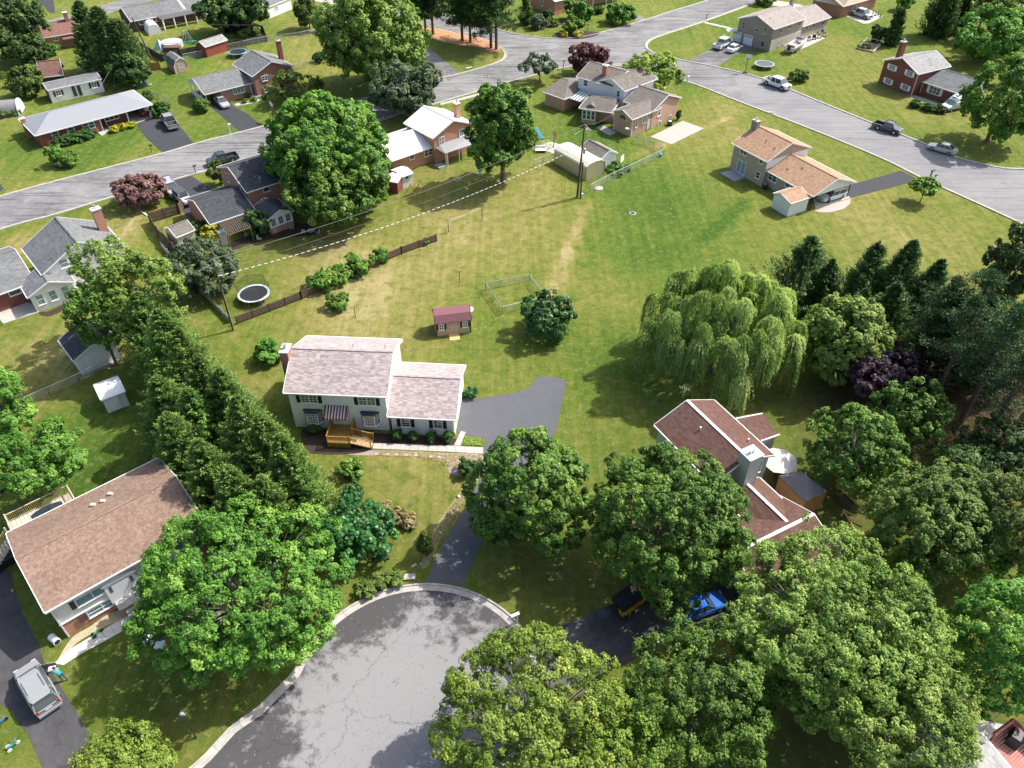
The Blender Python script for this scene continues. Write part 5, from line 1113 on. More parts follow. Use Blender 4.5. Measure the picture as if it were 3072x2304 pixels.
r, V = gambrel('shed', 'small barn-shaped shed of plywood with white trimmed double doors', dz2(410,480), dz2(480,530), 1.5, 2.5, 3.0, 3.0, siding('plywood_siding', (.50, .36, .26), .4, True, .7, 0, .01, .05, .8), SH_GREY, WHITE, kf=.2)
for k in (-1, 1): o = part('door', MB().hexa(*V.wb('R', 1.38+min(0,k)*.62+.01, 1.38+max(0,k)*.62-.01, .05, 2.0, 0, .04)), mat('tan_door', (.5,.37,.3)), r); part('door_trim', MB().hexa(*V.wb('R', 1.38+k*.31-.3, 1.38+k*.31+.3, .95, 1.03, .04, .06)).hexa(*V.wb('R', 1.38+k*.6-.03, 1.38+k*.6+.03, .05, 2.0, .04, .06)), WHITE, o)
r, V = gshed('shed', 'red shed with a pale grey roof standing in the plank fence line', 'shed', dz2(725,372), dz2(905,315), 2.2, 3.4, 3.0, siding('red_board_siding', (.27, .06, .045), .3, True, .7, 0, .01, .08, .8), SH_LGREY)
# low white gabled shed with grey roof, cream carport tunnel
r, V = gshed('shed', 'white gabled shed with a grey roof beside the cream metal carport', 'shed', az_(370,745), az_(535,835), 2.2, 3.6, 3.1, SIDE_WW, SH_GB)
o = part('lattice', MB().hexa([(*G(*az_(690,868))[:2], 0), (*G(*az_(712,850))[:2], 0), (*(G(*az_(712,850))[:2]+.1), 0), (*(G(*az_(690,868))[:2]+.1), 0)], [(*G(*az_(690,868))[:2], 1.1), (*G(*az_(712,850))[:2], 1.1), (*(G(*az_(712,850))[:2]+.1), 1.1), (*(G(*az_(690,868))[:2]+.1), 1.1)]), WHITE, r)
r = rooted('metal_carport', 'long cream ribbed metal shelter with a rounded roof', 'metal shelter', G(1770, 520))
a = G(*az_(163,868))[:2]; b = G(*az_(412,1012))[:2]; d_ = (b-a)/np.linalg.norm(b-a); n_ = np.array([-d_[1], d_[0]]); L_ = float(np.linalg.norm(b-a)); W_ = 3.9
PC = lambda x, y, z: (a[0]+d_[0]*x+n_[0]*y, a[1]+d_[1]*x+n_[1]*y, z)
pr = [(0, 0), (W_, 0), (W_, 2.1), (W_-.15, 2.3), (W_-.9, 2.68), (W_/2, 2.8), (.9, 2.68), (.15, 2.3), (0, 2.1)]
part('wall', MB().hexa([PC(.02, y, z*.985) for y, z in pr], [PC(L_-.02, y, z*.985) for y, z in pr]), MET_C, r)
rp_ = pr[2:]
for k in range(len(rp_)-1):
    (ya, za), (yb, zb) = rp_[k], rp_[k+1]; part('roof_sheet', MB().hexa([PC(-.1, ya, za), PC(L_+.1, ya, za), PC(L_+.1, yb, zb), PC(-.1, yb, zb)], [PC(-.1, ya, za+.04), PC(L_+.1, ya, za+.04), PC(L_+.1, yb, zb+.04), PC(-.1, yb, zb+.04)]), MET_CR, r)
e_ = MB(); [e_.tube(PC(L_+.05, *p_), PC(L_+.05, *q_), .05, .05, 5) for p_, q_ in zip(pr, pr[1:]+pr[:1])]; part('end_frame', e_, mat('brown_frame', (.16,.10,.07)), r)
# wooden/vinyl box shed near the white-roofed house; swing set
r, V = gshed('storage_shed', 'cream plastic storage shed beside the white-roofed house', 'shed', kz(318,405), kz(383,382), 2.1, 3.0, 2.45, mat('cream_plastic', (.68,.66,.60), .5, .05), mat('pale_grey_plastic', (.72,.72,.70), .5, .05))
V.win('F', *kz(347, 404), .3, .4, 1, 1, frame=DARK, sill=False)
r, V = gshed('shed', 'small red brick lean-to with a white roof at the edge of the big tree', 'shed', kz(225,425), kz(292,437), 2.0, 3.0, 2.4, BR_RED, MET_W)
# grey hip shed inside the plank fence
c1_, c2_ = (0+1745/3.456, 440+850/3.456), (1825/3.456, 440+940/3.456)
r, V = gshed('shed', 'small beige shed with a weathered grey roof inside the plank enclosure', 'shed', c2_, (2020/3.456, 440+860/3.456), 2.0, 3.4, 2.9, mat('beige_board', (.50,.44,.35), .7, .1), SH_GB)
# white tent, far left
r = rooted('tent_garage', 'white arched fabric shelter in front of the long grey roof', 'fabric shelter', G(*dz2(320, 270)))
a = G(*dz2(285,283))[:2]; b = G(*dz2(388,265))[:2]; d_ = (b-a)/np.linalg.norm(b-a); n_ = np.array([-d_[1], d_[0]]); W_ = float(np.linalg.norm(b-a))
rg = lambda e: [tuple(a+d_*(W_/2+W_/2*cos(t))+n_*e)+(2.2*sin(t)**.7 if t < pi-.01 and t > .01 else 0,) for t in np.linspace(0, pi, 11)]
part('cover', MB().loft([rg(0), rg(5.5)]), mat('white_fabric', (.8,.8,.8), .6, .04), r)
# gazebo and patio umbrella behind the dark roofs
r = rooted('gazebo', 'wooden gazebo with a grey ribbed hip roof', 'gazebo', G(*r3z(1700,1130)))
q = [G(*r3z(*p_), 2.3) for p_ in ((1480,910),(1700,1125),(1885,1040),(1670,870))]; ap = sum(q)/4; ap[2] = 3.6
for k in range(4): part('roof_slope', MB().hexa([tuple(q[k]), tuple(q[(k+1)%4]), tuple(ap)], [(q[k][0], q[k][1], 2.36), (q[(k+1)%4][0], q[(k+1)%4][1], 2.36), (ap[0], ap[1], 3.66)]), siding('gazebo_metal', (.19,.18,.20), .35, True, .5, .2, .02, .1, .7), r)
for k in range(4): part('side_panel', MB().hexa([(*(q[k][:2]*.97+ap[:2]*.03), 0), (*(q[(k+1)%4][:2]*.97+ap[:2]*.03), 0), (*(q[(k+1)%4][:2]*.95+ap[:2]*.05), 0), (*(q[k][:2]*.95+ap[:2]*.05), 0)], [(*(q[k][:2]*.97+ap[:2]*.03), 2.2), (*(q[(k+1)%4][:2]*.97+ap[:2]*.03), 2.2), (*(q[(k+1)%4][:2]*.95+ap[:2]*.05), 2.2), (*(q[k][:2]*.95+ap[:2]*.05), 2.2)]), WOOD_O, r)
c = G(*r3z(1495,765), 2.5)[:2]; u_ = thing('patio_umbrella', 'open cream patio umbrella beside the grey-sided house', 'umbrella', (c[0], c[1], 0))
part('pole', MB().tube((0,0,0),(0,0,2.9),.03), DARK, u_)
for k in range(8):
    a0, a1 = 2*pi*k/8+.2, 2*pi*(k+1)/8+.2; part('canopy_panel', MB().hexa([(1.75*cos(a0), 1.75*sin(a0), 2.2), (1.75*cos(a1), 1.75*sin(a1), 2.2), (0,0,2.85)], [(1.75*cos(a0), 1.75*sin(a0), 2.22), (1.75*cos(a1), 1.75*sin(a1), 2.22), (0,0,2.87)]), mat('umbrella_canvas', (.66,.60,.56), .8, .05), u_)
# ------------------------------------------------------------------ vegetation
LF = {
 'maple': leafmat('maple_leaf', (.035,.09,.014), (.115,.215,.028), (.30,.42,.075)),
 'light': leafmat('light_maple_leaf', (.07,.14,.022), (.20,.31,.05), (.44,.52,.15)),
 'yellowgreen': leafmat('new_growth_leaf', (.075,.145,.016), (.21,.32,.04), (.48,.54,.12)),
 'bright': leafmat('bright_leaf', (.045,.12,.014), (.135,.275,.034), (.33,.47,.09)),
 'dark': leafmat('dark_leaf', (.022,.056,.013), (.065,.125,.026), (.16,.24,.055)),
 'glossy': leafmat('glossy_leaf', (0.017,0.065,0.017), (0.043,0.145,0.032), (0.145,0.290,0.065), .25, .35),
 'olive': leafmat('olive_leaf', (.045,.085,.014), (.14,.20,.036), (.30,.36,.08)),
 'grey': leafmat('grey_green_leaf', (0.052,0.085,0.042), (0.111,0.169,0.078), (0.221,0.293,0.150)),
 'willow': leafmat('willow_leaf', (.09,.17,.035), (.28,.40,.10), (.55,.64,.25), .4),
 'conifer': leafmat('evergreen_needle', (.02,.055,.012), (.095,.185,.04), (.30,.42,.10), .25),
 'dconifer': leafmat('dark_evergreen_needle', (.014,.04,.014), (.055,.115,.034), (.17,.26,.07), .15),
 'pine': leafmat('pine_needle', (0.030,0.068,0.018), (0.068,0.132,0.033), (0.150,0.225,0.060), .2),
 'red': leafmat('crimson_leaf', (0.060,0.022,0.026), (0.144,0.046,0.050), (0.240,0.102,0.090)),
 'pink': leafmat('pinkish_leaf', (0.120,0.060,0.060), (0.264,0.138,0.132), (0.408,0.264,0.216)),
 'purple': leafmat('purple_leaf', (0.021,0.010,0.018), (0.058,0.031,0.047), (0.143,0.091,0.111), .2),
 'yellow': leafmat('yellow_leaf', (0.275,0.264,0.022), (0.495,0.462,0.033), (0.682,0.616,0.088)),
 'straw': leafmat('dry_grass_blade', (0.210,0.168,0.063), (0.378,0.315,0.137), (0.525,0.462,0.231)),
 'hedge': leafmat('box_leaf', (0.028,0.077,0.014), (0.063,0.140,0.025), (0.126,0.224,0.042)),
}
def nrm(a): return a/np.maximum(np.linalg.norm(a, axis=-1, keepdims=True), 1e-9)
def leaf_mesh(name, C, Nn, S, T, m, asp=.62, axis=None, bark=None):
    """C centres, Nn leaf normals, S half lengths, T tint -> one mesh of small four-cornered leaves"""
    n = len(C); R = rs.normal(size=(n, 3)) if axis is None else axis
    a = nrm(np.cross(Nn, R)) if axis is None else nrm(axis); b = nrm(np.cross(Nn, a))
    S = S[:, None]; fold = nrm(Nn)*S*.25
    V = np.stack([C+a*S, C+b*S*asp+fold, C-a*S, C-b*S*asp+fold], 1).reshape(-1, 3)
    me = bpy.data.meshes.new(name); k = 4*n
    me.vertices.add(k); me.vertices.foreach_set('co', V.astype(np.float32).ravel())
    me.loops.add(k); me.loops.foreach_set('vertex_index', np.arange(k, dtype=np.int32))
    me.polygons.add(n); me.polygons.foreach_set('loop_start', np.arange(0, k, 4, dtype=np.int32))
    me.update(calc_edges=True)
    at = me.attributes.new('tint', 'FLOAT', 'POINT'); at.data.foreach_set('value', np.repeat(np.clip(T, 0, 1), 4).astype(np.float32))
    me.materials.append(m); return me
def tufts(C, O, rt, k, size, up=.6, tb=None, spread=1.0, flat=1.0):
    n = len(C); C = np.repeat(C, k, 0); O = np.repeat(O, k, 0); rt = np.repeat(rt, k)
    D = nrm(rs.normal(size=(n*k, 3)) + O*.55); r = rs.uniform(.35, 1, n*k)**.6
    P = C + D*(rt*r)[:, None]*np.array([1, 1, flat])
    Nn = nrm(D*.6 + O*.35 + np.array([.08, .04, up]) + rs.normal(size=(n*k, 3))*.38)
    tb = np.full(n, .4) if tb is None else tb
    T = np.repeat(tb, k) + rs.normal(size=n*k)*.13
    return P, Nn, size*rs.uniform(.7, 1.3, n*k), T
def crown(R, kind='round', dens=1.0, size=.17, lobes=16, k=26, tr=.55, gap=.12, seed=0, fill=.12, tintvar=.16, low=-.65, lobe_r=.42, clump=2.0):
    """R=(rx,ry,rz): foliage round (0,0,0)"""
    global rs
    rs = np.random.RandomState(seed*77+5); R = np.array(R, float)
    L = nrm(rs.normal(size=(lobes, 3))); L[:, 2] = np.where(L[:, 2] < -.5, -L[:, 2]*.6, L[:, 2]); L = nrm(L)
    rad = rs.uniform(.8, 1.15, lobes)*lobe_r; LC = L*(rs.uniform(.88, 1.08, lobes)-rad)[:, None]
    LC = np.vstack([LC, [[0, 0, 0.02]]]); rad = np.append(rad, .68)
    Rm = np.mean(R); rc0 = clump*tr/Rm; step = rc0*1.75/sqrt(dens); ltint = rs.normal(size=len(rad))*tintvar*.5; pc, oc, lt = [], [], []
    for i in range(len(rad)):
        m = max(5, int(4*pi*rad[i]**2/(step**2)*1.15)); s = nrm(rs.normal(size=(m, 3))); p = LC[i] + s*rad[i]*rs.uniform(.9, 1.0, (m, 1))
        keep = (p[:, 2] > low) & (rs.uniform(size=m) > gap)
        for j in range(len(rad)):
            if j != i: keep &= (np.linalg.norm(p-LC[j], axis=1) > rad[j]*.9)
        p = p + s*rs.uniform(-.25, 1.0, (m, 1))*rc0*.9
        pc.append(p[keep]); oc.append(nrm(s*.6+nrm(p)*.5+np.array([0, 0, .15]))[keep]); lt.append(np.full(keep.sum(), ltint[i]))
    pc = np.vstack(pc); oc = np.vstack(oc); lt = np.concatenate(lt) + rs.normal(size=len(pc))*tintvar*.8; n = len(pc); q_ = 8
    rc = rc0*rs.uniform(.65, 1.3, n); D = nrm(rs.normal(size=(n, q_, 3)) + oc[:, None]*1.0)
    p = (pc[:, None] + D*rc[:, None, None]*rs.uniform(.7, 1.1, (n, q_, 1))*np.array([1, 1, .85])).reshape(-1, 3); o = nrm(D*.8+oc[:, None]*.4).reshape(-1, 3)
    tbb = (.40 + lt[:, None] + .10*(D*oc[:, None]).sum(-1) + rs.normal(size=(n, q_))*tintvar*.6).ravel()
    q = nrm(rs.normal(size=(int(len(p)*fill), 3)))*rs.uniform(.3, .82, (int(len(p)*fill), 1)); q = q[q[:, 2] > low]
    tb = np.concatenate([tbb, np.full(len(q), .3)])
    C = np.vstack([p, q])*R; O = np.vstack([o, nrm(q)])
    P, Nn, S, T = tufts(C, O, tr*rs.uniform(.6, 1.25, len(C)), k, size, tb=tb)
    return P, Nn, S, T, LC*R
def conifer_cloud(h, R, seed=0, n=420, k=30, size=.13, lift=.35, power=.8, droop=0.0, base=.05, tipup=.35):
    global rs
    rs = np.random.RandomState(seed*31+3)
    t = base + (1-base)*rs.uniform(0, 1, n)**1.15; t[:8] = np.linspace(.93, .995, 8)
    az = rs.uniform(0, 2*pi, n); wob = 1 + .16*np.sin(az*3+seed) + .1*np.sin(az*5+t*9)
    r = R*(1-t)**power*wob*rs.uniform(.8, 1.12, n) + .12
    d = np.stack([np.cos(az), np.sin(az), np.full(n, lift)-droop], 1); d = nrm(d)
    A = np.stack([np.zeros(n), np.zeros(n), t*h], 1)
    s = rs.uniform(.25, 1, (n, k))**.7
    up = (s**2)[:, :, None]*np.array([0, 0, 1])*tipup*r[:, None, None]
    P = A[:, None] + d[:, None]*(r[:, None]*s)[:, :, None] + up - np.array([0, 0, 1])*(r*lift*.9)[:, None, None]
    w = (.10+.30*(1-s))[:, :, None]*np.minimum(1.0, r*.8)[:, None, None]
    P = P + rs.normal(size=(n, k, 3))*w*np.array([1, 1, .6])
    ax = nrm(np.repeat(d[:, None], k, 1) + rs.normal(size=(n, k, 3))*.45 + np.array([0, 0, .35]))
    Nn = nrm(np.array([.1, .05, 1.0]) + np.repeat(d[:, None], k, 1)*.6 + rs.normal(size=(n, k, 3))*.4)
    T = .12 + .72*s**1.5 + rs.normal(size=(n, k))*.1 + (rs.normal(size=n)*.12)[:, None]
    return P.reshape(-1, 3), Nn.reshape(-1, 3), size*rs.uniform(.7, 1.3, n*k), T.ravel(), ax.reshape(-1, 3)
def trunk_mesh(h, r, limbs, seed=0, split=.3, forks=3):
    g = np.random.RandomState(seed+9); mb = MB(); b = (0, 0, 0); m = (g.uniform(-.1, .1), g.uniform(-.1, .1), h*split)
    mb.tube((0, 0, -.1), (0, 0, .15), r*1.45, r*1.1, 9); mb.tube((0, 0, .1), m, r*1.1, r*.8, 9)
    t = (m[0]*1.5, m[1]*1.5, h*.8); mb.tube(m, t, r*.78, r*.2, 8)
    for L in limbs:
        f = g.uniform(.0, .45); s = np.array(m)*(1-f)+np.array(t)*f; L = np.array(L); k = s*.5+L*.5+np.array([0, 0, .06*h*g.uniform(-1, 1)])
        mb.tube(s, k, r*.42, r*.24, 6); mb.tube(k, L, r*.24, r*.06, 5)
        for _ in range(forks):
            e = L + g.normal(size=3)*np.linalg.norm(L-k)*.35; mb.tube(k, e, r*.16, r*.04, 4)
    return mb
def base_of(u, v, zc):                                 # crown centre seen at (u, v), at height zc
    return G(u, v, zc)
TREES = {}
def tree(kind, u, v, wpx, hpx, label, cat='tree', name='tree', group=None, zc=None, style='round', size=None, dens=1.0, k=24, lobes=16, seed=None, trunk=None, tr=None, zf=1.0, gap=.12, base=None, ryf=1.0, bark=None, low=-.62, tallf=None, showlimbs=8, lobe_r=.42, fill=.12, tintvar=.15):
    """round tree; wpx, hpx half sizes of the crown in photograph pixels"""
    seed = seed if seed is not None else len(TREES)+1
    zc = zc if zc is not None else 4.5
    if base is not None:                               # foot known: crown centre straight above it
        b = G(*base); best = min(np.arange(.5, 14, .1), key=lambda z: abs(G(u, v, z)[1]-b[1])); zc = float(best); c = np.array([G(u, v, zc)[0]*.6+b[0]*.4, b[1], zc])
    else: c = G(u, v, zc)
    s = mpp(c); rx = wpx*s; al = atan2(CAM_H-zc, c[1])  # vertical half extent of an ellipsoid seen at angle al
    hy = hpx*s*cos(al-PITCH)
    rz = sqrt(max((hy**2 - (rx*ryf*sin(al))**2), (rx*.55)**2*cos(al)**2))/cos(al) * zf
    rz = min(rz, zc*.95 if zc > 2 else max(rz*.2, zc*1.05))
    near = s*3                                          # metres per rendered pixel
    tr = min(tr or max(near*3.4, .34), rx*.15)*.95; size = min(size or max(near*1.35, .09), max(.07, rx*.11))
    dn = 1.0*dens
    P, Nn, S, T, LC = crown((rx*.93, rx*.93*ryf, rz*.95), dens=dn, size=size, lobes=lobes, k=k, tr=tr, gap=gap, seed=seed, low=low, lobe_r=lobe_r, fill=fill, tintvar=tintvar)
    root = thing(name, label, cat, (c[0], c[1], 0), group=group)
    P = P + np.array([0, 0, zc]); P[:, 2] = np.maximum(P[:, 2], .05)
    o = link(bpy.data.objects.new('crown', leaf_mesh('crown', P, Nn, S, T, LF[kind])), root); o['_n'] = len(P)
    if trunk != 0:
        lim = [l*np.array([1.12, 1.12, 1.12])+np.array([0, 0, zc]) for l in LC[:showlimbs]]
        part('trunk', trunk_mesh(zc+rz*.5, trunk or max(.1, rx*.055), lim, seed, .3 if zc > 2 else .15), bark or BARK, root, off=(0,0,0))
    TREES[label] = (root, len(P)); return root
def spruce(kind, u, v, wpx, h, label, cat='evergreen', name='evergreen_tree', group=None, seed=None, n=None, k=26, size=None, power=.8, lift=.35, at=None, base=.04, zt=None, tipup=.35):
    """u, v: where the tip (at height h) is seen"""
    seed = seed if seed is not None else len(TREES)+1
    c = G(u, v, h) if at is None else G(*at); s = mpp(c); R = wpx*s; near = s*3
    size = size or max(near*1.25, .10); n = n or int(min(900, max(150, 42*h*R/(near*8)**1.0/ (1 if near < .12 else 1.6))))
    P, Nn, S, T, ax = conifer_cloud(h, R, seed, n, k, size, lift, power, base=base, tipup=tipup)
    P[:, 2] = np.maximum(P[:, 2], .05)
    root = thing(name, label, cat, (c[0], c[1], 0), group=group)
    link(bpy.data.objects.new('crown', leaf_mesh('crown', P, Nn, S, T, LF[kind], .34, ax)), root)
    part('trunk', MB().tube((0, 0, -.1), (0, 0, h*.92), max(.1, R*.07), .03, 8), BARK, root, off=(0,0,0))
    TREES[label] = (root, len(P)); return root
def pine(kind, base, h, R, label, bare=.45, group=None, seed=None, lean=(0, 0), k=34, n=46, size=None, deadwood=10):
    """tall pine: bare lower trunk, flat sprays of needles above"""
    seed = seed if seed is not None else len(TREES)+1; g = np.random.RandomState(seed*13+1)
    c = G(*base) if len(base) == 2 else np.array(base); s = mpp(c)*3; size = size or max(s*1.25, .12)
    root = thing('pine_tree', label, 'pine tree', (c[0], c[1], 0), group=group)
    mb = MB(); top = np.array([lean[0], lean[1], h]); mb.tube((0, 0, -.1), top*.5, .02*h, .014*h, 8); mb.tube(top*.5, top, .014*h, .004*h, 7)
    Ps, Ns, Ss, Ts, As = [], [], [], [], []
    for i in range(n):
        t = bare + (1-bare)*(i+.5)/n; a = g.uniform(0, 2*pi); r = R*(1-((t-bare)/(1-bare))**1.6)*g.uniform(.6, 1.1)+.4
        p0 = top*t; d = np.array([cos(a), sin(a), g.uniform(.05, .35)]); tip = p0 + d*r; mb.tube(p0, tip, .03+.012*r, .01, 4)
        for j in range(5):
            q = p0 + (tip-p0)*g.uniform(.4, 1.05) + g.normal(size=3)*r*.2*np.array([1, 1, .35]); m = k
            D = nrm(g.normal(size=(m, 3))+np.array([0, 0, .4])); Ps.append(q + D*g.uniform(.15, .62, (m, 1))*np.array([1, 1, .55])*max(1, R/3.2)); As.append(D); Ns.append(nrm(g.normal(size=(m, 3))*.5+np.array([0, 0, 1.0]))); Ss.append(size*g.uniform(.8, 1.3, m)); Ts.append(.4+g.normal(size=m)*.15+g.normal()*.12)
    for i in range(deadwood):
        t = g.uniform(.12, bare+.1); a = g.uniform(0, 2*pi); p0 = top*t; mb.tube(p0, p0+np.array([cos(a), sin(a), g.uniform(-.1, .3)])*R*g.uniform(.3, .8), .035, .008, 4)
    part('trunk', mb, BARK, root, off=(0,0,0))
    link(bpy.data.objects.new('crown', leaf_mesh('crown', np.vstack(Ps), np.vstack(Ns), np.concatenate(Ss), np.concatenate(Ts), LF[kind], .3, np.vstack(As))), root)
    TREES[label] = (root, sum(map(len, Ps))); return root
def willow(u, v, wpx, zc, label, seed=5):
    global rs
    rs = np.random.RandomState(seed); c = G(u, v, zc); s = mpp(c); rx = wpx*s; top = zc*1.75
    root = thing('willow_tree', label, 'willow', (c[0], c[1], 0)); P, Nn, S, T, A, heads = [], [], [], [], [], []
    for i in range(125):                                 # every bough is a head from which a curtain of strands hangs
        r = rx*sqrt(rs.uniform(0, 1))*rs.uniform(.72, .95); a = rs.uniform(0, 2*pi); h = top*(1-.50*(r/rx)**2)*rs.uniform(.70, 1.08); H_ = np.array([r*cos(a), r*sin(a), h]); heads.append(H_)
        o = np.array([cos(a), sin(a), 0.]); br = rs.uniform(1.0, 2.0); tb = .5+rs.normal()*.16
        for j in range(46):
            d = nrm(rs.normal(size=3)+o*.9); d[2] = abs(d[2])*.5; ln = rs.uniform(1.3, 4.4)*(.7+.6*r/rx); m = max(6, int(ln/.13)); t = np.linspace(0, 1, m)[:, None]
            q = H_ + d*br*(1-np.exp(-4*t))*.75 + np.array([0, 0, 1])*(.25-ln*t**1.3) + rs.normal(size=3)*.22*t + rs.normal(size=(m, 3))*.05
            P.append(q); A.append(nrm(np.array([0, 0, -1.0])+rs.normal(size=q.shape)*.4+d*.4)); Nn.append(nrm(nrm(d+o*.5)+np.array([0, 0, .55])+rs.normal(size=q.shape)*.45)); S.append(rs.uniform(.12, .21, m)); T.append(tb+.26-.40*t[:, 0]+rs.normal(size=m)*.09)
    P = np.vstack(P); P[:, 2] = np.maximum(P[:, 2], .3)
    link(bpy.data.objects.new('crown', leaf_mesh('crown', P, np.vstack(Nn), np.concatenate(S), np.concatenate(T), LF['willow'], .36, np.vstack(A))), root)
    part('trunk', trunk_mesh(top*.8, .45, [h_*np.array([.85, .85, .85]) for h_ in heads[:24]], 3, .25, 0), BARK, root, off=(0,0,0))
    TREES[label] = (root, len(P)); return root

# -- big trees in the foreground
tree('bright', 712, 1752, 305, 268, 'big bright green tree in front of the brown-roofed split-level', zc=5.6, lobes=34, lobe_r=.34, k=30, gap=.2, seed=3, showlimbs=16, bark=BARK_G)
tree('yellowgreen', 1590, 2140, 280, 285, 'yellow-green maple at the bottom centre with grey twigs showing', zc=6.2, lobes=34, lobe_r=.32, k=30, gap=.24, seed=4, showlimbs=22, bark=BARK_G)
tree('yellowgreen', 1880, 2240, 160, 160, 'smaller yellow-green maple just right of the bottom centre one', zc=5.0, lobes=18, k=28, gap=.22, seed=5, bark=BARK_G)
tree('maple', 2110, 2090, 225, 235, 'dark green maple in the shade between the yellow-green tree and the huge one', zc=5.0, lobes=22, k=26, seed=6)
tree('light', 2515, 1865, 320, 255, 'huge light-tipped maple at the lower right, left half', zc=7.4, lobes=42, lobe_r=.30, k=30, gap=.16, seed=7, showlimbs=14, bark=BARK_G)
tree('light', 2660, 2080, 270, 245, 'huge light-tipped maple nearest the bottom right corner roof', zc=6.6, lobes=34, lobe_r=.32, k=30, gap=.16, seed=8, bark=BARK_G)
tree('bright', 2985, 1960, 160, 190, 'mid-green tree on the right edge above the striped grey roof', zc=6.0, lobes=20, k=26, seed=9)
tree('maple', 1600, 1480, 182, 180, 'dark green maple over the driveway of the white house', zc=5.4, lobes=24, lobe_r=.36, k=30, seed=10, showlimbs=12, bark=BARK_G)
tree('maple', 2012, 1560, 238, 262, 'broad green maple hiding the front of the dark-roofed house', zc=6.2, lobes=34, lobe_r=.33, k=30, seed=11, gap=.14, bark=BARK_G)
tree('maple', 2008, 1765, 84, 78, 'low branchy maple over the yellow jeep', zc=4.6, lobes=9, k=26, seed=12)
tree('yellowgreen', 372, 2292, 135, 76, 'rounded bright green shrub at the bottom left', 'shrub', 'shrub', zc=1.3, lobes=26, k=30, seed=13, trunk=0, gap=0, lobe_r=.25)
tree('bright', 100, 1375, 128, 105, 'bright green tree behind the brown roof at the left edge', zc=5.0, lobes=18, k=26, gap=.2, seed=14)
tree('bright', 5, 1200, 75, 85, 'bright green tree cut by the left edge above the other one', zc=5.0, lobes=12, k=24, gap=.25, seed=15)
tree('olive', 2800, 1560, 180, 175, 'olive green tree right of the gazebo, left of the pair', zc=5.6, lobes=24, k=28, seed=16)
tree('olive', 3020, 1580, 130, 180, 'olive green tree cut by the right edge', zc=5.6, lobes=18, k=26, seed=17)
tree('bright', 3040, 1780, 90, 60, 'bright green low tree on the right edge', zc=3.0, lobes=10, k=24, seed=18)
tree('maple', 2565, 1345, 140, 135, 'maple beside the cream patio umbrella', zc=4.6, lobes=20, k=28, gap=.2, seed=19, bark=BARK_G)
tree('maple', 2730, 1240, 95, 95, 'smaller maple between the purple tree and the dark pines', zc=4.2, lobes=14, k=26, gap=.22, seed=20)
tree('light', 2522, 1020, 122, 150, 'rounded light green maple right of the willow', zc=5.2, lobes=20, k=28, seed=21)
tree('purple', 2650, 1110, 120, 95, 'dark purple-leaved tree under the pines', zc=3.6, lobes=16, k=26, gap=.2, seed=22)
willow(2165, 965, 262, 7.0, 'weeping willow with long hanging pale green branches')
tree('glossy', 1062, 1590, 112, 98, 'low multi-stemmed tree with glossy leaves in the front lawn', zc=1.9, lobes=18, k=24, tr=.4, size=.16, gap=.2, seed=23)
tree('glossy', 1060, 1478, 26, 26, 'small upright shrub just behind the glossy-leaved tree', 'shrub', 'shrub', zc=.9, lobes=8, k=20, seed=24, trunk=0)
tree('bright', 1053, 1409, 33, 25, 'round green shrub alone on the front lawn', 'shrub', 'shrub', zc=.8, lobes=9, k=22, seed=25, trunk=0)
tree('glossy', 1648, 950, 74, 68, 'broad-leaved green tree standing alone beside the wire pen', zc=2.3, lobes=14, k=26, tr=.42, size=.17, seed=26, gap=.1)
tree('bright', 1013, 905, 28, 26, 'round shrub on the lawn just in front of the plank fence', 'shrub', 'shrub', zc=.9, lobes=9, k=22, seed=27, trunk=0)
tree('bright', 803, 1062, 38, 37, 'loose green shrub behind the chimney of the white house', 'shrub', 'shrub', zc=1.1, lobes=10, k=22, seed=28, trunk=0)
tree('glossy', 1411, 1176, 19, 16, 'small round shrub at the corner of the garage wing', 'shrub', 'shrub', zc=.5, lobes=6, k=22, seed=29, trunk=0)
for i, (u, v, w, l) in enumerate(((1192,1306,16,'clipped round bush nearest the ramp'),(1238,1307,15,'clipped round bush under the left garage window'),(1293,1311,14,'clipped round bush between the two garage windows'),(1343,1311,14,'clipped round bush at the right-hand corner of the house'),(940,1287,17,'clipped round bush under the left bay window'))):
    tree('hedge', u, v, w, w*.95, l + ' of the white house', 'bush', 'round_bush', 'clipped bushes along the front of the white house', zc=.55, lobes=8, k=22, lobe_r=.2, gap=0, seed=30+i, trunk=0, tr=.18, size=.09)
for i, (u, v, w, h, l) in enumerate(((985,840,44,26,'lowest green shrub behind the plank fence'),(940,848,22,12,'flattest green shrub at the left end of the row behind the plank fence'),(1075,796,52,36,'largest green shrub in the row behind the plank fence'),(1142,768,21,24,'rounded upright shrub at the right end of the row behind the plank fence'))):
    tree('bright', u, v, w, h, l, 'shrub', 'shrub', 'shrubs behind the plank fence', zc=.9, lobes=12, k=22, seed=36+i, trunk=0)
tree('dark', 1400, 1400, 27, 25, 'dark shrub on the stone chips beside the driveway', 'shrub', 'shrub', zc=.8, lobes=9, k=22, seed=41, trunk=0)
spruce('conifer', 1278, 1563, 31, 3.4, 'small narrow pine tree near the foot of the driveway', at=(1278,1668), seed=42, n=260, base=.28)
for i, (u, v) in enumerate(((1190,1545),(1226,1562),(1150,1525))):
    tree('straw', u, v, 24, 17, ('tuft of dry ornamental grass behind the glossy tree','largest tuft of dry ornamental grass by the small pine','thin tuft of dry ornamental grass nearest the glossy tree')[i], 'grass tuft', 'grass_tuft', zc=.5, lobes=6, k=22, seed=43+i, trunk=0, size=.12)
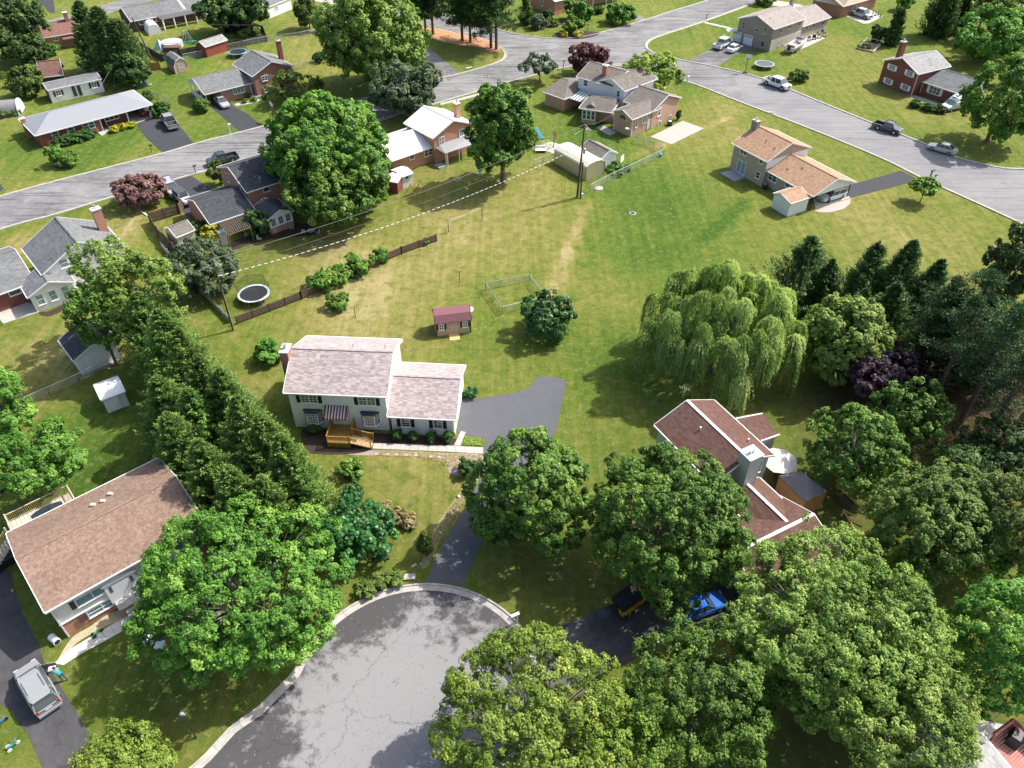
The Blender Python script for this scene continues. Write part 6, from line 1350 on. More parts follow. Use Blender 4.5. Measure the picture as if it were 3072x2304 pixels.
for i, (u, v, w) in enumerate(((1100,1765,28),(1145,1740,30),(1185,1735,24))):
    tree('olive', u, v, w, 17, ('low weedy shrub by the curb, leftmost of three','low weedy shrub by the curb, middle of three','low weedy shrub by the curb next to the storm drain')[i], 'shrub', 'shrub', zc=.5, lobes=7, k=18, seed=46+i, trunk=0, size=.14)
# -- evergreens in the row left of the white house
EV = [(408,905,92,10.5,'back'),(470,955,90,11,''),(530,1010,88,11.5,''),(590,1090,92,12,''),(655,1130,85,11,''),(560,1190,80,10,''),(690,1215,95,11.5,''),(760,1270,95,11,''),(820,1330,92,11,''),(730,1330,85,9.5,''),(855,1400,80,9,'')]
EL = ['tall evergreen at the far end of the row, beside the white garage','second evergreen of the row, behind the power pole','third evergreen from the far end of the row','bushy evergreen in the middle of the row','evergreen facing the left corner of the white house','evergreen on the shaded left side of the row','evergreen leaning toward the left bay window','evergreen in front of the mulch bed of the white house','evergreen nearest the front lawn, above the orange needles','evergreen closest to the brown roof','lowest evergreen at the near end of the row']
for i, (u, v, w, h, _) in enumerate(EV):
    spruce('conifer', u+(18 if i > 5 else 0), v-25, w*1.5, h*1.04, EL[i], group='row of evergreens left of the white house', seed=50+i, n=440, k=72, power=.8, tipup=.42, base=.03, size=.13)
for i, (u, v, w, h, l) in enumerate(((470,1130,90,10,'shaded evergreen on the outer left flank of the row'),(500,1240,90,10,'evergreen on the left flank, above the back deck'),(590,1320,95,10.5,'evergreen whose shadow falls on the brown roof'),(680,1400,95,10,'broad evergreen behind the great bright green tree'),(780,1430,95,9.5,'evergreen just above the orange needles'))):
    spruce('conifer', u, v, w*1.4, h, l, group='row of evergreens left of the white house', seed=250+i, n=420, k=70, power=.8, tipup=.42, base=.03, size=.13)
tree('light', 325, 815, 100, 105, 'tall pale green tree over the grey roof at the left', zc=9.0, lobes=20, k=20, gap=.38, seed=62, dens=.8, fill=.04, bark=BARK)
tree('light', 420, 900, 120, 130, 'airy pale green tree just left of the evergreen row', zc=8.0, lobes=22, k=20, gap=.34, seed=63, fill=.05)
tree('maple', 285, 945, 80, 95, 'darker airy tree over the lawn in front of the sunroom', zc=7.0, lobes=16, k=20, gap=.42, seed=64, fill=.04)
tree('grey', 600, 810, 88, 88, 'grey-green tree between the fence and the power pole', zc=3.6, lobes=16, k=24, seed=65)
# -- big trees of the middle
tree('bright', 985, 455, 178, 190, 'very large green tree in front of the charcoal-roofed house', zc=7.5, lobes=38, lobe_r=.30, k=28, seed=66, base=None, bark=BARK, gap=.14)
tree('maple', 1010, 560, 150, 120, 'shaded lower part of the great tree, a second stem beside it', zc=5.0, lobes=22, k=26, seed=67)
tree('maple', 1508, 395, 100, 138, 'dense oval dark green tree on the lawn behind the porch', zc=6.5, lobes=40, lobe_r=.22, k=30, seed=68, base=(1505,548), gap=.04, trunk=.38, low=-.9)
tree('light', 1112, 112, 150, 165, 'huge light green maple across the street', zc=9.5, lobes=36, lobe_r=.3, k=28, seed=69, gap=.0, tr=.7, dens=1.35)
tree('bright', 1225, 170, 55, 50, 'drooping side crown of the huge maple by the old driveway', zc=5.0, lobes=12, k=24, seed=70)
tree('grey', 1208, 262, 96, 82, 'rounded grey-green tree beside the street', zc=4.6, lobes=26, k=26, seed=71, base=(1226,345), gap=.08, lobe_r=.28)
tree('grey', 1620, 198, 46, 30, 'small flat-topped tree on the verge at the junction', zc=3.0, lobes=14, k=14, seed=72, base=(1620,248), gap=.4, trunk=.12)
tree('red', 1765, 172, 50, 36, 'dark red-leaved tree behind the rambling house', zc=3.2, lobes=14, k=24, seed=73)
tree('yellowgreen', 1958, 225, 80, 52, 'fresh yellow-green tree behind the rambling house', zc=3.8, lobes=16, k=26, seed=74)
tree('olive', 868, 262, 56, 42, 'feathery olive tree in front of the teal-shuttered house', zc=3.0, lobes=12, k=16, seed=75, gap=.35)
tree('pink', 418, 570, 70, 42, 'loose pinkish-red tree beside the parked cars', zc=2.6, lobes=20, k=22, seed=76, gap=.25, fill=.1, tr=.28, base=(428,610))
tree('bright', 162, 462, 24, 22, 'little green tree on the red mulch, left stem', zc=2.2, lobes=8, k=16, seed=77, gap=.3, base=(172,495))
tree('bright', 208, 476, 26, 18, 'little green tree on the red mulch, right stem', zc=2.0, lobes=8, k=16, seed=78, gap=.3, base=(208,496))
tree('yellow', 636, 700, 29, 27, 'bright yellow shrub beside the pergola', 'shrub', 'shrub', zc=1.1, lobes=9, k=24, seed=79, trunk=0)
tree('dark', 598, 688, 28, 28, 'dark green shrub between the fence and the yellow shrub', 'shrub', 'shrub', zc=1.0, lobes=9, k=22, seed=80, trunk=0)
tree('dark', 770, 668, 40, 36, 'dark shrub between the pergola and the sunroom', 'shrub', 'shrub', zc=1.6, lobes=9, k=22, seed=81, trunk=0)
tree('olive', 655, 520, 26, 34, 'slim olive shrub at the gable of the charcoal-roofed house', 'shrub', 'shrub', zc=1.8, lobes=9, k=20, seed=82, gap=.2)
# -- upper left
spruce('dconifer', 232, 5, 62, 13, 'dark evergreen with the leftmost tip behind the mobile home', seed=90, n=520, power=.55, group='dark evergreens behind the mobile home')
spruce('dconifer', 285, 22, 72, 13, 'broadest dark evergreen behind the mobile home', seed=91, n=520, power=.55, group='dark evergreens behind the mobile home')
spruce('dconifer', 345, 60, 72, 11, 'rightmost dark evergreen, leaning over the metal roof', seed=92, n=460, power=.5, group='dark evergreens behind the mobile home')
tree('dark', 385, 215, 45, 45, 'dark lower tree right of the evergreens', zc=3.0, lobes=12, k=24, seed=93)
tree('dark', 40, 80, 75, 105, 'tall dark green tree filling the top left corner', zc=6.5, lobes=24, k=24, seed=94)
tree('dark', 75, 150, 55, 55, 'lower dark tree below the top left corner tree', zc=3.5, lobes=14, k=24, seed=95)
tree('olive', 82, 245, 42, 46, 'rounded olive shrub-tree beside the dark outbuilding', zc=2.6, lobes=14, k=24, seed=96)
tree('yellowgreen', 32, 248, 15, 12, 'small bright bush at the left of the olive shrub', 'bush', 'bush', zc=.8, lobes=6, k=20, seed=97, trunk=0)
tree('bright', 145, 155, 26, 18, 'clipped bush behind the brick house at the far left', 'bush', 'bush', zc=1.0, lobes=8, k=20, seed=98, trunk=0)
tree('yellowgreen', 85, 62, 34, 18, 'yellowish tree by the far street', zc=2.2, lobes=8, k=18, seed=99)
tree('olive', 18, 330, 24, 16, 'pale bush in front of the half-round hut, left', 'bush', 'bush', zc=.8, lobes=7, k=20, seed=100, trunk=0)
tree('maple', 52, 335, 12, 9, 'small dark bush in front of the half-round hut', 'bush', 'bush', zc=.6, lobes=6, k=20, seed=101, trunk=0)
tree('hedge', 478, 330, 24, 20, 'round bright bush at the corner of the carport', 'bush', 'bush', zc=1.0, lobes=9, k=24, seed=102, trunk=0, gap=0)
tree('bright', 608, 318, 22, 19, 'trimmed bush beside the silver sedan', 'bush', 'bush', zc=1.0, lobes=9, k=24, seed=103, trunk=0, gap=0)
tree('olive', 445, 286, 15, 15, 'grey-green bush on the fence line behind the ranch house', 'bush', 'bush', zc=.8, lobes=7, k=20, seed=104, trunk=0)
for i, t_ in enumerate(np.linspace(0, 1, 4)):
    tree('hedge', 182+t_*75, 425-t_*22, 20, 16, ('leftmost block of the dark hedge before the ranch house','second block from the left of the dark hedge before the ranch house','second block from the right of the dark hedge before the ranch house','rightmost block of the dark hedge before the ranch house')[i], 'hedge', 'hedge', 'hedge in front of the ranch house', zc=.7, lobes=8, k=22, lobe_r=.25, gap=0, seed=105+i, trunk=0)
for i, t_ in enumerate(np.linspace(0, 1, 3)):
    tree('yellow', 342+t_*50, 386-t_*12, 13, 9, ('left clump of the yellow hedge by the porch','middle clump of the yellow hedge by the porch','right clump of the yellow hedge by the porch')[i], 'hedge', 'hedge', 'yellow hedge by the porch', zc=.5, lobes=6, k=20, seed=110+i, trunk=0)
tree('dark', 655, 28, 58, 45, 'wide dark tree at the top, left half', zc=5.0, lobes=18, k=24, seed=114)
tree('dark', 735, 32, 55, 42, 'wide dark tree at the top, right half', zc=4.6, lobes=16, k=24, seed=115)
tree('purple', 715, 78, 42, 18, 'purplish shrubs along the fence under the wide dark tree', 'shrub', 'shrub', zc=1.0, lobes=9, k=20, seed=116, trunk=0)
tree('olive', 752, 98, 26, 14, 'pale ornamental grass at the corner of the plank fence', 'shrub', 'shrub', zc=.8, lobes=8, k=20, seed=117, trunk=0)
tree('olive', 922, 38, 34, 44, 'oval tree standing alone on the far lawn', zc=4.0, lobes=16, k=24, seed=118, base=(931,88), trunk=.14)
tree('dark', 960, 172, 18, 16, 'dark bush at the foot of the huge maple', 'bush', 'bush', zc=.8, lobes=7, k=20, seed=119, trunk=0)
tree('olive', 958, 250, 14, 20, 'young tree with a caged stem on the shaded lawn', zc=1.8, lobes=6, k=12, seed=120, gap=.4, base=(962,280), trunk=.06)
for i, (u, v, h, R, l) in enumerate(((1253,84,15,3.4,'pine at the left end of the roadside group'),(1277,96,14,3.2,'second pine from the left of the roadside group'),(1299,102,15,3.6,'third pine of the roadside group'),(1387,123,16,3.8,'middle pine with the reddish trunk'),(1411,127,15,3.4,'pine just right of the middle one'),(1473,144,17,4.0,'thick-trunked pine nearest the junction, left stem'),(1489,148,17,4.0,'thick-trunked pine nearest the junction, right stem'))):
    pine('pine', (u, v), h, R*1.2, l, .2, 'pines by the junction', 121+i, n=60)
spruce('conifer', 1578, -18, 22, 7, 'narrow blue-green spruce by the corner house', seed=130, at=(1578,72), n=200)
tree('grey', 1612, 66, 24, 20, 'grey-green shrub right of the narrow spruce', 'shrub', 'shrub', zc=1.4, lobes=9, k=22, seed=131, trunk=0)
tree('dark', 1640, 44, 15, 18, 'dark shrub against the brick corner', 'shrub', 'shrub', zc=1.3, lobes=7, k=22, seed=132, trunk=0)
tree('yellowgreen', 1662, 66, 13, 14, 'yellowish shrub in the corner bed', 'shrub', 'shrub', zc=.9, lobes=7, k=20, seed=133, trunk=0)
tree('bright', 1737, 30, 34, 32, 'green tree in front of the corner house window', zc=2.2, lobes=12, k=24, seed=134)
tree('yellowgreen', 1717, 74, 28, 21, 'yellow-green small tree at the street corner', zc=1.7, lobes=10, k=24, seed=135, base=(1722,97))
tree('yellow', 1692, 103, 11, 9, 'yellow clipped bush, left of two on the corner bed', 'bush', 'bush', zc=.5, lobes=6, k=20, seed=136, trunk=0)
tree('yellow', 1732, 102, 14, 9, 'yellow clipped bush, right of two on the corner bed', 'bush', 'bush', zc=.5, lobes=6, k=20, seed=137, trunk=0)
tree('bright', 1862, 40, 38, 28, 'green shrubby tree on the dark bed by the grey driveway', zc=2.0, lobes=12, k=24, seed=138)
tree('dark', 1795, 30, 16, 10, 'row shrub beside the stone wall', 'shrub', 'shrub', zc=.8, lobes=6, k=20, seed=139, trunk=0)
tree('light', 2300, -8, 28, 22, 'small tree at the top edge above the taupe roof', zc=2.6, lobes=8, k=18, seed=140, base=(2299,14), trunk=.1)
tree('bright', 2710, 8, 23, 18, 'small round tree on a stone ring at the top right', zc=2.6, lobes=9, k=22, seed=141, base=(2710,34), trunk=.12)
spruce('dconifer', 2680, 40, 24, 7.5, 'slim dark cypress left of the red barn-like building', seed=142, at=(2672,135), n=260, power=.35)
tree('dark', 2640, 105, 24, 28, 'dark shrub at the foot of the slim cypress', 'shrub', 'shrub', zc=1.6, lobes=9, k=22, seed=143, trunk=0)
spruce('dconifer', 2832, -30, 62, 12, 'broad cone-shaped evergreen at the top right', seed=144, at=(2805,108), n=560, power=.45, lift=.6)
spruce('dconifer', 2875, -40, 40, 12, 'second cone-shaped evergreen behind the broad one', seed=145, at=(2872,92), n=360, power=.5, lift=.6)
tree('bright', 2985, 110, 95, 75, 'spreading tree with a leaning trunk at the top right', zc=5.5, lobes=22, k=24, seed=146, gap=.2, base=(2958,188), ryf=.8, trunk=.32)
tree('maple', 3030, 40, 90, 60, 'tree in the top right corner', zc=6, lobes=18, k=24, seed=147)
tree('dark', 2960, 20, 60, 40, 'dark tree behind the leaning one', zc=5, lobes=14, k=22, seed=148)
tree('bright', 3005, 300, 105, 118, 'bright green tree cut by the right edge beside the red brick house', zc=5.2, lobes=26, k=26, seed=149, base=(2968,425))
tree('olive', 2397, 228, 23, 21, 'grey-green shrub next to the white pickup', 'shrub', 'shrub', zc=1.0, lobes=9, k=20, seed=150, trunk=0)
tree('yellowgreen', 2777, 560, 31, 22, 'young round tree with a forked stem by the dark mailbox', zc=1.9, lobes=10, k=24, seed=151, base=(2758,606), trunk=.08)
tree('dark', 2035, 345, 8, 14, 'dark bush behind the corner of the brick addition', 'bush', 'bush', zc=.9, lobes=5, k=20, seed=152, trunk=0)
tree('maple', 1850, 505, 28, 10, 'leafy weeds at the foot of the white gabled shed', 'shrub', 'shrub', zc=.4, lobes=6, k=20, seed=153, trunk=0)
tree('bright', 1277, 722, 12, 9, 'small weed clump at the end of the plank fence', 'bush', 'bush', zc=.4, lobes=5, k=18, seed=154, trunk=0)
for i, (u, v, w) in enumerate(((740,285,10),(760,298,9),(793,290,8),(735,302,8))):
    tree(('bright','yellowgreen','bright','olive')[i], u, v, w, 8, ('spiky green plant in the bed left of the green door','yellowish low plant beside the concrete step','trimmed low plant right of the concrete step','small grassy plant near the silver sedan')[i], 'plant', 'plant', zc=.4, lobes=5, k=16, seed=155+i, trunk=0)
for i, (u, v) in enumerate(((2750,310),(2785,322),(2820,328))):
    tree('dark', u, v, 17, 10, ('dark foundation shrub nearest the front door of the red brick house','dark foundation shrub under the wide window of the red brick house','dark foundation shrub beside the camper van')[i], 'shrub', 'shrub', zc=.6, lobes=6, k=20, seed=160+i, trunk=0)
# -- evergreens and pines of the right side
CR = [(2440,722,118,11,'pointed dark evergreen just behind the willow'),(2500,790,60,9,'smaller dark evergreen right of the pointed one'),(2640,740,95,12,'dark evergreen, left of the big clump on the lawn edge'),(2745,732,95,12.5,'tallest dark evergreen of the clump on the lawn edge'),(2830,790,85,11,'dark evergreen on the right side of the clump'),(2700,860,95,10,'shaded evergreen in the heart of the clump'),(2880,900,85,11,'evergreen below the clump toward the right edge'),(2985,900,80,11,'evergreen close to the right edge'),(3060,930,80,11,'evergreen cut by the right edge'),(2600,880,70,9,'low dark evergreen behind the light green maple')]
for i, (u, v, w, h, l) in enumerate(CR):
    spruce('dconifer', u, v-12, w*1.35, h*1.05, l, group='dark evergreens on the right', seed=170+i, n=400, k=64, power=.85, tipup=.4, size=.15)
tree('dark', 3050, 800, 75, 130, 'dark leafy tree at the right edge of the lawn', zc=5.5, lobes=20, k=26, seed=185)
for i, (u, v, w, l) in enumerate(((2990,1330,95,'shaded dark tree below the pines near the right edge'),(2900,1400,80,'dark low tree above the olive tree'),(3060,1420,80,'dark tree on the right edge above the olive pair'))):
    tree('dark', u, v, w, w*.9, l, zc=4.0, lobes=16, k=22, seed=260+i, gap=.25)
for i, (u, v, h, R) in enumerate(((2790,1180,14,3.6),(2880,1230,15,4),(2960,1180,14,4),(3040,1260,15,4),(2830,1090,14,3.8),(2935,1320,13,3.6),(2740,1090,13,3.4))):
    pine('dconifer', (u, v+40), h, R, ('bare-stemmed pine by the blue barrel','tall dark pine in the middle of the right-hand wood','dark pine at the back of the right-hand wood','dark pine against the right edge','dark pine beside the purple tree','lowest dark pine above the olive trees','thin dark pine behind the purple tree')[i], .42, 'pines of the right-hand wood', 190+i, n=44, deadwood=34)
# ------------------------------------------------------------------ vehicles (local: +x forward, z up)
TYRE = mat('tyre', (.02, .02, .021), .85, .15); RIM = mat('wheel_rim', (.42, .42, .43), .35, .1, metal=.5)
LAMP = mat('headlight_glass', (.62, .64, .66), .15, .05, spec=.8); TAIL = paint('tail_light_red', (.45, .02, .02), .2)
CHROME = mat('bumper_chrome', (.55, .55, .56), .2, .05, metal=.8)
def ring(x, w, zb, zt, rnd=.12, tuck=.1):
    return [(x, -w+tuck, zb), (x, -w, zb+.18), (x, -w, zt-rnd), (x, -w+rnd, zt), (x, w-rnd, zt), (x, w, zt-rnd), (x, w, zb+.18), (x, w-tuck, zb)]
def frustum(mb, x0, x1, w, z0, x2, x3, w2, z1):
    return mb.hexa([(x0,-w,z0),(x1,-w,z0),(x1,w,z0),(x0,w,z0)], [(x2,-w2,z1),(x3,-w2,z1),(x3,w2,z1),(x2,w2,z1)])
def pillars(mb, x0, x1, w, z0, x2, x3, w2, z1, mids=(), r=.035):
    for s in (-1, 1):
        for a, b in ((x0, x2), (x1, x3)): mb.tube((a, s*w, z0), (b, s*w2, z1), r, r, 4)
        for t in mids:
            mb.tube((x0+(x1-x0)*t, s*w, z0), (x2+(x3-x2)*t, s*w2, z1), r, r, 4)
    return mb
def wheels(root, xs_, w, R, wd=.22, rim=None):
    for x in xs_:
        for s in (-1, 1):
            o = part('wheel', MB().tube((x, s*(w-wd), R), (x, s*(w+.015), R), R, R, 18), TYRE, root)
            part('rim', MB().tube((x, s*(w-.02), R), (x, s*(w+.03), R), R*.6, R*.52, 12), rim or RIM, o)
def lights(root, xf, xr, w, zf, zr, wl=.3, fh=.1):
    for s in (-1, 1):
        part('headlight', MB().box(xf-.06, xf+.03, min(s*(w-.08), s*(w-.08-wl)), max(s*(w-.08), s*(w-.08-wl)), zf-fh, zf+fh), LAMP, root)
        part('tail_light', MB().box(xr-.03, xr+.08, min(s*(w-.04), s*(w-.04-wl*.6)), max(s*(w-.04), s*(w-.04-wl*.6)), zr-.12, zr+.12), TAIL, root)
def car(kind, rear, front, label, cat, col, mirror=True, group=None, two=None, coat=None, centre=True, L=None):
    """rear, front: photograph points on the ground under the two ends"""
    a = G(*rear)[:2]; b = G(*front)[:2]; d = (b-a)/np.linalg.norm(b-a); c = (a+b)/2
    root = thing({'sedan': 'parked_car', 'coupe': 'parked_car', 'suv': 'suv', 'van': 'minivan', 'pickup': 'pickup_truck', 'oldpickup': 'pickup_truck', 'jeep': 'jeep', 'camper': 'camper_van', 'wagon': 'parked_car'}[kind], label, cat, (c[0], c[1], .02), atan2(d[1], d[0]), group)
    body = paint('paint_' + cat.replace(' ', '_') + '_%02x%02x%02x' % tuple(int(x*255) for x in col), col)
    tr = mat('dark_trim', (.03, .03, .032), .6)
    if kind in ('sedan', 'coupe', 'wagon'):
        L_, W = (4.7, .88); h = 1.42 if kind != 'coupe' else 1.36
        st = [(-L_/2, .72, .3, .72), (-L_/2+.12, .82, .24, .92), (-1.5, W, .2, .98), (-.4, W, .2, .95), (.75, W, .2, .94), (1.6, .86, .2, .84), (L_/2-.15, .78, .24, .70), (L_/2, .62, .32, .58)]
        if kind == 'wagon': st[0] = (-L_/2, .76, .3, .95); st[1] = (-L_/2+.12, .84, .24, 1.05)
        part('body', MB().loft([ring(*s) for s in st]), body, root, smooth=False)
        g = (-1.75, 1.0, .80, .93, -1.0, .25, .60, h-.03) if kind != 'wagon' else (-2.15, 1.0, .8, .95, -1.85, .25, .62, h+.1)
        part('windows', frustum(MB(), *g), GLASS, root)
        pm = pillars(MB(), *g, mids=(.5,)); part('pillars', pm, body, root)
        part('roof', MB().loft([ring(g[4]-.1, g[6]-.02, g[7]-.05, g[7]-.01, .05), ring(g[4]+.15, g[6]+.04, g[7]-.05, g[7]+.05, .08), ring(g[5]-.1, g[6]+.04, g[7]-.05, g[7]+.05, .08), ring(g[5]+.12, g[6]-.02, g[7]-.05, g[7], .05)]), body, root)
        wheels(root, (-1.38, 1.38), W, .33); lights(root, L_/2-.1, -L_/2+.05, .74, .62, .8)
        [part('bumper', MB().box(*b_), body, root) for b_ in ((L_/2-.12, L_/2+.04, -.6, .6, .3, .46), (-L_/2-.04, -L_/2+.12, -.66, .66, .36, .52))]
    elif kind in ('van', 'suv'):
        L_, W = (5.0, .98) if kind == 'van' else (4.9, .95); h = 1.78 if kind == 'van' else 1.8
        st = [(-L_/2, .88, .32, 1.0), (-L_/2+.15, .94, .26, 1.08), (-1.2, W, .22, 1.08), (.9, W, .22, 1.06), (1.6, .94, .22, 1.02), (L_/2-.2, .86, .26, .86 if kind == 'van' else .98), (L_/2, .68, .34, .68 if kind == 'van' else .9)]
        part('body', MB().loft([ring(*s) for s in st]), body, root)
        g = (-L_/2+.06, 1.55 if kind == 'van' else 1.2, .90, 1.05, -L_/2+.42, .72 if kind == 'van' else .6, .72, h-.05)
        part('windows', frustum(MB(), *g), glass('tinted_car_glass', (.035, .045, .045), .08), root)
        part('pillars', pillars(MB(), *g, mids=(.3, .62), r=.045), body, root)
        part('roof', MB().loft([ring(g[4]-.1, g[6]-.06, g[7]-.04, g[7], .05), ring(g[4]+.2, g[6]+.06, g[7]-.04, g[7]+.07, .1), ring(g[5]-.3, g[6]+.06, g[7]-.04, g[7]+.07, .1), ring(g[5]+.08, g[6]-.06, g[7]-.04, g[7], .05)]), body, root)
        for s in (-1, 1): part('roof_rail', MB().tube((-1.2, s*.6, h+.12), (.1, s*.6, h+.12), .028, .028, 6).tube((-1.2, s*.6, h), (-1.2, s*.6, h+.12), .028).tube((.1, s*.6, h), (.1, s*.6, h+.12), .028), STEEL, root)
        wheels(root, (-1.5, 1.5), W, .34); lights(root, L_/2-.14, -L_/2+.02, .9, .72, .98, .32, .11)
        [part('bumper', MB().box(*b_), body, root) for b_ in ((L_/2-.1, L_/2+.05, -.7, .7, .32, .5), (-L_/2-.1, -L_/2+.1, -.86, .86, .36, .56))]
        part('number_plate', MB().box(-L_/2-.03, -L_/2+.0, -.26, .26, .78, .92), WHITE, root)
        if kind == 'van':
            part('tailgate_trim', MB().box(-L_/2-.02, -L_/2+.02, -.7, .7, .94, 1.0), CHROME, root)
            part('front_door', MB().hexa([(1.25,-.99,.35),(1.3,-.95,.35),(.75,-1.85,.35),(.68,-1.83,.35)], [(1.25,-.99,1.08),(1.3,-.95,1.08),(.75,-1.85,1.08),(.68,-1.83,1.08)]), body, root, 'front door standing open')
            part('door_opening', MB().box(.1, 1.25, -.995, -.96, .42, 1.06), mat('dark_interior', (.025,.024,.024), .8), root)
            part('seat', MB().box(.2, .7, -.75, -.3, .5, .95), mat('grey_seat', (.12,.12,.12), .9), root)
    elif kind in ('pickup', 'oldpickup'):
        L_, W = (5.7, 1.0) if kind == 'pickup' else (5.0, .93); hb = 1.12 if kind == 'pickup' else 1.02; h = 1.92 if kind == 'pickup' else 1.68; zb = .42
        xc = -L_/2+1.9 if kind == 'pickup' else -L_/2+1.95
        st = [(xc, W, zb, hb), (xc+1.3, W, zb, hb), (xc+1.9, W, zb, hb), (L_/2-.25, W-.04, zb, hb-.04), (L_/2, W-.14, zb+.08, hb-.14)]
        part('body', MB().loft([ring(*s) for s in st]), body, root)
        b = MB(); x0, x1 = -L_/2, xc-.02
        for s in (-1, 1): b.box(x0, x1, min(s*W, s*(W-.12)), max(s*W, s*(W-.12)), zb, hb+.03)
        b.box(x0, x0+.1, -W+.12, W-.12, zb, hb+.02).box(x1-.08, x1, -W+.12, W-.12, zb, hb+.02)
        part('bed', b, body, root); part('bed_floor', MB().box(x0+.1, x1-.08, -W+.12, W-.12, zb+.02, zb+.18), tr, root)
        cabL = 2.15 if kind == 'pickup' else 1.45
        g = (xc+.02, xc+cabL+.55, W-.07, hb-.02, xc+.1, xc+cabL-.05, W-.26, h-.05)
        part('windows', frustum(MB(), *g), GLASS, root); part('pillars', pillars(MB(), *g, mids=(.42,) if kind == 'pickup' else (), r=.05), body, root)
        part('roof', MB().loft([ring(g[4]-.04, g[6]-.02, g[7]-.06, g[7], .05), ring(g[4]+.15, g[6]+.05, g[7]-.06, g[7]+.06, .1), ring(g[5]-.15, g[6]+.05, g[7]-.06, g[7]+.06, .1), ring(g[5]+.06, g[6]-.04, g[7]-.06, g[7]-.01, .05)]), body, root)
        wheels(root, (-L_/2+1.15, L_/2-.95), W, .42 if kind == 'pickup' else .38, .27, CHROME if kind == 'oldpickup' else None); lights(root, L_/2-.08, -L_/2+.02, W-.05, hb-.22, hb-.25, .35)
        [part('bumper', MB().box(*b_), CHROME, root) for b_ in ((L_/2-.08, L_/2+.1, -W+.08, W-.08, .42, .62), (-L_/2-.14, -L_/2, -W+.05, W-.05, .45, .62))]
        part('grille', MB().box(L_/2-.06, L_/2+.02, -.5, .5, zb+.25, hb-.12), tr, root)
        for s in (-1, 1): part('wheel_arch', MB().tube((-L_/2+1.15, s*(W-.02), .45), (-L_/2+1.15, s*(W+.005), .45), .5, .5, 14).tube((L_/2-.95, s*(W-.02), .45), (L_/2-.95, s*(W+.005), .45), .5, .5, 14), tr, root)
        if mirror: part('mirror', MB().box(g[1]-.5, g[1]-.35, W, W+.2, hb, hb+.2).box(g[1]-.5, g[1]-.35, -W-.2, -W, hb, hb+.2), body if kind == 'pickup' else tr, root)
    elif kind == 'jeep':
        W = .8; st = [(-1.95, W, .5, 1.1), (.55, W, .5, 1.12), (.6, W-.1, .5, 1.1), (1.75, W-.16, .52, 1.02), (1.85, W-.2, .55, .95)]
        part('body', MB().loft([ring(*s, .04, .02) for s in st]), body, root)
        part('hard_top', MB().loft([ring(-1.9, .74, 1.1, 1.78, .06, .0), ring(.3, .74, 1.1, 1.8, .06, .0)]), two or mat('black_hardtop', (.022,.022,.024), .6), root)
        part('windows', MB().box(-1.7, -.75, -.765, .765, 1.2, 1.62).box(-.6, .2, -.765, .765, 1.2, 1.62), GLASS, root)
        part('windscreen', frustum(MB(), .33, .62, .7, 1.1, .3, .36, .66, 1.72), GLASS, root); part('windscreen_frame', pillars(MB(), .3, .64, .72, 1.1, .28, .38, .68, 1.74), body, root)
        for s in (-1, 1):
            part('fender', MB().box(.75, 1.95, min(s*.66, s*.92), max(s*.66, s*.92), .86, .95).box(-1.75, -.75, min(s*.8, s*.94), max(s*.8, s*.94), .86, .95), two or body, root)
        part('spare_wheel', MB().tube((-2.0, .1, .95), (-2.22, .1, .95), .38, .38, 16), TYRE, root)
        wheels(root, (-1.2, 1.25), .88, .39, .25); lights(root, 1.82, -1.95, .7, .85, .95, .2); [part('bumper', MB().box(*b_), tr, root) for b_ in ((1.9, 2.1, -.75, .75, .5, .66), (-2.1, -1.95, -.75, .75, .5, .64))]
    elif kind == 'camper':
        L_, W = 5.9, 1.0
        st = [(-L_/2, W, .4, 1.75), (1.2, W, .4, 1.75), (1.75, W-.03, .4, 1.15), (L_/2-.1, W-.08, .42, 1.0), (L_/2, W-.16, .5, .85)]
        part('body', MB().loft([ring(*s) for s in st]), body, root)
        part('windows', frustum(MB(), .9, 1.9, W+.0, 1.15, .8, 1.25, W-.06, 1.72), GLASSB, root)
        part('raised_roof', MB().loft([ring(-L_/2+.05, W-.12, 1.7, 2.2, .14), ring(-.2, W-.1, 1.7, 2.45, .16), ring(.8, W-.14, 1.7, 2.3, .16), ring(1.25, W-.25, 1.7, 1.85, .1)]), mat('white_fibreglass', (.8,.8,.79), .35, .04), root)
        part('side_window', MB().box(-.7, .2, -W-.01, W+.01, 1.2, 1.6).box(-2.4, -1.1, -W-.01, W+.01, 1.2, 1.6), GLASS, root)
        part('stripe', MB().box(-L_/2+.1, 1.6, -W-.008, W+.008, .78, .9), tr, root)
        part('roof_vent', MB().box(.1, .5, -.35, .35, 2.36, 2.46).box(.75, 1.0, -.4, .4, 2.2, 2.3), tr, root)
        wheels(root, (-1.6, 2.0), W, .36, .25); lights(root, L_/2-.06, -L_/2+.02, W-.08, .85, 1.1, .35); part('bumper', MB().box(L_/2-.05, L_/2+.12, -W+.1, W-.1, .4, .58), CHROME, root); part('grille', MB().box(L_/2-.05, L_/2+.02, -.55, .55, .62, .86), tr, root)
    return root
vn = car('van', (166,2150), (78,2000), 'silver minivan on the dark driveway with its front door open', 'minivan', (.27,.28,.285))
car('jeep', (1850,1842), (1945,1775), 'yellow jeep with a black hard top under the maple', 'jeep', (.62,.33,.02))
car('coupe', (2050,1848), (2145,1812), 'bright blue car in the shade near the yellow jeep', 'car', (.02,.13,.52))
car('pickup', (2285,245), (2373,277), 'lifted white pickup parked along the right-hand street', 'pickup truck', (.78,.79,.80))
car('pickup', (2140,155), (2195,128), 'white pickup with a black bed on the cracked driveway', 'pickup truck', (.76,.78,.80))
car('coupe', (2183,162), (2222,143), 'low white coupe with dark glass beside the white pickup', 'car', (.76,.77,.78))
car('oldpickup', (2624,382), (2696,404), 'old black and white pickup parked by the right-hand curb', 'pickup truck', (.06,.065,.07))
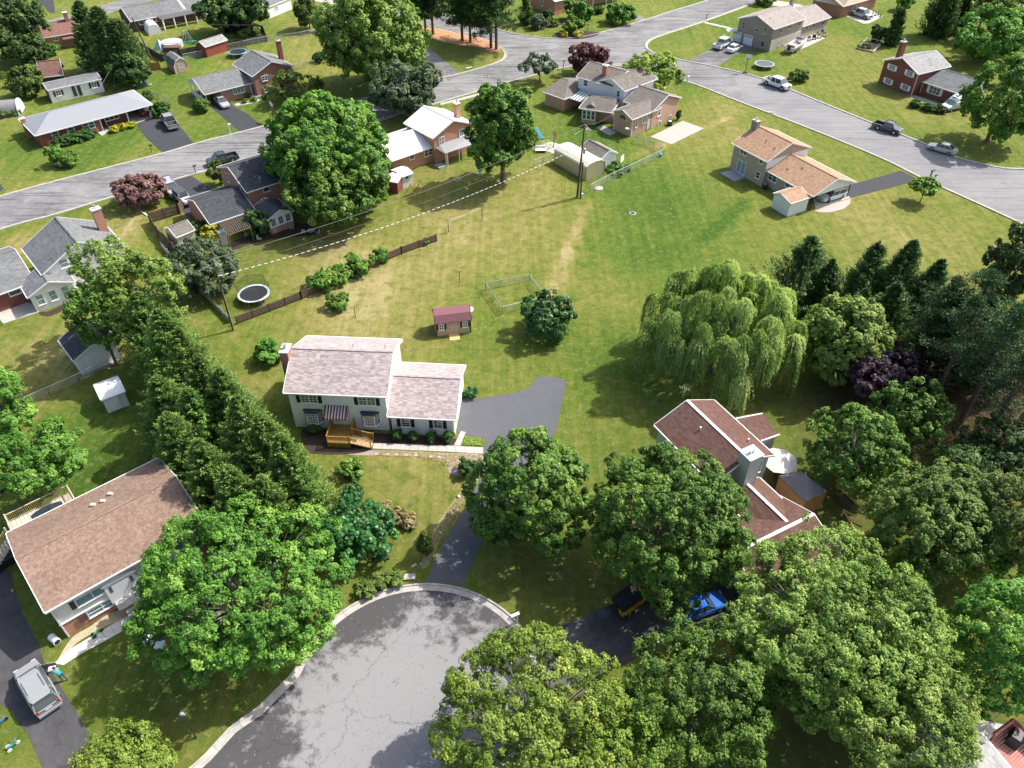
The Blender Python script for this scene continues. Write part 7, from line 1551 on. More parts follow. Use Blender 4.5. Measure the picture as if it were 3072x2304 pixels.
car('sedan', (2862,465), (2785,444), 'beige sedan parked by the right-hand curb near the junction', 'car', (.50,.46,.37))
car('camper', (2895,318), (2828,334), 'white camper van with a raised roof beside the carport', 'camper van', (.62,.62,.63))
car('pickup', (2551,42), (2609,60), 'silver pickup on the concrete pad at the top right', 'pickup truck', (.50,.52,.54))
car('oldpickup', (712,478), (628,498), 'dark green-black pickup driving on the left-hand street', 'pickup truck', (.03,.045,.048))
car('pickup', (532,402), (492,352), 'grey pickup with an open bed on the black driveway of the ranch house', 'pickup truck', (.26,.25,.24))
car('sedan', (652,300), (685,332), 'silver-grey sedan in front of the teal-shuttered house', 'car', (.36,.37,.38))
car('suv', (498,555), (535,600), 'silver suv nearest the pinkish tree', 'suv', (.36,.38,.40))
car('jeep', (532,590), (575,625), 'white jeep with a dark top behind the silver suv', 'jeep', (.66,.67,.68), two=mat('charcoal_softtop', (.07,.07,.08), .8))
car('wagon', (2530,585), (2455,607), 'white hatchback parked in the open carport', 'car', (.66,.67,.67))
car('sedan', (440,350), (408,330), 'dark red car in the ranch house carport', 'car', (.16,.02,.02))
car('oldpickup', (2770+110,348), (2880-40,358+8) if 0 else (2905,342), 'dark vehicle in the carport of the red brick house', 'car', (.03,.03,.035)) if 0 else None
# boat on a trailer
c0 = G(2350, 172)[:2]; c1 = G(2418, 130)[:2]; d = (c1-c0)/np.linalg.norm(c1-c0); c = (c0+c1)/2
bt = thing('pontoon_boat', 'white motor boat on a trailer beside the taupe-roofed house', 'boat', (c[0], c[1], 0), atan2(d[1], d[0]))
BW = paint('boat_white', (.78,.78,.77), .3)
hull = [(-3.4, 1.15), (2.0, 1.2), (3.0, .85), (3.9, .1)]
part('hull', MB().loft([[(x, -w, 1.35), (x, -w*.75, .75), (x, 0, .55), (x, w*.75, .75), (x, w, 1.35)] for x, w in hull]), BW, bt)
g = MB(); [g.loft([[(a[0], s*a[1], 1.34), (a[0], s*(a[1]-.14 if a[1] > .2 else .02), 1.34), (a[0], s*(a[1]-.14 if a[1] > .2 else .02), 1.62), (a[0], s*a[1], 1.62)] for a in hull]) for s in (-1, 1)]
part('gunwale', g, BW, bt); part('cockpit_floor', MB().box(-3.2, 1.8, -.95, .95, 1.3, 1.38), mat('boat_floor', (.30,.27,.24)), bt)
part('seat', MB().box(-2.9, -2.2, -.9, .9, 1.38, 1.85), mat('boat_seat', (.55,.45,.38)), bt); part('seat', MB().box(.2, .8, -.9, -.2, 1.38, 1.85), mat('boat_seat', (.55,.45,.38)), bt); part('console', MB().box(.9, 1.5, -.8, .8, 1.38, 2.0), BW, bt)
part('windscreen', frustum(MB(), 1.4, 1.6, .8, 2.0, 1.2, 1.25, .7, 2.35), GLASSB, bt)
part('outboard_motor', MB().box(-3.9, -3.45, -.25, .25, .9, 1.9), BLACK, bt); tl = MB().box(-3.2, 2.4, -.8, -.7, .42, .52).box(-3.2, 2.4, .7, .8, .42, .52); tl.tube((2.4, -.75, .47), (4.6, 0, .45), .05); tl.tube((2.4, .75, .47), (4.6, 0, .45), .05)
part('trailer', tl, STEEL, bt); wheels(bt, (-1.4,), .95, .32)

# ------------------------------------------------------------------ people
def skin_figure(name, pts, edges, rad, m, parent):
    me = bpy.data.meshes.new(name); me.from_pydata(pts, edges, []); me.materials.append(m)
    o = link(bpy.data.objects.new(name, me), parent); sk = o.modifiers.new('skin', 'SKIN'); o.modifiers.new('sub', 'SUBSURF').levels = 1
    for i, r_ in enumerate(rad): me.skin_vertices[0].data[i].radius = (r_, r_)
    me.skin_vertices[0].data[0].use_root = True; return o
pc = G(193, 2040); pa = atan2(*(G(160,2020)-pc)[1::-1]) if 0 else atan2((G(150,2018)-pc)[1], (G(150,2018)-pc)[0])
pe = thing('person', 'person in a turquoise top and blue jeans leaning into the open van door', 'person', (pc[0], pc[1], 0), pa)
SK = mat('skin', (.36, .20, .13), .6, .06); JE = mat('blue_jeans', (.035, .075, .17), .85, .15); TQ = mat('turquoise_shirt', (.03, .38, .45), .8, .1); HA = mat('brown_hair', (.05, .025, .014), .7, .2)
def skinmesh(name, P, E, R, m): me = bpy.data.meshes.new(name); me.from_pydata(P, E, []); me.materials.append(m); o = link(bpy.data.objects.new(name, me), pe); return o
P = [(0,0,.95),(.06,0,1.12),(.16,0,1.38),(.2,0,1.48),(.24,0,1.58),(.30,0,1.68),
     (0,.1,.9),(.03,.11,.5),(-.04,.12,.08),(.1,.13,.04), (0,-.1,.9),(-.1,-.11,.5),(-.28,-.12,.1),(-.15,-.12,.05),
     (.17,.19,1.40),(.32,.24,1.2),(.52,.2,1.22),(.58,.18,1.23), (.17,-.19,1.40),(.36,-.22,1.22),(.56,-.16,1.28),(.62,-.14,1.29)]
E_ = [(0,1),(1,2),(2,3),(3,4),(4,5),(0,6),(6,7),(7,8),(8,9),(0,10),(10,11),(11,12),(12,13),(2,14),(14,15),(15,16),(16,17),(2,18),(18,19),(19,20),(20,21)]
Rr = [.14,.13,.15,.07,.09,.08,.10,.07,.05,.04,.10,.07,.05,.04,.065,.05,.04,.04,.065,.05,.04,.04]
me = bpy.data.meshes.new('body'); me.from_pydata(P, E_, []); o = link(bpy.data.objects.new('body', me), pe)
o.modifiers.new('skin', 'SKIN'); s_ = o.modifiers.new('sub', 'SUBSURF'); s_.levels = 2; s_.render_levels = 2
for i, r_ in enumerate(Rr): me.skin_vertices[0].data[i].radius = (r_, r_)
def zone_mat():
    m, t, N, L, B = nt('clothed_body'); tc = N.new('ShaderNodeTexCoord'); sp = N.new('ShaderNodeSeparateXYZ'); L.new(tc.outputs['Object'], sp.inputs[0])
    c = mixrgb(N, L, (.035,.075,.17), (.03,.38,.45), math_(N, L, 'GREATER_THAN', sp.outputs[2], .98)); c = mixrgb(N, L, c, (.36,.20,.13), math_(N, L, 'GREATER_THAN', sp.outputs[2], 1.46)); c = mixrgb(N, L, c, (.7,.7,.68), math_(N, L, 'LESS_THAN', sp.outputs[2], .09))
    far = math_(N, L, 'GREATER_THAN', sp.outputs[0], .42); c = mixrgb(N, L, c, (.36,.20,.13), far); L.new(c, B.inputs['Base Color']); B.inputs['Roughness'].default_value = .8; return m
me.materials.append(zone_mat())
part('hair', MB().lathe((.28, 0, 1.62), [(.06,-.06),(.11,0),(.11,.08),(.06,.14),(.01,.155)], 12), HA, pe, off=(0,0,0))
bg = G(172, 2028); cb = solo('carrier', MB().loft([orect((bg[0], bg[1]), .3, .22, .16, .95), orect((bg[0], bg[1]), .3, .26, .2, 1.15), orect((bg[0], bg[1]), .3, .18, .12, 1.28)]), mat('white_cloth', (.72,.70,.66), .8), 'white bundle held by the person at the open van door', 'bundle', loc=(bg[0], bg[1], 0))

# ------------------------------------------------------------------ fences
def pts3(px): return [G(u, v) for u, v in px]
def fence_run(name, label, px, h, style, post_gap=2.4, group=None, mats=None, cat='fence', off=.0):
    P = pts3(px); root = rooted(name, label, cat, P[0], group); m = mats or WOOD_D; bd = MB(); nboards = 0
    for A, B in zip(P[:-1], P[1:]):
        L = float(np.linalg.norm(B-A)); d = (B-A)/L; n = np.array([-d[1], d[0], 0]); k = max(1, int(round(L/post_gap)))
        for i in range(k+1):
            c = A + d*L*i/k; r_ = .06 if style != 'chain' else .035
            if style == 'chain': part('post', MB().tube((c[0], c[1], 0), (c[0], c[1], h), r_*1.2, r_*1.2, 6), STEEL, root)
            else: part('post', MB().box(c[0]-.07, c[0]+.07, c[1]-.07, c[1]+.07, 0, h+.1), m, root)
        if style == 'chain':
            part('top_rail', MB().tube(A+[0,0,h], B+[0,0,h], .04, .04, 5), STEEL, root)
            part('wire_mesh', MB().poly([A+[0,0,.02], B+[0,0,.02], B+[0,0,h-.02], A+[0,0,h-.02]]), CHAIN, root)
        else:
            for i in range(k):
                a = A + d*(L*i/k+.08); b = A + d*(L*(i+1)/k-.08); q = n*.03
                for z in ((.3, .42), (h*.52, h*.52+.12), (h-.2, h-.08)):
                    part('rail', MB().hexa([a-q+[0,0,z[0]], b-q+[0,0,z[0]], b-q*2.4+[0,0,z[0]], a-q*2.4+[0,0,z[0]]], [a-q+[0,0,z[1]], b-q+[0,0,z[1]], b-q*2.4+[0,0,z[1]], a-q*2.4+[0,0,z[1]]]), m, root)
                nb = int((L/k)/.17); pn = MB()
                for j in range(nb):
                    s = a + (b-a)*(j+.06)/nb; e = a + (b-a)*(j+.92)/nb; hh = h + rs.uniform(-.03, .02)
                    pn.hexa([s, e, e+n*.03, s+n*.03], [s+[0,0,hh], e+[0,0,hh], e+n*.03+[0,0,hh], s+n*.03+[0,0,hh]])
                part('plank_panel', pn, m, root)
    return root
fence_run('plank_fence', 'weathered brown plank fence running diagonally across the back lawn', [(712,972),(905,898),(1083,816),(1205,762),(1310,724)], 1.15, 'plank', 2.3)
fence_run('plank_fence', 'weathered plank enclosure round the beige shed', [(452,668),(540,642),(552,628)], 1.6, 'plank', 2.2)
fence_run('plank_fence', 'weathered plank fence on the left side of the beige shed enclosure', [(452,668),(478,712),(520,752),(526,760)], 1.6, 'plank', 2.2)
fence_run('plank_fence', 'dark plank fence behind the red shed and the blue trampoline', [dz2(*p) for p in ((395,488),(530,452),(690,420),(900,385),(1060,360),(1220,330))], 1.5, 'plank', 2.4, mats=WOOD_DK)
fence_run('plank_fence', 'dark plank fence receding behind the blue trampoline', [dz2(1220,330),dz2(1195,262),dz2(1120,235)], 1.5, 'plank', 2.4, mats=WOOD_DK)
fence_run('plank_fence', 'dark plank fence from the wooden pole to the barn-shaped shed', [dz2(225,385),dz2(310,440),dz2(395,488)], 1.4, 'plank', 2.4, mats=WOOD_DK)
fence_run('plank_fence', 'short new cedar fence beside the dark evergreens', [dz2(250,555),dz2(380,552)], 1.5, 'plank', 2.0, mats=WOOD_O)
fence_run('plank_fence', 'pale grey board fence under the airy trees', [(488,745),(560,830),(690,968)], .9, 'plank', 2.4, mats=mat('pale_weathered_board', (.33,.34,.34), .8, .12))
fence_run('chain_link_fence', 'chain link fence with a bright top rail beside the white gabled shed', [(1770,575),(1820,548),(1890,515),(1990,467)], 1.2, 'chain', 2.8)
fence_run('chain_link_fence', 'chain link fence from the brick corner to the fence corner', [(1990,467),(1960,445),(1900,425)], 1.2, 'chain', 2.4)
fence_run('chain_link_fence', 'chain link fence at the left of the cream shelter', [(1600,500),(1660,478)], 1.1, 'chain', 2.4)
fence_run('chain_link_fence', 'long chain link fence beside the white garage at the left', [(15,1245),(150,1185),(240,1145),(330,1100)], 1.1, 'chain', 2.6)
fence_run('chain_link_fence', 'chain link fence in front of the red shed', [dz2(*p) for p in ((560,478),(740,440),(895,400),(1090,358),(1225,330))], 1.2, 'chain', 2.6)
fence_run('chain_link_fence', 'chain link fence behind the lawn of the teal-shuttered house', [(805,125),(900,112),(960,100)], 1.1, 'chain', 2.8)
fence_run('chain_link_fence', 'chain link fence at the corner of the teal-shuttered house', [(878,210),(945,198)], 1.1, 'chain', 2.4)
fence_run('chain_link_fence', 'chain link fence between the ranch lawn and the teal-shuttered house', [(458,288),(515,312)], 1.0, 'chain', 2.4)
q4 = [(1457,869),(1588,843),(1637,910),(1507,941)]
pn_ = fence_run('wire_pen', 'square chain link pen on the open lawn', q4+[q4[0]], 1.05, 'chain', 2.4, cat='pen')

# ------------------------------------------------------------------ poles and lines
def upole(px, h, lean, label, arms=True, r=.16, transformer=None, m=POLE_M):
    c = G(*px); t = thing('utility_pole', label, 'utility pole', c)
    top = (lean[0], lean[1], h); part('pole', MB().tube((0,0,-.2), top, r, r*.65, 10), m, t)
    part('conduit', MB().tube((.16,-.12,0), (.16+lean[0]*.6,-.12+lean[1]*.6,h*.6), .035, .035, 5), STEEL, t)
    if arms:
        part('bracket', MB().tube((top[0]*.96, top[1]*.96, h*.94), (top[0]-1.5, top[1]-1.0, h*.90), .035).tube((top[0]*.96, top[1]*.96, h*.96), (top[0]+.9, top[1]-.25, h*.93), .03).tube(top, (top[0]+.9, top[1]-.25, h*.93), .03), STEEL, t)
        for k in (.3, .6, .95): part('insulator', MB().tube((top[0]+.9*k, top[1]-.25*k, h*.94), (top[0]+.9*k, top[1]-.25*k, h*.94-.25), .05), WHITE, t)
    if transformer: part('transformer', MB().lathe((.32+lean[0]*transformer, -.05, h*transformer), [(.05,-.42),(.2,-.4),(.21,.35),(.12,.42)], 14), STEEL, t)
    return c + np.array(top)
tp1 = upole((1731,592), 11.4, (.5, .3), 'tall dark utility pole on the lawn beside the cream shelter', transformer=.66)
tp2 = upole((700,990), 9.8, (-.2, .4), 'slim utility pole at the left end of the plank fence', transformer=None, r=.13)
tp3 = upole((456,178), 8.5, (-1.3, -.6), 'leaning dark utility pole behind the barn-shaped shed', arms=False)
st = G(1741, 594); s_ = thing('utility_pole', 'short brown stub pole beside the tall utility pole', 'pole', st); part('pole', MB().tube((0,0,-.2),(.05,.02,5.8),.13,.11,9), mat('brown_stub_pole', (.10,.05,.03), .85, .3, 4), s_); part('meter_box', MB().box(.14,.4,-.12,.1,.3,.75), WHITE, s_)
def wire(label, a, b, sag, r=.022, m=None, n=26, dash=None):
    P = [a + (b-a)*t + np.array([0, 0, -sag*4*t*(1-t)]) for t in np.linspace(0, 1, n)]
    if not dash: return solo('power_line', MB().path(P, r, 4), m or mat('wire_grey', (.20,.19,.17), .6), label, 'power line', loc=tuple(a))
    root = rooted('power_line', label, 'power line', a); L = [0]; [L.append(L[-1]+np.linalg.norm(q-p)) for p, q in zip(P[:-1], P[1:])]
    part('cable', MB().path(P, r, 4), BLACK, root)
    f = lambda s: (lambda i: P[i]+(P[i+1]-P[i])*((s-L[i])/(L[i+1]-L[i])))(max(0, min(len(P)-2, int(np.searchsorted(L, s))-1))); k = int(L[-1]/dash)
    for i in range(min(k, 290)): part('cover_sleeve', MB().tube(f(L[-1]*(i+.1)/k), f(L[-1]*(i+.68)/k), r*1.5, r*1.5, 6), WHITE, root)
    return root
def onpole(base, u, v):                                # height at which a picture point lies on a pole
    b = G(*base); z = min(np.arange(1, 12, .05), key=lambda z: np.linalg.norm((G(u, v, z)-b)[:2])); return np.array([b[0], b[1], z])
pA = onpole((700,990), 655, 828); pB = onpole((1731,592), 1737, 440)
wire('power line wrapped in white and black sleeves sagging over the lawn', pA, pB, 1.5, .022, dash=.78)
wire('thin upper power line above the sleeved one', tp2, tp1, 1.2)
wire('thin lower wire just behind the sleeved line', pA+[0,.3,.5], pB+[0,.3,1.2], 1.0, .012)
wire('power line dropping from the tall pole to the rambling house', tp1, G(*az_(640,470), 3.6), .6, .014)
wire('power line from the slim pole toward the trees at the left', tp2, np.array([-52, 88, 9.0]), .8, .014)
wire('wire from the leaning pole across the evergreens', tp3+0, G(300, 262, 3.0), .6, .02)
wire('wire from the leaning pole over the far lawns', tp3+0, G(960, 60, 8), 1.2, .02)
wire('service wire reaching the corner of the striped grey roof', G(2940,2196,4.2), G(3010,2130,9), .1, .02)
# yellow guy-wire guards and clothes-line posts
for (u, v), (tu, tv), l in (((1692,585),(1701,530),'yellow guard on the left guy wire of the tall pole'),((1758,570),(1755,520),'yellow guard on the right guy wire behind the stub pole')):
    b = G(u, v); z = onpole((u, v), tu, tv)[2]; solo('guy_guard', MB().tube(b, b+[.1,.05,z], .04), mat('yellow_plastic', (.55,.38,.05), .6), l, 'guy wire guard', loc=tuple(b))
for base, h, l in (((1447,657),1.9,'dark clothes-line post standing farther right'),((1346,697),1.9,'dark clothes-line post at the left end of the line'),((1379,846),1.6,'thin dark t-shaped post left of the wire pen'),((1067,954),1.7,'thin bent post near the single round shrub')):
    c = G(*base); t = thing('clothesline_post', l, 'post', c, .4); part('post', MB().tube((0,0,0),(0,0,h),.045,.045,6), DARK, t); part('cross_bar', MB().tube((-.45,0,h),(.45,0,h),.03,.03,5), DARK, t)
a_ = G(1346,697)+[0,0,1.88]; b_ = G(1447,657)+[0,0,1.88]
solo('clothesline', MB().path([a_+[.1,.2,0], (a_+b_)/2+[.1,.2,-.12], b_+[.1,.2,0]], .008, 4).path([a_-[.1,.2,0], (a_+b_)/2-[.1,.2,.12], b_-[.1,.2,0]], .008, 4), STEEL, 'clothes line strung between the two dark posts', 'clothes line', loc=tuple(a_))

# ------------------------------------------------------------------ lamps, mailboxes, hoops, trampolines, playthings
c = G(588, 2213); lp_ = thing('street_lamp', 'slim black street lamp on the shaded lawn by the cul-de-sac', 'street lamp', c)
part('pole', MB().lathe((0,0,0), [(.09,0),(.07,.4),(.045,.5),(.04,3.3)], 10), DARK, lp_); part('lamp_head', MB().lathe((0,0,3.3), [(.05,0),(.13,.08),(.26,.3),(.25,.42),(.1,.5)], 14), DARK, lp_); part('lens', MB().lathe((0,0,3.78), [(.14,0),(.14,.04),(.02,.07)], 12), STEEL, lp_)
def mailbox(px, label, col, h=1.1, rz=0.0, wide=.1, big=False):
    c = G(*px); t = thing('mailbox', label, 'mailbox', c, rz)
    part('post', MB().box(-wide/2, wide/2, -wide/2, wide/2, 0, h), col[0], t)
    L = .55 if not big else .75; part('box', MB().loft([[(x, .11*cos(a)*(1.3 if big else 1), h-.02+(.12 if sin(a) < 0 else .12+.1*sin(a)) - (.12 if sin(a) < -.1 else 0)) for a in np.linspace(0, 2*pi, 11)[:-1]] for x in (-.15, L-.15)]), col[1], t)
    return t
mailbox((1552,1868), 'large white mailbox beside the cul-de-sac curb', (WHITE, WHITE), 1.25, 3.6, .1, True)
mailbox((2061,251), 'white mailbox post on the verge behind the yellow-green tree', (WHITE, WHITE), 1.3, .5, .2)
mailbox((2118,62), 'dark mailbox at the upper curb of the forked street', (DARK, DARK), 1.2, .3)
mailbox((1690,206), 'dark mailbox with a tray at the curb of the rambling house', (DARK, DARK), 1.5, .3)
mailbox((1320,232), 'black mailbox beside the old driveway', (BLACK, BLACK), 1.1, .3)
mailbox((1763,90), 'brown mailbox on the corner lawn at the top', (WOOD_D, WOOD_D), 1.1, .3)
mailbox((456,458), 'black mailbox at the curb in front of the ranch house', (BLACK, BLACK), 1.2, .5)
mailbox((587,520), 'dark mailbox across the street beside a tiny bush', (DARK, DARK), 1.2, .5)
mailbox((692,401), 'white slanted board post at the curb', (WHITE, WHITE), 1.6, .4, .22)
mailbox((2787,540), 'black mailbox leaning over the curb by the young tree', (BLACK, BLACK), 1.5, .6, .16, True)
mailbox((2800,546), 'thin black newspaper box beside the leaning mailbox', (BLACK, BLACK), 1.0, .6, .07)
def hoop(px, label, rz, h=3.0, board=WHITE):
    c = G(*px); t = thing('basketball_hoop', label, 'basketball hoop', c, rz)
    part('base', MB().loft([orect((0,0), 0, .55, .4, 0), orect((0,0), 0, .45, .3, .22)]), BLACK, t); part('pole', MB().tube((0,0,.1),(0,0,h),.06,.05,8), DARK, t); part('arm', MB().tube((0,0,h-.1),(0,-.6,h),.04), DARK, t)
    part('backboard', MB().box(-.6,.6,-.66,-.62,h-.25,h+.55), board, t); part('board_frame', MB().box(-.64,.64,-.65,-.63,h+.55,h+.6).box(-.64,.64,-.65,-.63,h-.3,h-.25).box(-.22,.22,-.69,-.665,h-.02,h+.02).box(-.22,.22,-.69,-.665,h+.26,h+.3), BLACK, t)
    rm = MB(); [rm.tube((.22*cos(a), -.92+.22*sin(a), h), (.22*cos(a+.5), -.92+.22*sin(a+.5), h), .02, .02, 4) for a in np.arange(0, 6.28, .5)]; part('rim', rm, mat('orange_rim', (.6,.15,.03)), t)
hoop((813,366), 'portable basketball hoop at the curb across from the black pickup', 2.2)
hoop((2235,220), 'basketball hoop beside the right-hand street near the round trampoline', 2.6)
def tramp(px, R, label, ring_m, net=0, h=.9, mc=None):
    c = G(*px); t = thing('trampoline', label, 'trampoline', c); seg = 20
    part('mat', MB().lathe((0,0,h), [(R*.86,0),(R*.86,.02)], 28), mc or mat('trampoline_mat', (.028,.03,.036), .7), t)
    pr = MB(); a_ = [(R*.86*cos(2*pi*k/28), R*.86*sin(2*pi*k/28), h+.03) for k in range(28)]; b_ = [(R*cos(2*pi*k/28), R*sin(2*pi*k/28), h+.02) for k in range(28)]
    for k in range(28): pr.hexa([(*a_[k][:2], h-.02), (*b_[k][:2], h-.02), (*b_[(k+1)%28][:2], h-.02), (*a_[(k+1)%28][:2], h-.02)], [(*a_[k][:2], h+.05), (*b_[k][:2], h+.05), (*b_[(k+1)%28][:2], h+.05), (*a_[(k+1)%28][:2], h+.05)])
    part('ring_pad', pr, ring_m, t)
    for k in range(6):
        a = 2*pi*k/6+.3; part('leg', MB().tube((R*cos(a-.12), R*sin(a-.12), h), (R*cos(a-.1), R*sin(a-.1), .04), .03).tube((R*cos(a+.12), R*sin(a+.12), h), (R*cos(a+.1), R*sin(a+.1), .04), .03).tube((R*cos(a-.1), R*sin(a-.1), .04), (R*cos(a+.1), R*sin(a+.1), .04), .03), STEEL, t)
    if net:
        for k in range(6): a = 2*pi*k/6; part('net_pole', MB().tube((R*1.03*cos(a), R*1.03*sin(a), .4), (R*1.08*cos(a), R*1.08*sin(a), h+net+.15), .03, .03, 6), mat('foam_pole', (.12,.11,.08), .7), t)
        nm = MB(); [nm.poly([(R*cos(a), R*sin(a), h), (R*cos(b), R*sin(b), h), (R*1.05*cos(b), R*1.05*sin(b), h+net), (R*1.05*cos(a), R*1.05*sin(a), h+net)]) for a, b in [(2*pi*k/6, 2*pi*(k+1)/6) for k in range(6)]]; part('safety_net', nm, NETM, t)
tramp((766,898), 2.0, 'netted trampoline with a pale ring on the lawn behind the plank fence', mat('pale_blue_pad', (.62,.72,.76), .5, .1), 1.7)
tramp((2291,203), 2.0, 'large dark trampoline without a net beside the right-hand street', mat('grey_green_pad', (.33,.38,.33), .5, .1), 0, .8, mat('grey_mat', (.09,.095,.12), .6))
tramp((716,168), 1.95, 'blue-ringed trampoline with a tall net in front of the dark plank fence', mat('blue_pad', (.25,.45,.62), .5, .1), 1.8)
# swing set
c = G(1268, 580); sw = rooted('swing_set', 'small wooden swing set on the shaded lawn', 'swing set', c)
A1 = G(1226,575); A2 = G(1277,570); topA = G(1232,552,2.2); topB = G(1262,541,2.2)
for t_, fs in ((topA, (G(1223,570),G(1239,594))), (topB, (G(1254,558),G(1279,578)))):
    for f in fs: part('leg', MB().tube(f, t_, .05, .05, 5), WOOD_O, sw)
part('beam', MB().tube(topA, topB, .06, .06, 5), WOOD_O, sw)
for t_ in (.35, .8):
    p_ = topA*(1-t_)+topB*t_; part('seat', MB().box(p_[0]-.25, p_[0]+.25, p_[1]-.1, p_[1]+.1, .5, .56), mat('orange_seat', (.65,.2,.08)), sw); part('rope', MB().tube(p_-[.2,0,0], (p_[0]-.2, p_[1], .55), .012, .012, 4).tube(p_+[.2,0,0], (p_[0]+.2, p_[1], .55), .012, .012, 4), STEEL, sw)
for u, v, l in ((1372,539,'pale hose loop lying on the shaded lawn, nearer one'),(1440,522,'pale hose loop lying on the shaded lawn, by the tree')):
    c = G(u, v); h_ = MB(); P_ = [c+np.array([.55*cos(a)*(1+.3*sin(a)), .5*sin(a), .05]) for a in np.linspace(0, 2*pi, 15)]; h_.path(P_, .05, 5); solo('hose', h_, mat('pale_hose', (.6,.72,.62)), l, 'hose', loc=tuple(c))
# climbing dome, slide, banner pole beside the shelter
c = G(1636, 548-110); c = G(1637,442); dm = thing('climbing_dome', 'yellow-green geodesic climbing dome by the cream shelter', 'climbing dome', c); d_ = MB()
for k in range(8):
    a0, a1 = 2*pi*k/8, 2*pi*(k+1)/8; A_ = lambda a, e: (1.3*cos(e)*cos(a), 1.3*cos(e)*sin(a), 1.3*sin(e))
    for e0, e1 in ((0, .55), (.55, 1.05), (1.05, pi/2)): d_.tube(A_(a0, e0), A_(a0+pi/8, e1), .035, .035, 4).tube(A_(a1, e0), A_(a0+pi/8, e1), .035, .035, 4)
    d_.tube(A_(a0, .55), A_(a1, .55), .035, .035, 4)
part('frame', d_, mat('lime_plastic', (.55,.62,.25), .5), dm)
c = G(1613,412); sl = rooted('slide', 'blue and white plastic slide half hidden by the oval tree', 'slide', c); part('chute', MB().hexa([c+[-.6,.8,1.3], c+[-.1,.8,1.3], c+[1.1,-.9,.1], c+[.6,-.9,.1]], [c+[-.6,.8,1.4], c+[-.1,.8,1.4], c+[1.1,-.9,.2], c+[.6,-.9,.2]]), mat('play_blue', (.05,.32,.60), .4), sl); part('ladder', MB().tube(c+[-.6,1.3,0], c+[-.5,.8,1.4], .05).tube(c+[-.1,1.3,0], c+[0,.8,1.4], .05), WHITE, sl)
c = G(1622,455); solo('bench', MB().box(c[0]-.9,c[0]+.9,c[1]-.5,c[1]+.4,.35,.45).box(c[0]-.9,c[0]-.8,c[1]-.5,c[1]+.4,0,.35).box(c[0]+.8,c[0]+.9,c[1]-.5,c[1]+.4,0,.35).box(c[0]-.9,c[0]+.9,c[1]+.4,c[1]+.5,.45,.9), WHITE, 'white plastic bench beside the climbing dome', 'bench', loc=tuple(c))
c = G(1661,444); fp = thing('flag_pole', 'dark post with a furled red flag by the cream shelter', 'flag', c); part('pole', MB().tube((0,0,0),(0,0,3.0),.07,.07,8), DARK, fp); part('flag', MB().tube((.3,0,1.7),(.35,.05,2.8),.10,.07,7), mat('red_cloth', (.42,.04,.05), .8), fp)
# above-ground pool and toys at the far left lawn
c = G(*dz2(470,370)); po = rooted('pool', 'above-ground pool with a dark deck and a pale blue tent beside it', 'pool', c)
part('pool_wall', MB().lathe(c, [(2.3,0),(2.3,1.1),(2.2,1.1)], 24), mat('pool_wall', (.42,.42,.45)), po); part('water', MB().lathe(c+[0,0,1.0], [(2.2,0),(2.2,.03)], 24), mat('pool_water', (.08,.42,.55), .1, .1), po)
part('pool_deck', MB().box(c[0]-.6,c[0]+2.8,c[1]-3.6,c[1]-2.2,.0,1.0), mat('reddish_deck', (.16,.08,.06), .8), po); part('deck_rail', MB().tube((c[0]-.6,c[1]-3.6,1.9),(c[0]+2.8,c[1]-3.6,1.9),.05).tube((c[0]-.6,c[1]-3.6,0),(c[0]-.6,c[1]-3.6,1.9),.05).tube((c[0]+2.8,c[1]-3.6,0),(c[0]+2.8,c[1]-3.6,1.9),.05), mat('reddish_deck', (.16,.08,.06)), po)
part('tent', MB().hexa([c+[-3.6,-1.6,0], c+[-1.6,-2.6,0], c+[-.9,-.8,0], c+[-2.9,.3,0]], [c+[-2.3,-1.25,1.9], c+[-2.2,-1.3,1.9], c+[-2.15,-1.2,1.9], c+[-2.25,-1.15,1.9]]), mat('pale_blue_tarp', (.45,.58,.66), .6), po)
c = G(*dz2(590,325)); py = rooted('play_frame', 'tangle of white and green play frames beside the pool', 'play frame', c); f_m = MB()
for k in range(7): a = k*.9; f_m.tube(c+[1.2*cos(a), .9*sin(a), 0], c+[.4*cos(a+1), .4*sin(a+1), 2.2], .04, .04, 5)
part('frame', f_m, WHITE, py); part('mat', MB().hexa([c+[-1.4,-1.6,0], c+[2.2,-.6,0], c+[2.0,-.1,0], c+[-1.5,-.8,0]], [c+[-1.4,-1.6,.15], c+[2.2,-.6,.15], c+[2.0,-.1,.15], c+[-1.5,-.8,.15]]), mat('green_plastic', (.10,.42,.22)), py)
c = G(*dz2(228,682)); solo('covered_cart', MB().loft([orect(c, .5, 1.1, .6, 0), orect(c, .5, 1.15, .65, .6), orect(c, .5, .5, .25, 1.1)]), mat('teal_tarp', (.08,.13,.13), .6), 'dark teal covered cart beside the evergreens', 'covered cart', loc=tuple(c))
c = G(*dz2(283,680)); solo('wheelbarrow', MB().path([c+np.array([.6*cos(a), .4*sin(a), .3]) for a in np.linspace(0, 2*pi, 11)], .06, 5), mat('cream_plastic2', (.62,.56,.44)), 'overturned cream wheel frame beside the dark covered cart', 'wheel frame', loc=tuple(c))
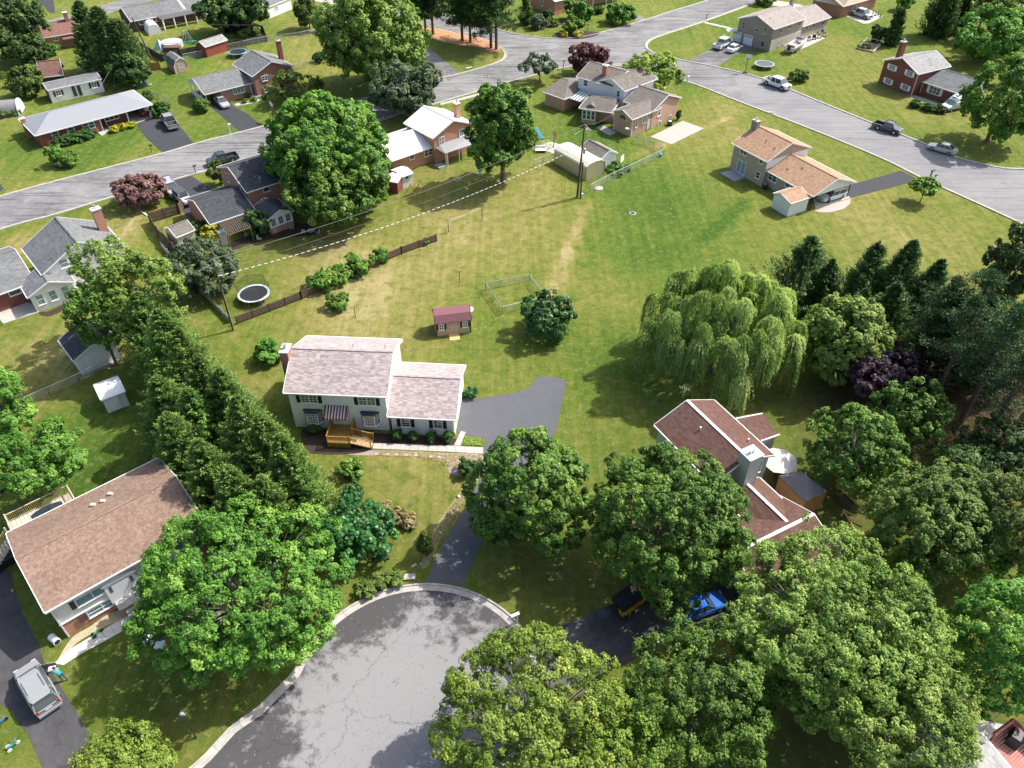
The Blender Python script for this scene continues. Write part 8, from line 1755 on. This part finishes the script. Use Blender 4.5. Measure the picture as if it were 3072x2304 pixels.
# garden furniture behind the sunroom
GF = [(820,700,'grey'),(862,690,'white'),(905,712,'grey'),(932,700,'grey'),(955,706,'grey'),(927,712,'grey'),(835,712,'straw'),(872,700,'grey')]
for i, (u, v, k) in enumerate(((826,704,0),(858,692,1),(876,690,0),(912,703,0),(955,705,1),(790,698,1),(741,712,0),(780,724,1))):
    c = G(u, v); ch_ = thing('garden_chair', ('pale garden chair at the left of the sunroom wall','second garden chair below the sunroom wall','garden chair nearest the sunroom corner','garden chair left of the round table','garden chair right of the round table','garden chair in the shade by the dark shrub','garden chair under the pergola edge','garden chair at the lawn edge below the pergola')[i], 'chair', c, i*1.1, 'garden chairs behind the charcoal-roofed house'); mm = mat('grey_resin', (.30,.29,.27), .6) if k else mat('tan_resin', (.42,.36,.28), .6)
    part('seat', MB().box(-.25,.25,-.25,.25,.4,.46), mm, ch_); part('backrest', MB().box(-.25,.25,.22,.28,.46,.95), mm, ch_)
    for x in (-.22,.22):
        for y in (-.22,.22): part('leg', MB().tube((x,y,0),(x,y,.4),.025,.025,4), mm, ch_)
c = G(936,704); tb_ = thing('garden_table', 'round garden table between two chairs near the great tree', 'table', c); part('table_top', MB().lathe((0,0,.7),[(.6,0),(.6,.05)],18), mat('grey_resin', (.3,.29,.27)), tb_); part('leg', MB().tube((0,0,0),(0,0,.7),.06), DARK, tb_)
c = G(673,730); cab = rooted('storage_cabinet', 'tall grey plastic cabinet with a blue-green top beside the pergola', 'cabinet', c); part('body', MB().loft([orect(c, .7, .5, .4, 0), orect(c, .7, .5, .4, 1.75)]), mat('warm_grey_plastic', (.40,.38,.36)), cab); part('lid', MB().loft([orect(c, .7, .54, .44, 1.75), orect(c, .7, .5, .38, 1.95)]), mat('blue_green_lid', (.12,.22,.24)), cab)
# street covers, small bits
for u, v, r_, l in ((1898,640,.5,'concrete ring with a dark cover on the green lawn'),(1797,565,.65,'large round pale cover beside the chain link fence'),(2311,47,.4,'') if 0 else (1463,229,.35,'iron cover in the left-hand street near the junction')):
    c = G(u, v); mh = thing('manhole', l, 'manhole cover', c); part('ring', MB().lathe((0,0,0), [(r_,0),(r_,.05),(r_*.75,.06)], 20), CONC, mh); part('cover', MB().lathe((0,0,.03), [(r_*.7,0),(r_*.7,.05)], 16), DARK if r_ < .6 else CONC_D, mh)
for u, v, a, l in ((1407,205,.55,'concrete storm drain in the curb of the left-hand street'),(2015,173,-.35,'storm drain hood in the curb of the right-hand street'),(2310,338,-.3,'flat concrete drain box on the verge of the right-hand street'),(1222,1733,.1,'dark storm drain at the curb of the cul-de-sac')):
    c = G(u, v); d_ = thing('storm_drain', l, 'storm drain', c, a); part('slab', MB().box(-.7,.7,-.3,.3,0,.15), CURB, d_); part('opening', MB().box(-.5,.5,-.32,-.29,.02,.12), BLACK, d_)
c = G(1979, 470); solo('ball', MB().lathe(c, [(.02,0),(.25,.08),(.38,.35),(.25,.62),(.02,.7)], 14), mat('blue_ball', (.05,.30,.45), .35), 'blue ball hanging at the corner of the chain link fence', 'ball', loc=tuple(c), smooth=True)
for c, hz, l, col in ((G(168,1925), .45, 'white plastic barrel lying on the grass beside the driveway', WHITE), (G(2805,1118), .0, 'pale blue barrel standing in the wood', mat('pale_blue_plastic', (.50,.60,.66), .4))):
    t = thing('barrel', l, 'barrel', c, -.6 if hz else 0)
    if hz: part('drum', MB().tube((-.5,0,.3),(.4,0,.3),.3,.3,16), col, t); part('opening', MB().tube((.4,0,.3),(.41,0,.3),.24,.24,14), mat('dark_interior', (.025,.024,.024)), t)
    else: part('drum', MB().lathe((0,0,0),[(.4,0),(.42,.5),(.4,1.1),(.3,1.25)],16), col, t)
for u, v, l, col in ((6,2170,'blue scooter lying on the grass at the left edge',(.03,.20,.45)),(42,2240,'teal tricycle on the grass at the bottom left',(.05,.25,.30)),(294,1903,'green ride-on toy on the straw strip',(.03,.25,.10)),(16,1468,'small blue toy on the lawn at the left edge',(.03,.12,.55))):
    c = G(u, v); t = thing('toy_tricycle', l, 'toy', c, .8); m_ = mat('toy_%d' % u, col, .4)
    part('frame', MB().tube((-.3,0,.25),(.3,0,.3),.05).tube((.3,0,.3),(.3,0,.6),.03).tube((.3,-.2,.6),(.3,.2,.6),.025).box(-.25,.05,-.1,.1,.3,.38), m_, t)
    for x, y in ((-.3,-.2),(-.3,.2),(.35,0)): part('wheel', MB().tube((x,y-.02,.17),(x,y+.02,.17),.17,.17,12), WHITE if u == 42 else BLACK, t)
for u, v, l in ((448,1928,'white garden table under the bright tree'),(485,1945,'white garden chair under the bright tree')):
    c = G(u, v); solo('garden_stool', MB().box(c[0]-.35,c[0]+.35,c[1]-.35,c[1]+.35,.55,.62).box(c[0]-.3,c[0]-.24,c[1]-.3,c[1]+.3,0,.55).box(c[0]+.24,c[0]+.3,c[1]-.3,c[1]+.3,0,.55), WHITE, l, 'garden furniture', loc=tuple(c))
# raised bed with a frame by the red brick house, yard junk, stone pile
c0 = G(2572,148)[:2]; c1 = G(2618,158)[:2]; c2 = G(2640,140)[:2]; c3 = G(2596,130)[:2]
rb_ = rooted('raised_bed', 'raised vegetable bed with a white pipe frame', 'vegetable bed', (*c0, 0)); Q = [c0,c1,c2,c3]
for a_, b_ in zip(Q, Q[1:]+Q[:1]): part('board', MB().tube((*a_,.2),(*b_,.2),.14,.14,4), mat('pale_board', (.40,.36,.30)), rb_)
part('soil', MB().poly([(*p,.22) for p in Q]), SOIL, rb_); fr_ = MB(); up = 1.2
for a_, b_ in ((c3, c2),): fr_.tube((*a_,up),(*b_,up),.04)
for p_, q_ in ((c0,c3),(c1,c2)): fr_.tube((*p_,.3),(*q_,up),.04)
part('pipe_frame', fr_, mat('white_pipe', (.6,.6,.57)), rb_)
tree('maple', 2592, 140, 14, 9, 'leafy vegetables in the raised bed', 'vegetables', 'vegetable_plants', zc=.45, lobes=6, k=18, seed=210, trunk=0)
g_ = np.random.RandomState(4); c = G(2455, 118)
for i in range(9):
    p_ = G(2412+i*7.5, 118-i*2+(-1)**i*9); solo('yard_chair', MB().box(p_[0]-.4,p_[0]+.4,p_[1]-.3,p_[1]+.3,.4,.5).box(p_[0]-.35,p_[0]-.28,p_[1]-.25,p_[1]+.25,0,.4).box(p_[0]+.28,p_[0]+.35,p_[1]-.25,p_[1]+.25,0,.4).box(p_[0]-.4,p_[0]+.4,p_[1]+.3,p_[1]+.36,.5,1.0), (mat('tan_resin', (.42,.36,.28)), BLACK, mat('grey_resin', (.3,.29,.27)))[i % 3], ('tan','black','grey')[i % 3]+' chair among the patio furniture, '+('leftmost of its colour','middle one of its colour','rightmost of its colour')[i//3], 'chair', 'jumble of patio furniture', loc=tuple(p_))
for k, (u, v) in enumerate(((2537,38),(2546,33),(2556,30),(2527,42)) if 0 else ((2617,44),(2625,48),(2634,46),(2640,52))): c = G(u, v); solo('planter_post', MB().tube(c, c+[0,0,1.0], .08).lathe(c, [(.2,0),(.22,.25)], 10), DARK, ('first','second','third','last')[k]+' dark planter from the left on the pad behind the silver pickup', 'planter', 'dark planters behind the silver pickup', loc=tuple(c))
c = G(2668, 38)
# sawhorse frame and lumber by the gazebo
rt = lambda x, y, z=0: G(*r3z(x, y), z)
sh_ = rooted('timber_frame', 'pale timber a-frame lying on the ground beside the gazebo', 'timber frame', rt(2050,1210)); part('beam', MB().tube(rt(2015,1185,.5), rt(2212,1290,.5), .09, .09, 4), WOOD_N, sh_); part('leg', MB().tube(rt(2020,1190,.5), rt(2120,1365,.05), .09, .09, 4), WOOD_N, sh_); part('leg', MB().tube(rt(2030,1185,.5), rt(2000,1240,.05), .07, .07, 4), WOOD_N, sh_)
for k, (a_, b_) in enumerate((((1985,1000),(2140,1145)),((1940,1060),(2080,1170)),((1930,1075),(2070,1190)))): solo('plank', MB().tube(rt(*a_,.15), rt(*b_,.15), .1, .1, 4), WOOD_N if k == 0 else DARK, ('pale plank lying behind the gazebo','dark pipe lying behind the gazebo, upper one','dark pipe lying behind the gazebo, lower one')[k], 'plank' if k == 0 else 'pipe', loc=tuple(rt(*a_)))
c = rt(1500, 870); gt = thing('patio_table', 'dark patio table under the cream umbrella', 'table', c); part('table_top', MB().lathe((0,0,.7),[(.7,0),(.7,.05)],16), BLACK, gt); part('leg', MB().tube((0,0,0),(0,0,.7),.06), BLACK, gt)
c = G(18, 1690); solo('covered_car', MB().loft([orect(c, .9, 1.1, .6, 0), orect(c, .9, 1.1, .6, .8), orect(c, .9, .5, .3, 1.2)]), BLACK, 'black covered bins beside the back stairs at the left edge', 'bins', loc=tuple(c))
c = G(40, 1775); solo('ball', MB().lathe(c, [(.01,0),(.12,.03),(.16,.14),(.1,.26),(.01,.3)], 10), mat('orange_ball', (.6,.18,.06), .5), 'small orange ball on the dark driveway', 'ball', loc=tuple(c), smooth=True)
c = G(437, 642); solo('white_board', MB().hexa([c+[-.7,.3,.02], c+[.9,-.6,.02], c+[.6,-.8,.02]], [c+[-.7,.3,.3], c+[.9,-.6,.1], c+[.6,-.8,.1]]), WHITE, 'white triangular board lying on the dry grass', 'board', loc=tuple(c))
# stones along the verge and loose leaves on the asphalt
g_ = np.random.RandomState(8)
for i, (u, v) in enumerate(((1392,1478),(1376,1492),(1356,1544),(1320,1600),(1300,1640),(1262,1692),(1245,1696),(1238,1700))):
    c = G(u, v); s_ = g_.uniform(.12, .22); solo('rock', MB().lathe(c, [(s_*.8,0),(s_,s_*.5),(s_*.6,s_),(.02,s_*1.15)], 7), mat('pale_rock', (.48,.44,.36), .9, .2), ('topmost','second from the top','third from the top','fourth from the top','fourth from the bottom','third from the bottom','second from the bottom','lowest')[i]+' pale rock on the verge beside the driveway', 'rock', 'rocks along the driveway verge', loc=tuple(c))
def scatter(name, label, poly_px, n, size, m, seed, zoff=.03):
    g = np.random.RandomState(seed); P = np.array([G(u, v)[:2] for u, v in poly_px]); lo, hi = P.min(0), P.max(0); pts = []
    while len(pts) < n:
        q = g.uniform(lo, hi); ins = False
        for i in range(len(P)):
            a, b = P[i], P[i-1]
            if (a[1] > q[1]) != (b[1] > q[1]) and q[0] < (b[0]-a[0])*(q[1]-a[1])/(b[1]-a[1])+a[0]: ins = not ins
        if ins: pts.append(q)
    C = np.array([(x, y, zoff+g.uniform(0,.02)) for x, y in pts]); Nn = nrm(g.normal(size=(n,3))*.25+np.array([0,0,1.0]))
    o = link(bpy.data.objects.new(name, leaf_mesh(name, C, Nn, size*g.uniform(.5,1.3,n), g.uniform(0,1,n), m)))
    return tag(o, label, None, None, 'stuff')
scatter('fallen_leaves', 'pale fallen petals and leaves scattered on the cul-de-sac', [(700,2300),(820,2140),(960,1960),(1050,1850),(1200,1790),(1420,1810),(1500,1900),(1400,2100),(1300,2300)], 700, .045, LF['straw'], 3)
scatter('fallen_leaves', 'specks of fallen leaves on the grey driveway', [(1400,1210),(1590,1180),(1690,1150),(1640,1320),(1500,1380),(1400,1700),(1300,1720),(1380,1560),(1440,1440),(1420,1300)], 260, .04, LF['straw'], 4)
scatter('fallen_needles', 'orange needles littering the ground under the evergreens', [(870,1600),(900,1490),(950,1460),(1000,1480),(985,1570),(950,1640),(880,1650)], 3000, .09, leafmat('orange_litter', (.22,.10,.04), (.42,.22,.11), (.55,.34,.2), .1), 5)
# longer grass blades along the near lawns, ground cover by the walk
scatter('ground_cover', 'leafy weeds beside the garage path', [(1395,1310),(1440,1315),(1445,1338),(1385,1336)], 900, .09, LF['yellowgreen'], 6, .06)
scatter('ground_cover', 'weedy growth on the verge by the driveway', [(1290,1690),(1330,1600),(1410,1480),(1432,1450),(1410,1440),(1340,1540),(1280,1640)], 1800, .08, LF['straw'], 7, .05)
scatter('ground_cover', 'dry stalks and weeds below the walk of the white house', [(1130,1352),(1330,1360),(1445,1366),(1440,1400),(1350,1400),(1280,1376),(1120,1366)], 1500, .07, LF['straw'], 9, .05)
for o in bpy.data.objects:
    for k in ('_o', '_n'):
        if k in o: del o[k]
    if o.type == 'EMPTY' and 'label' in o and o['label'] is None: del o['label']
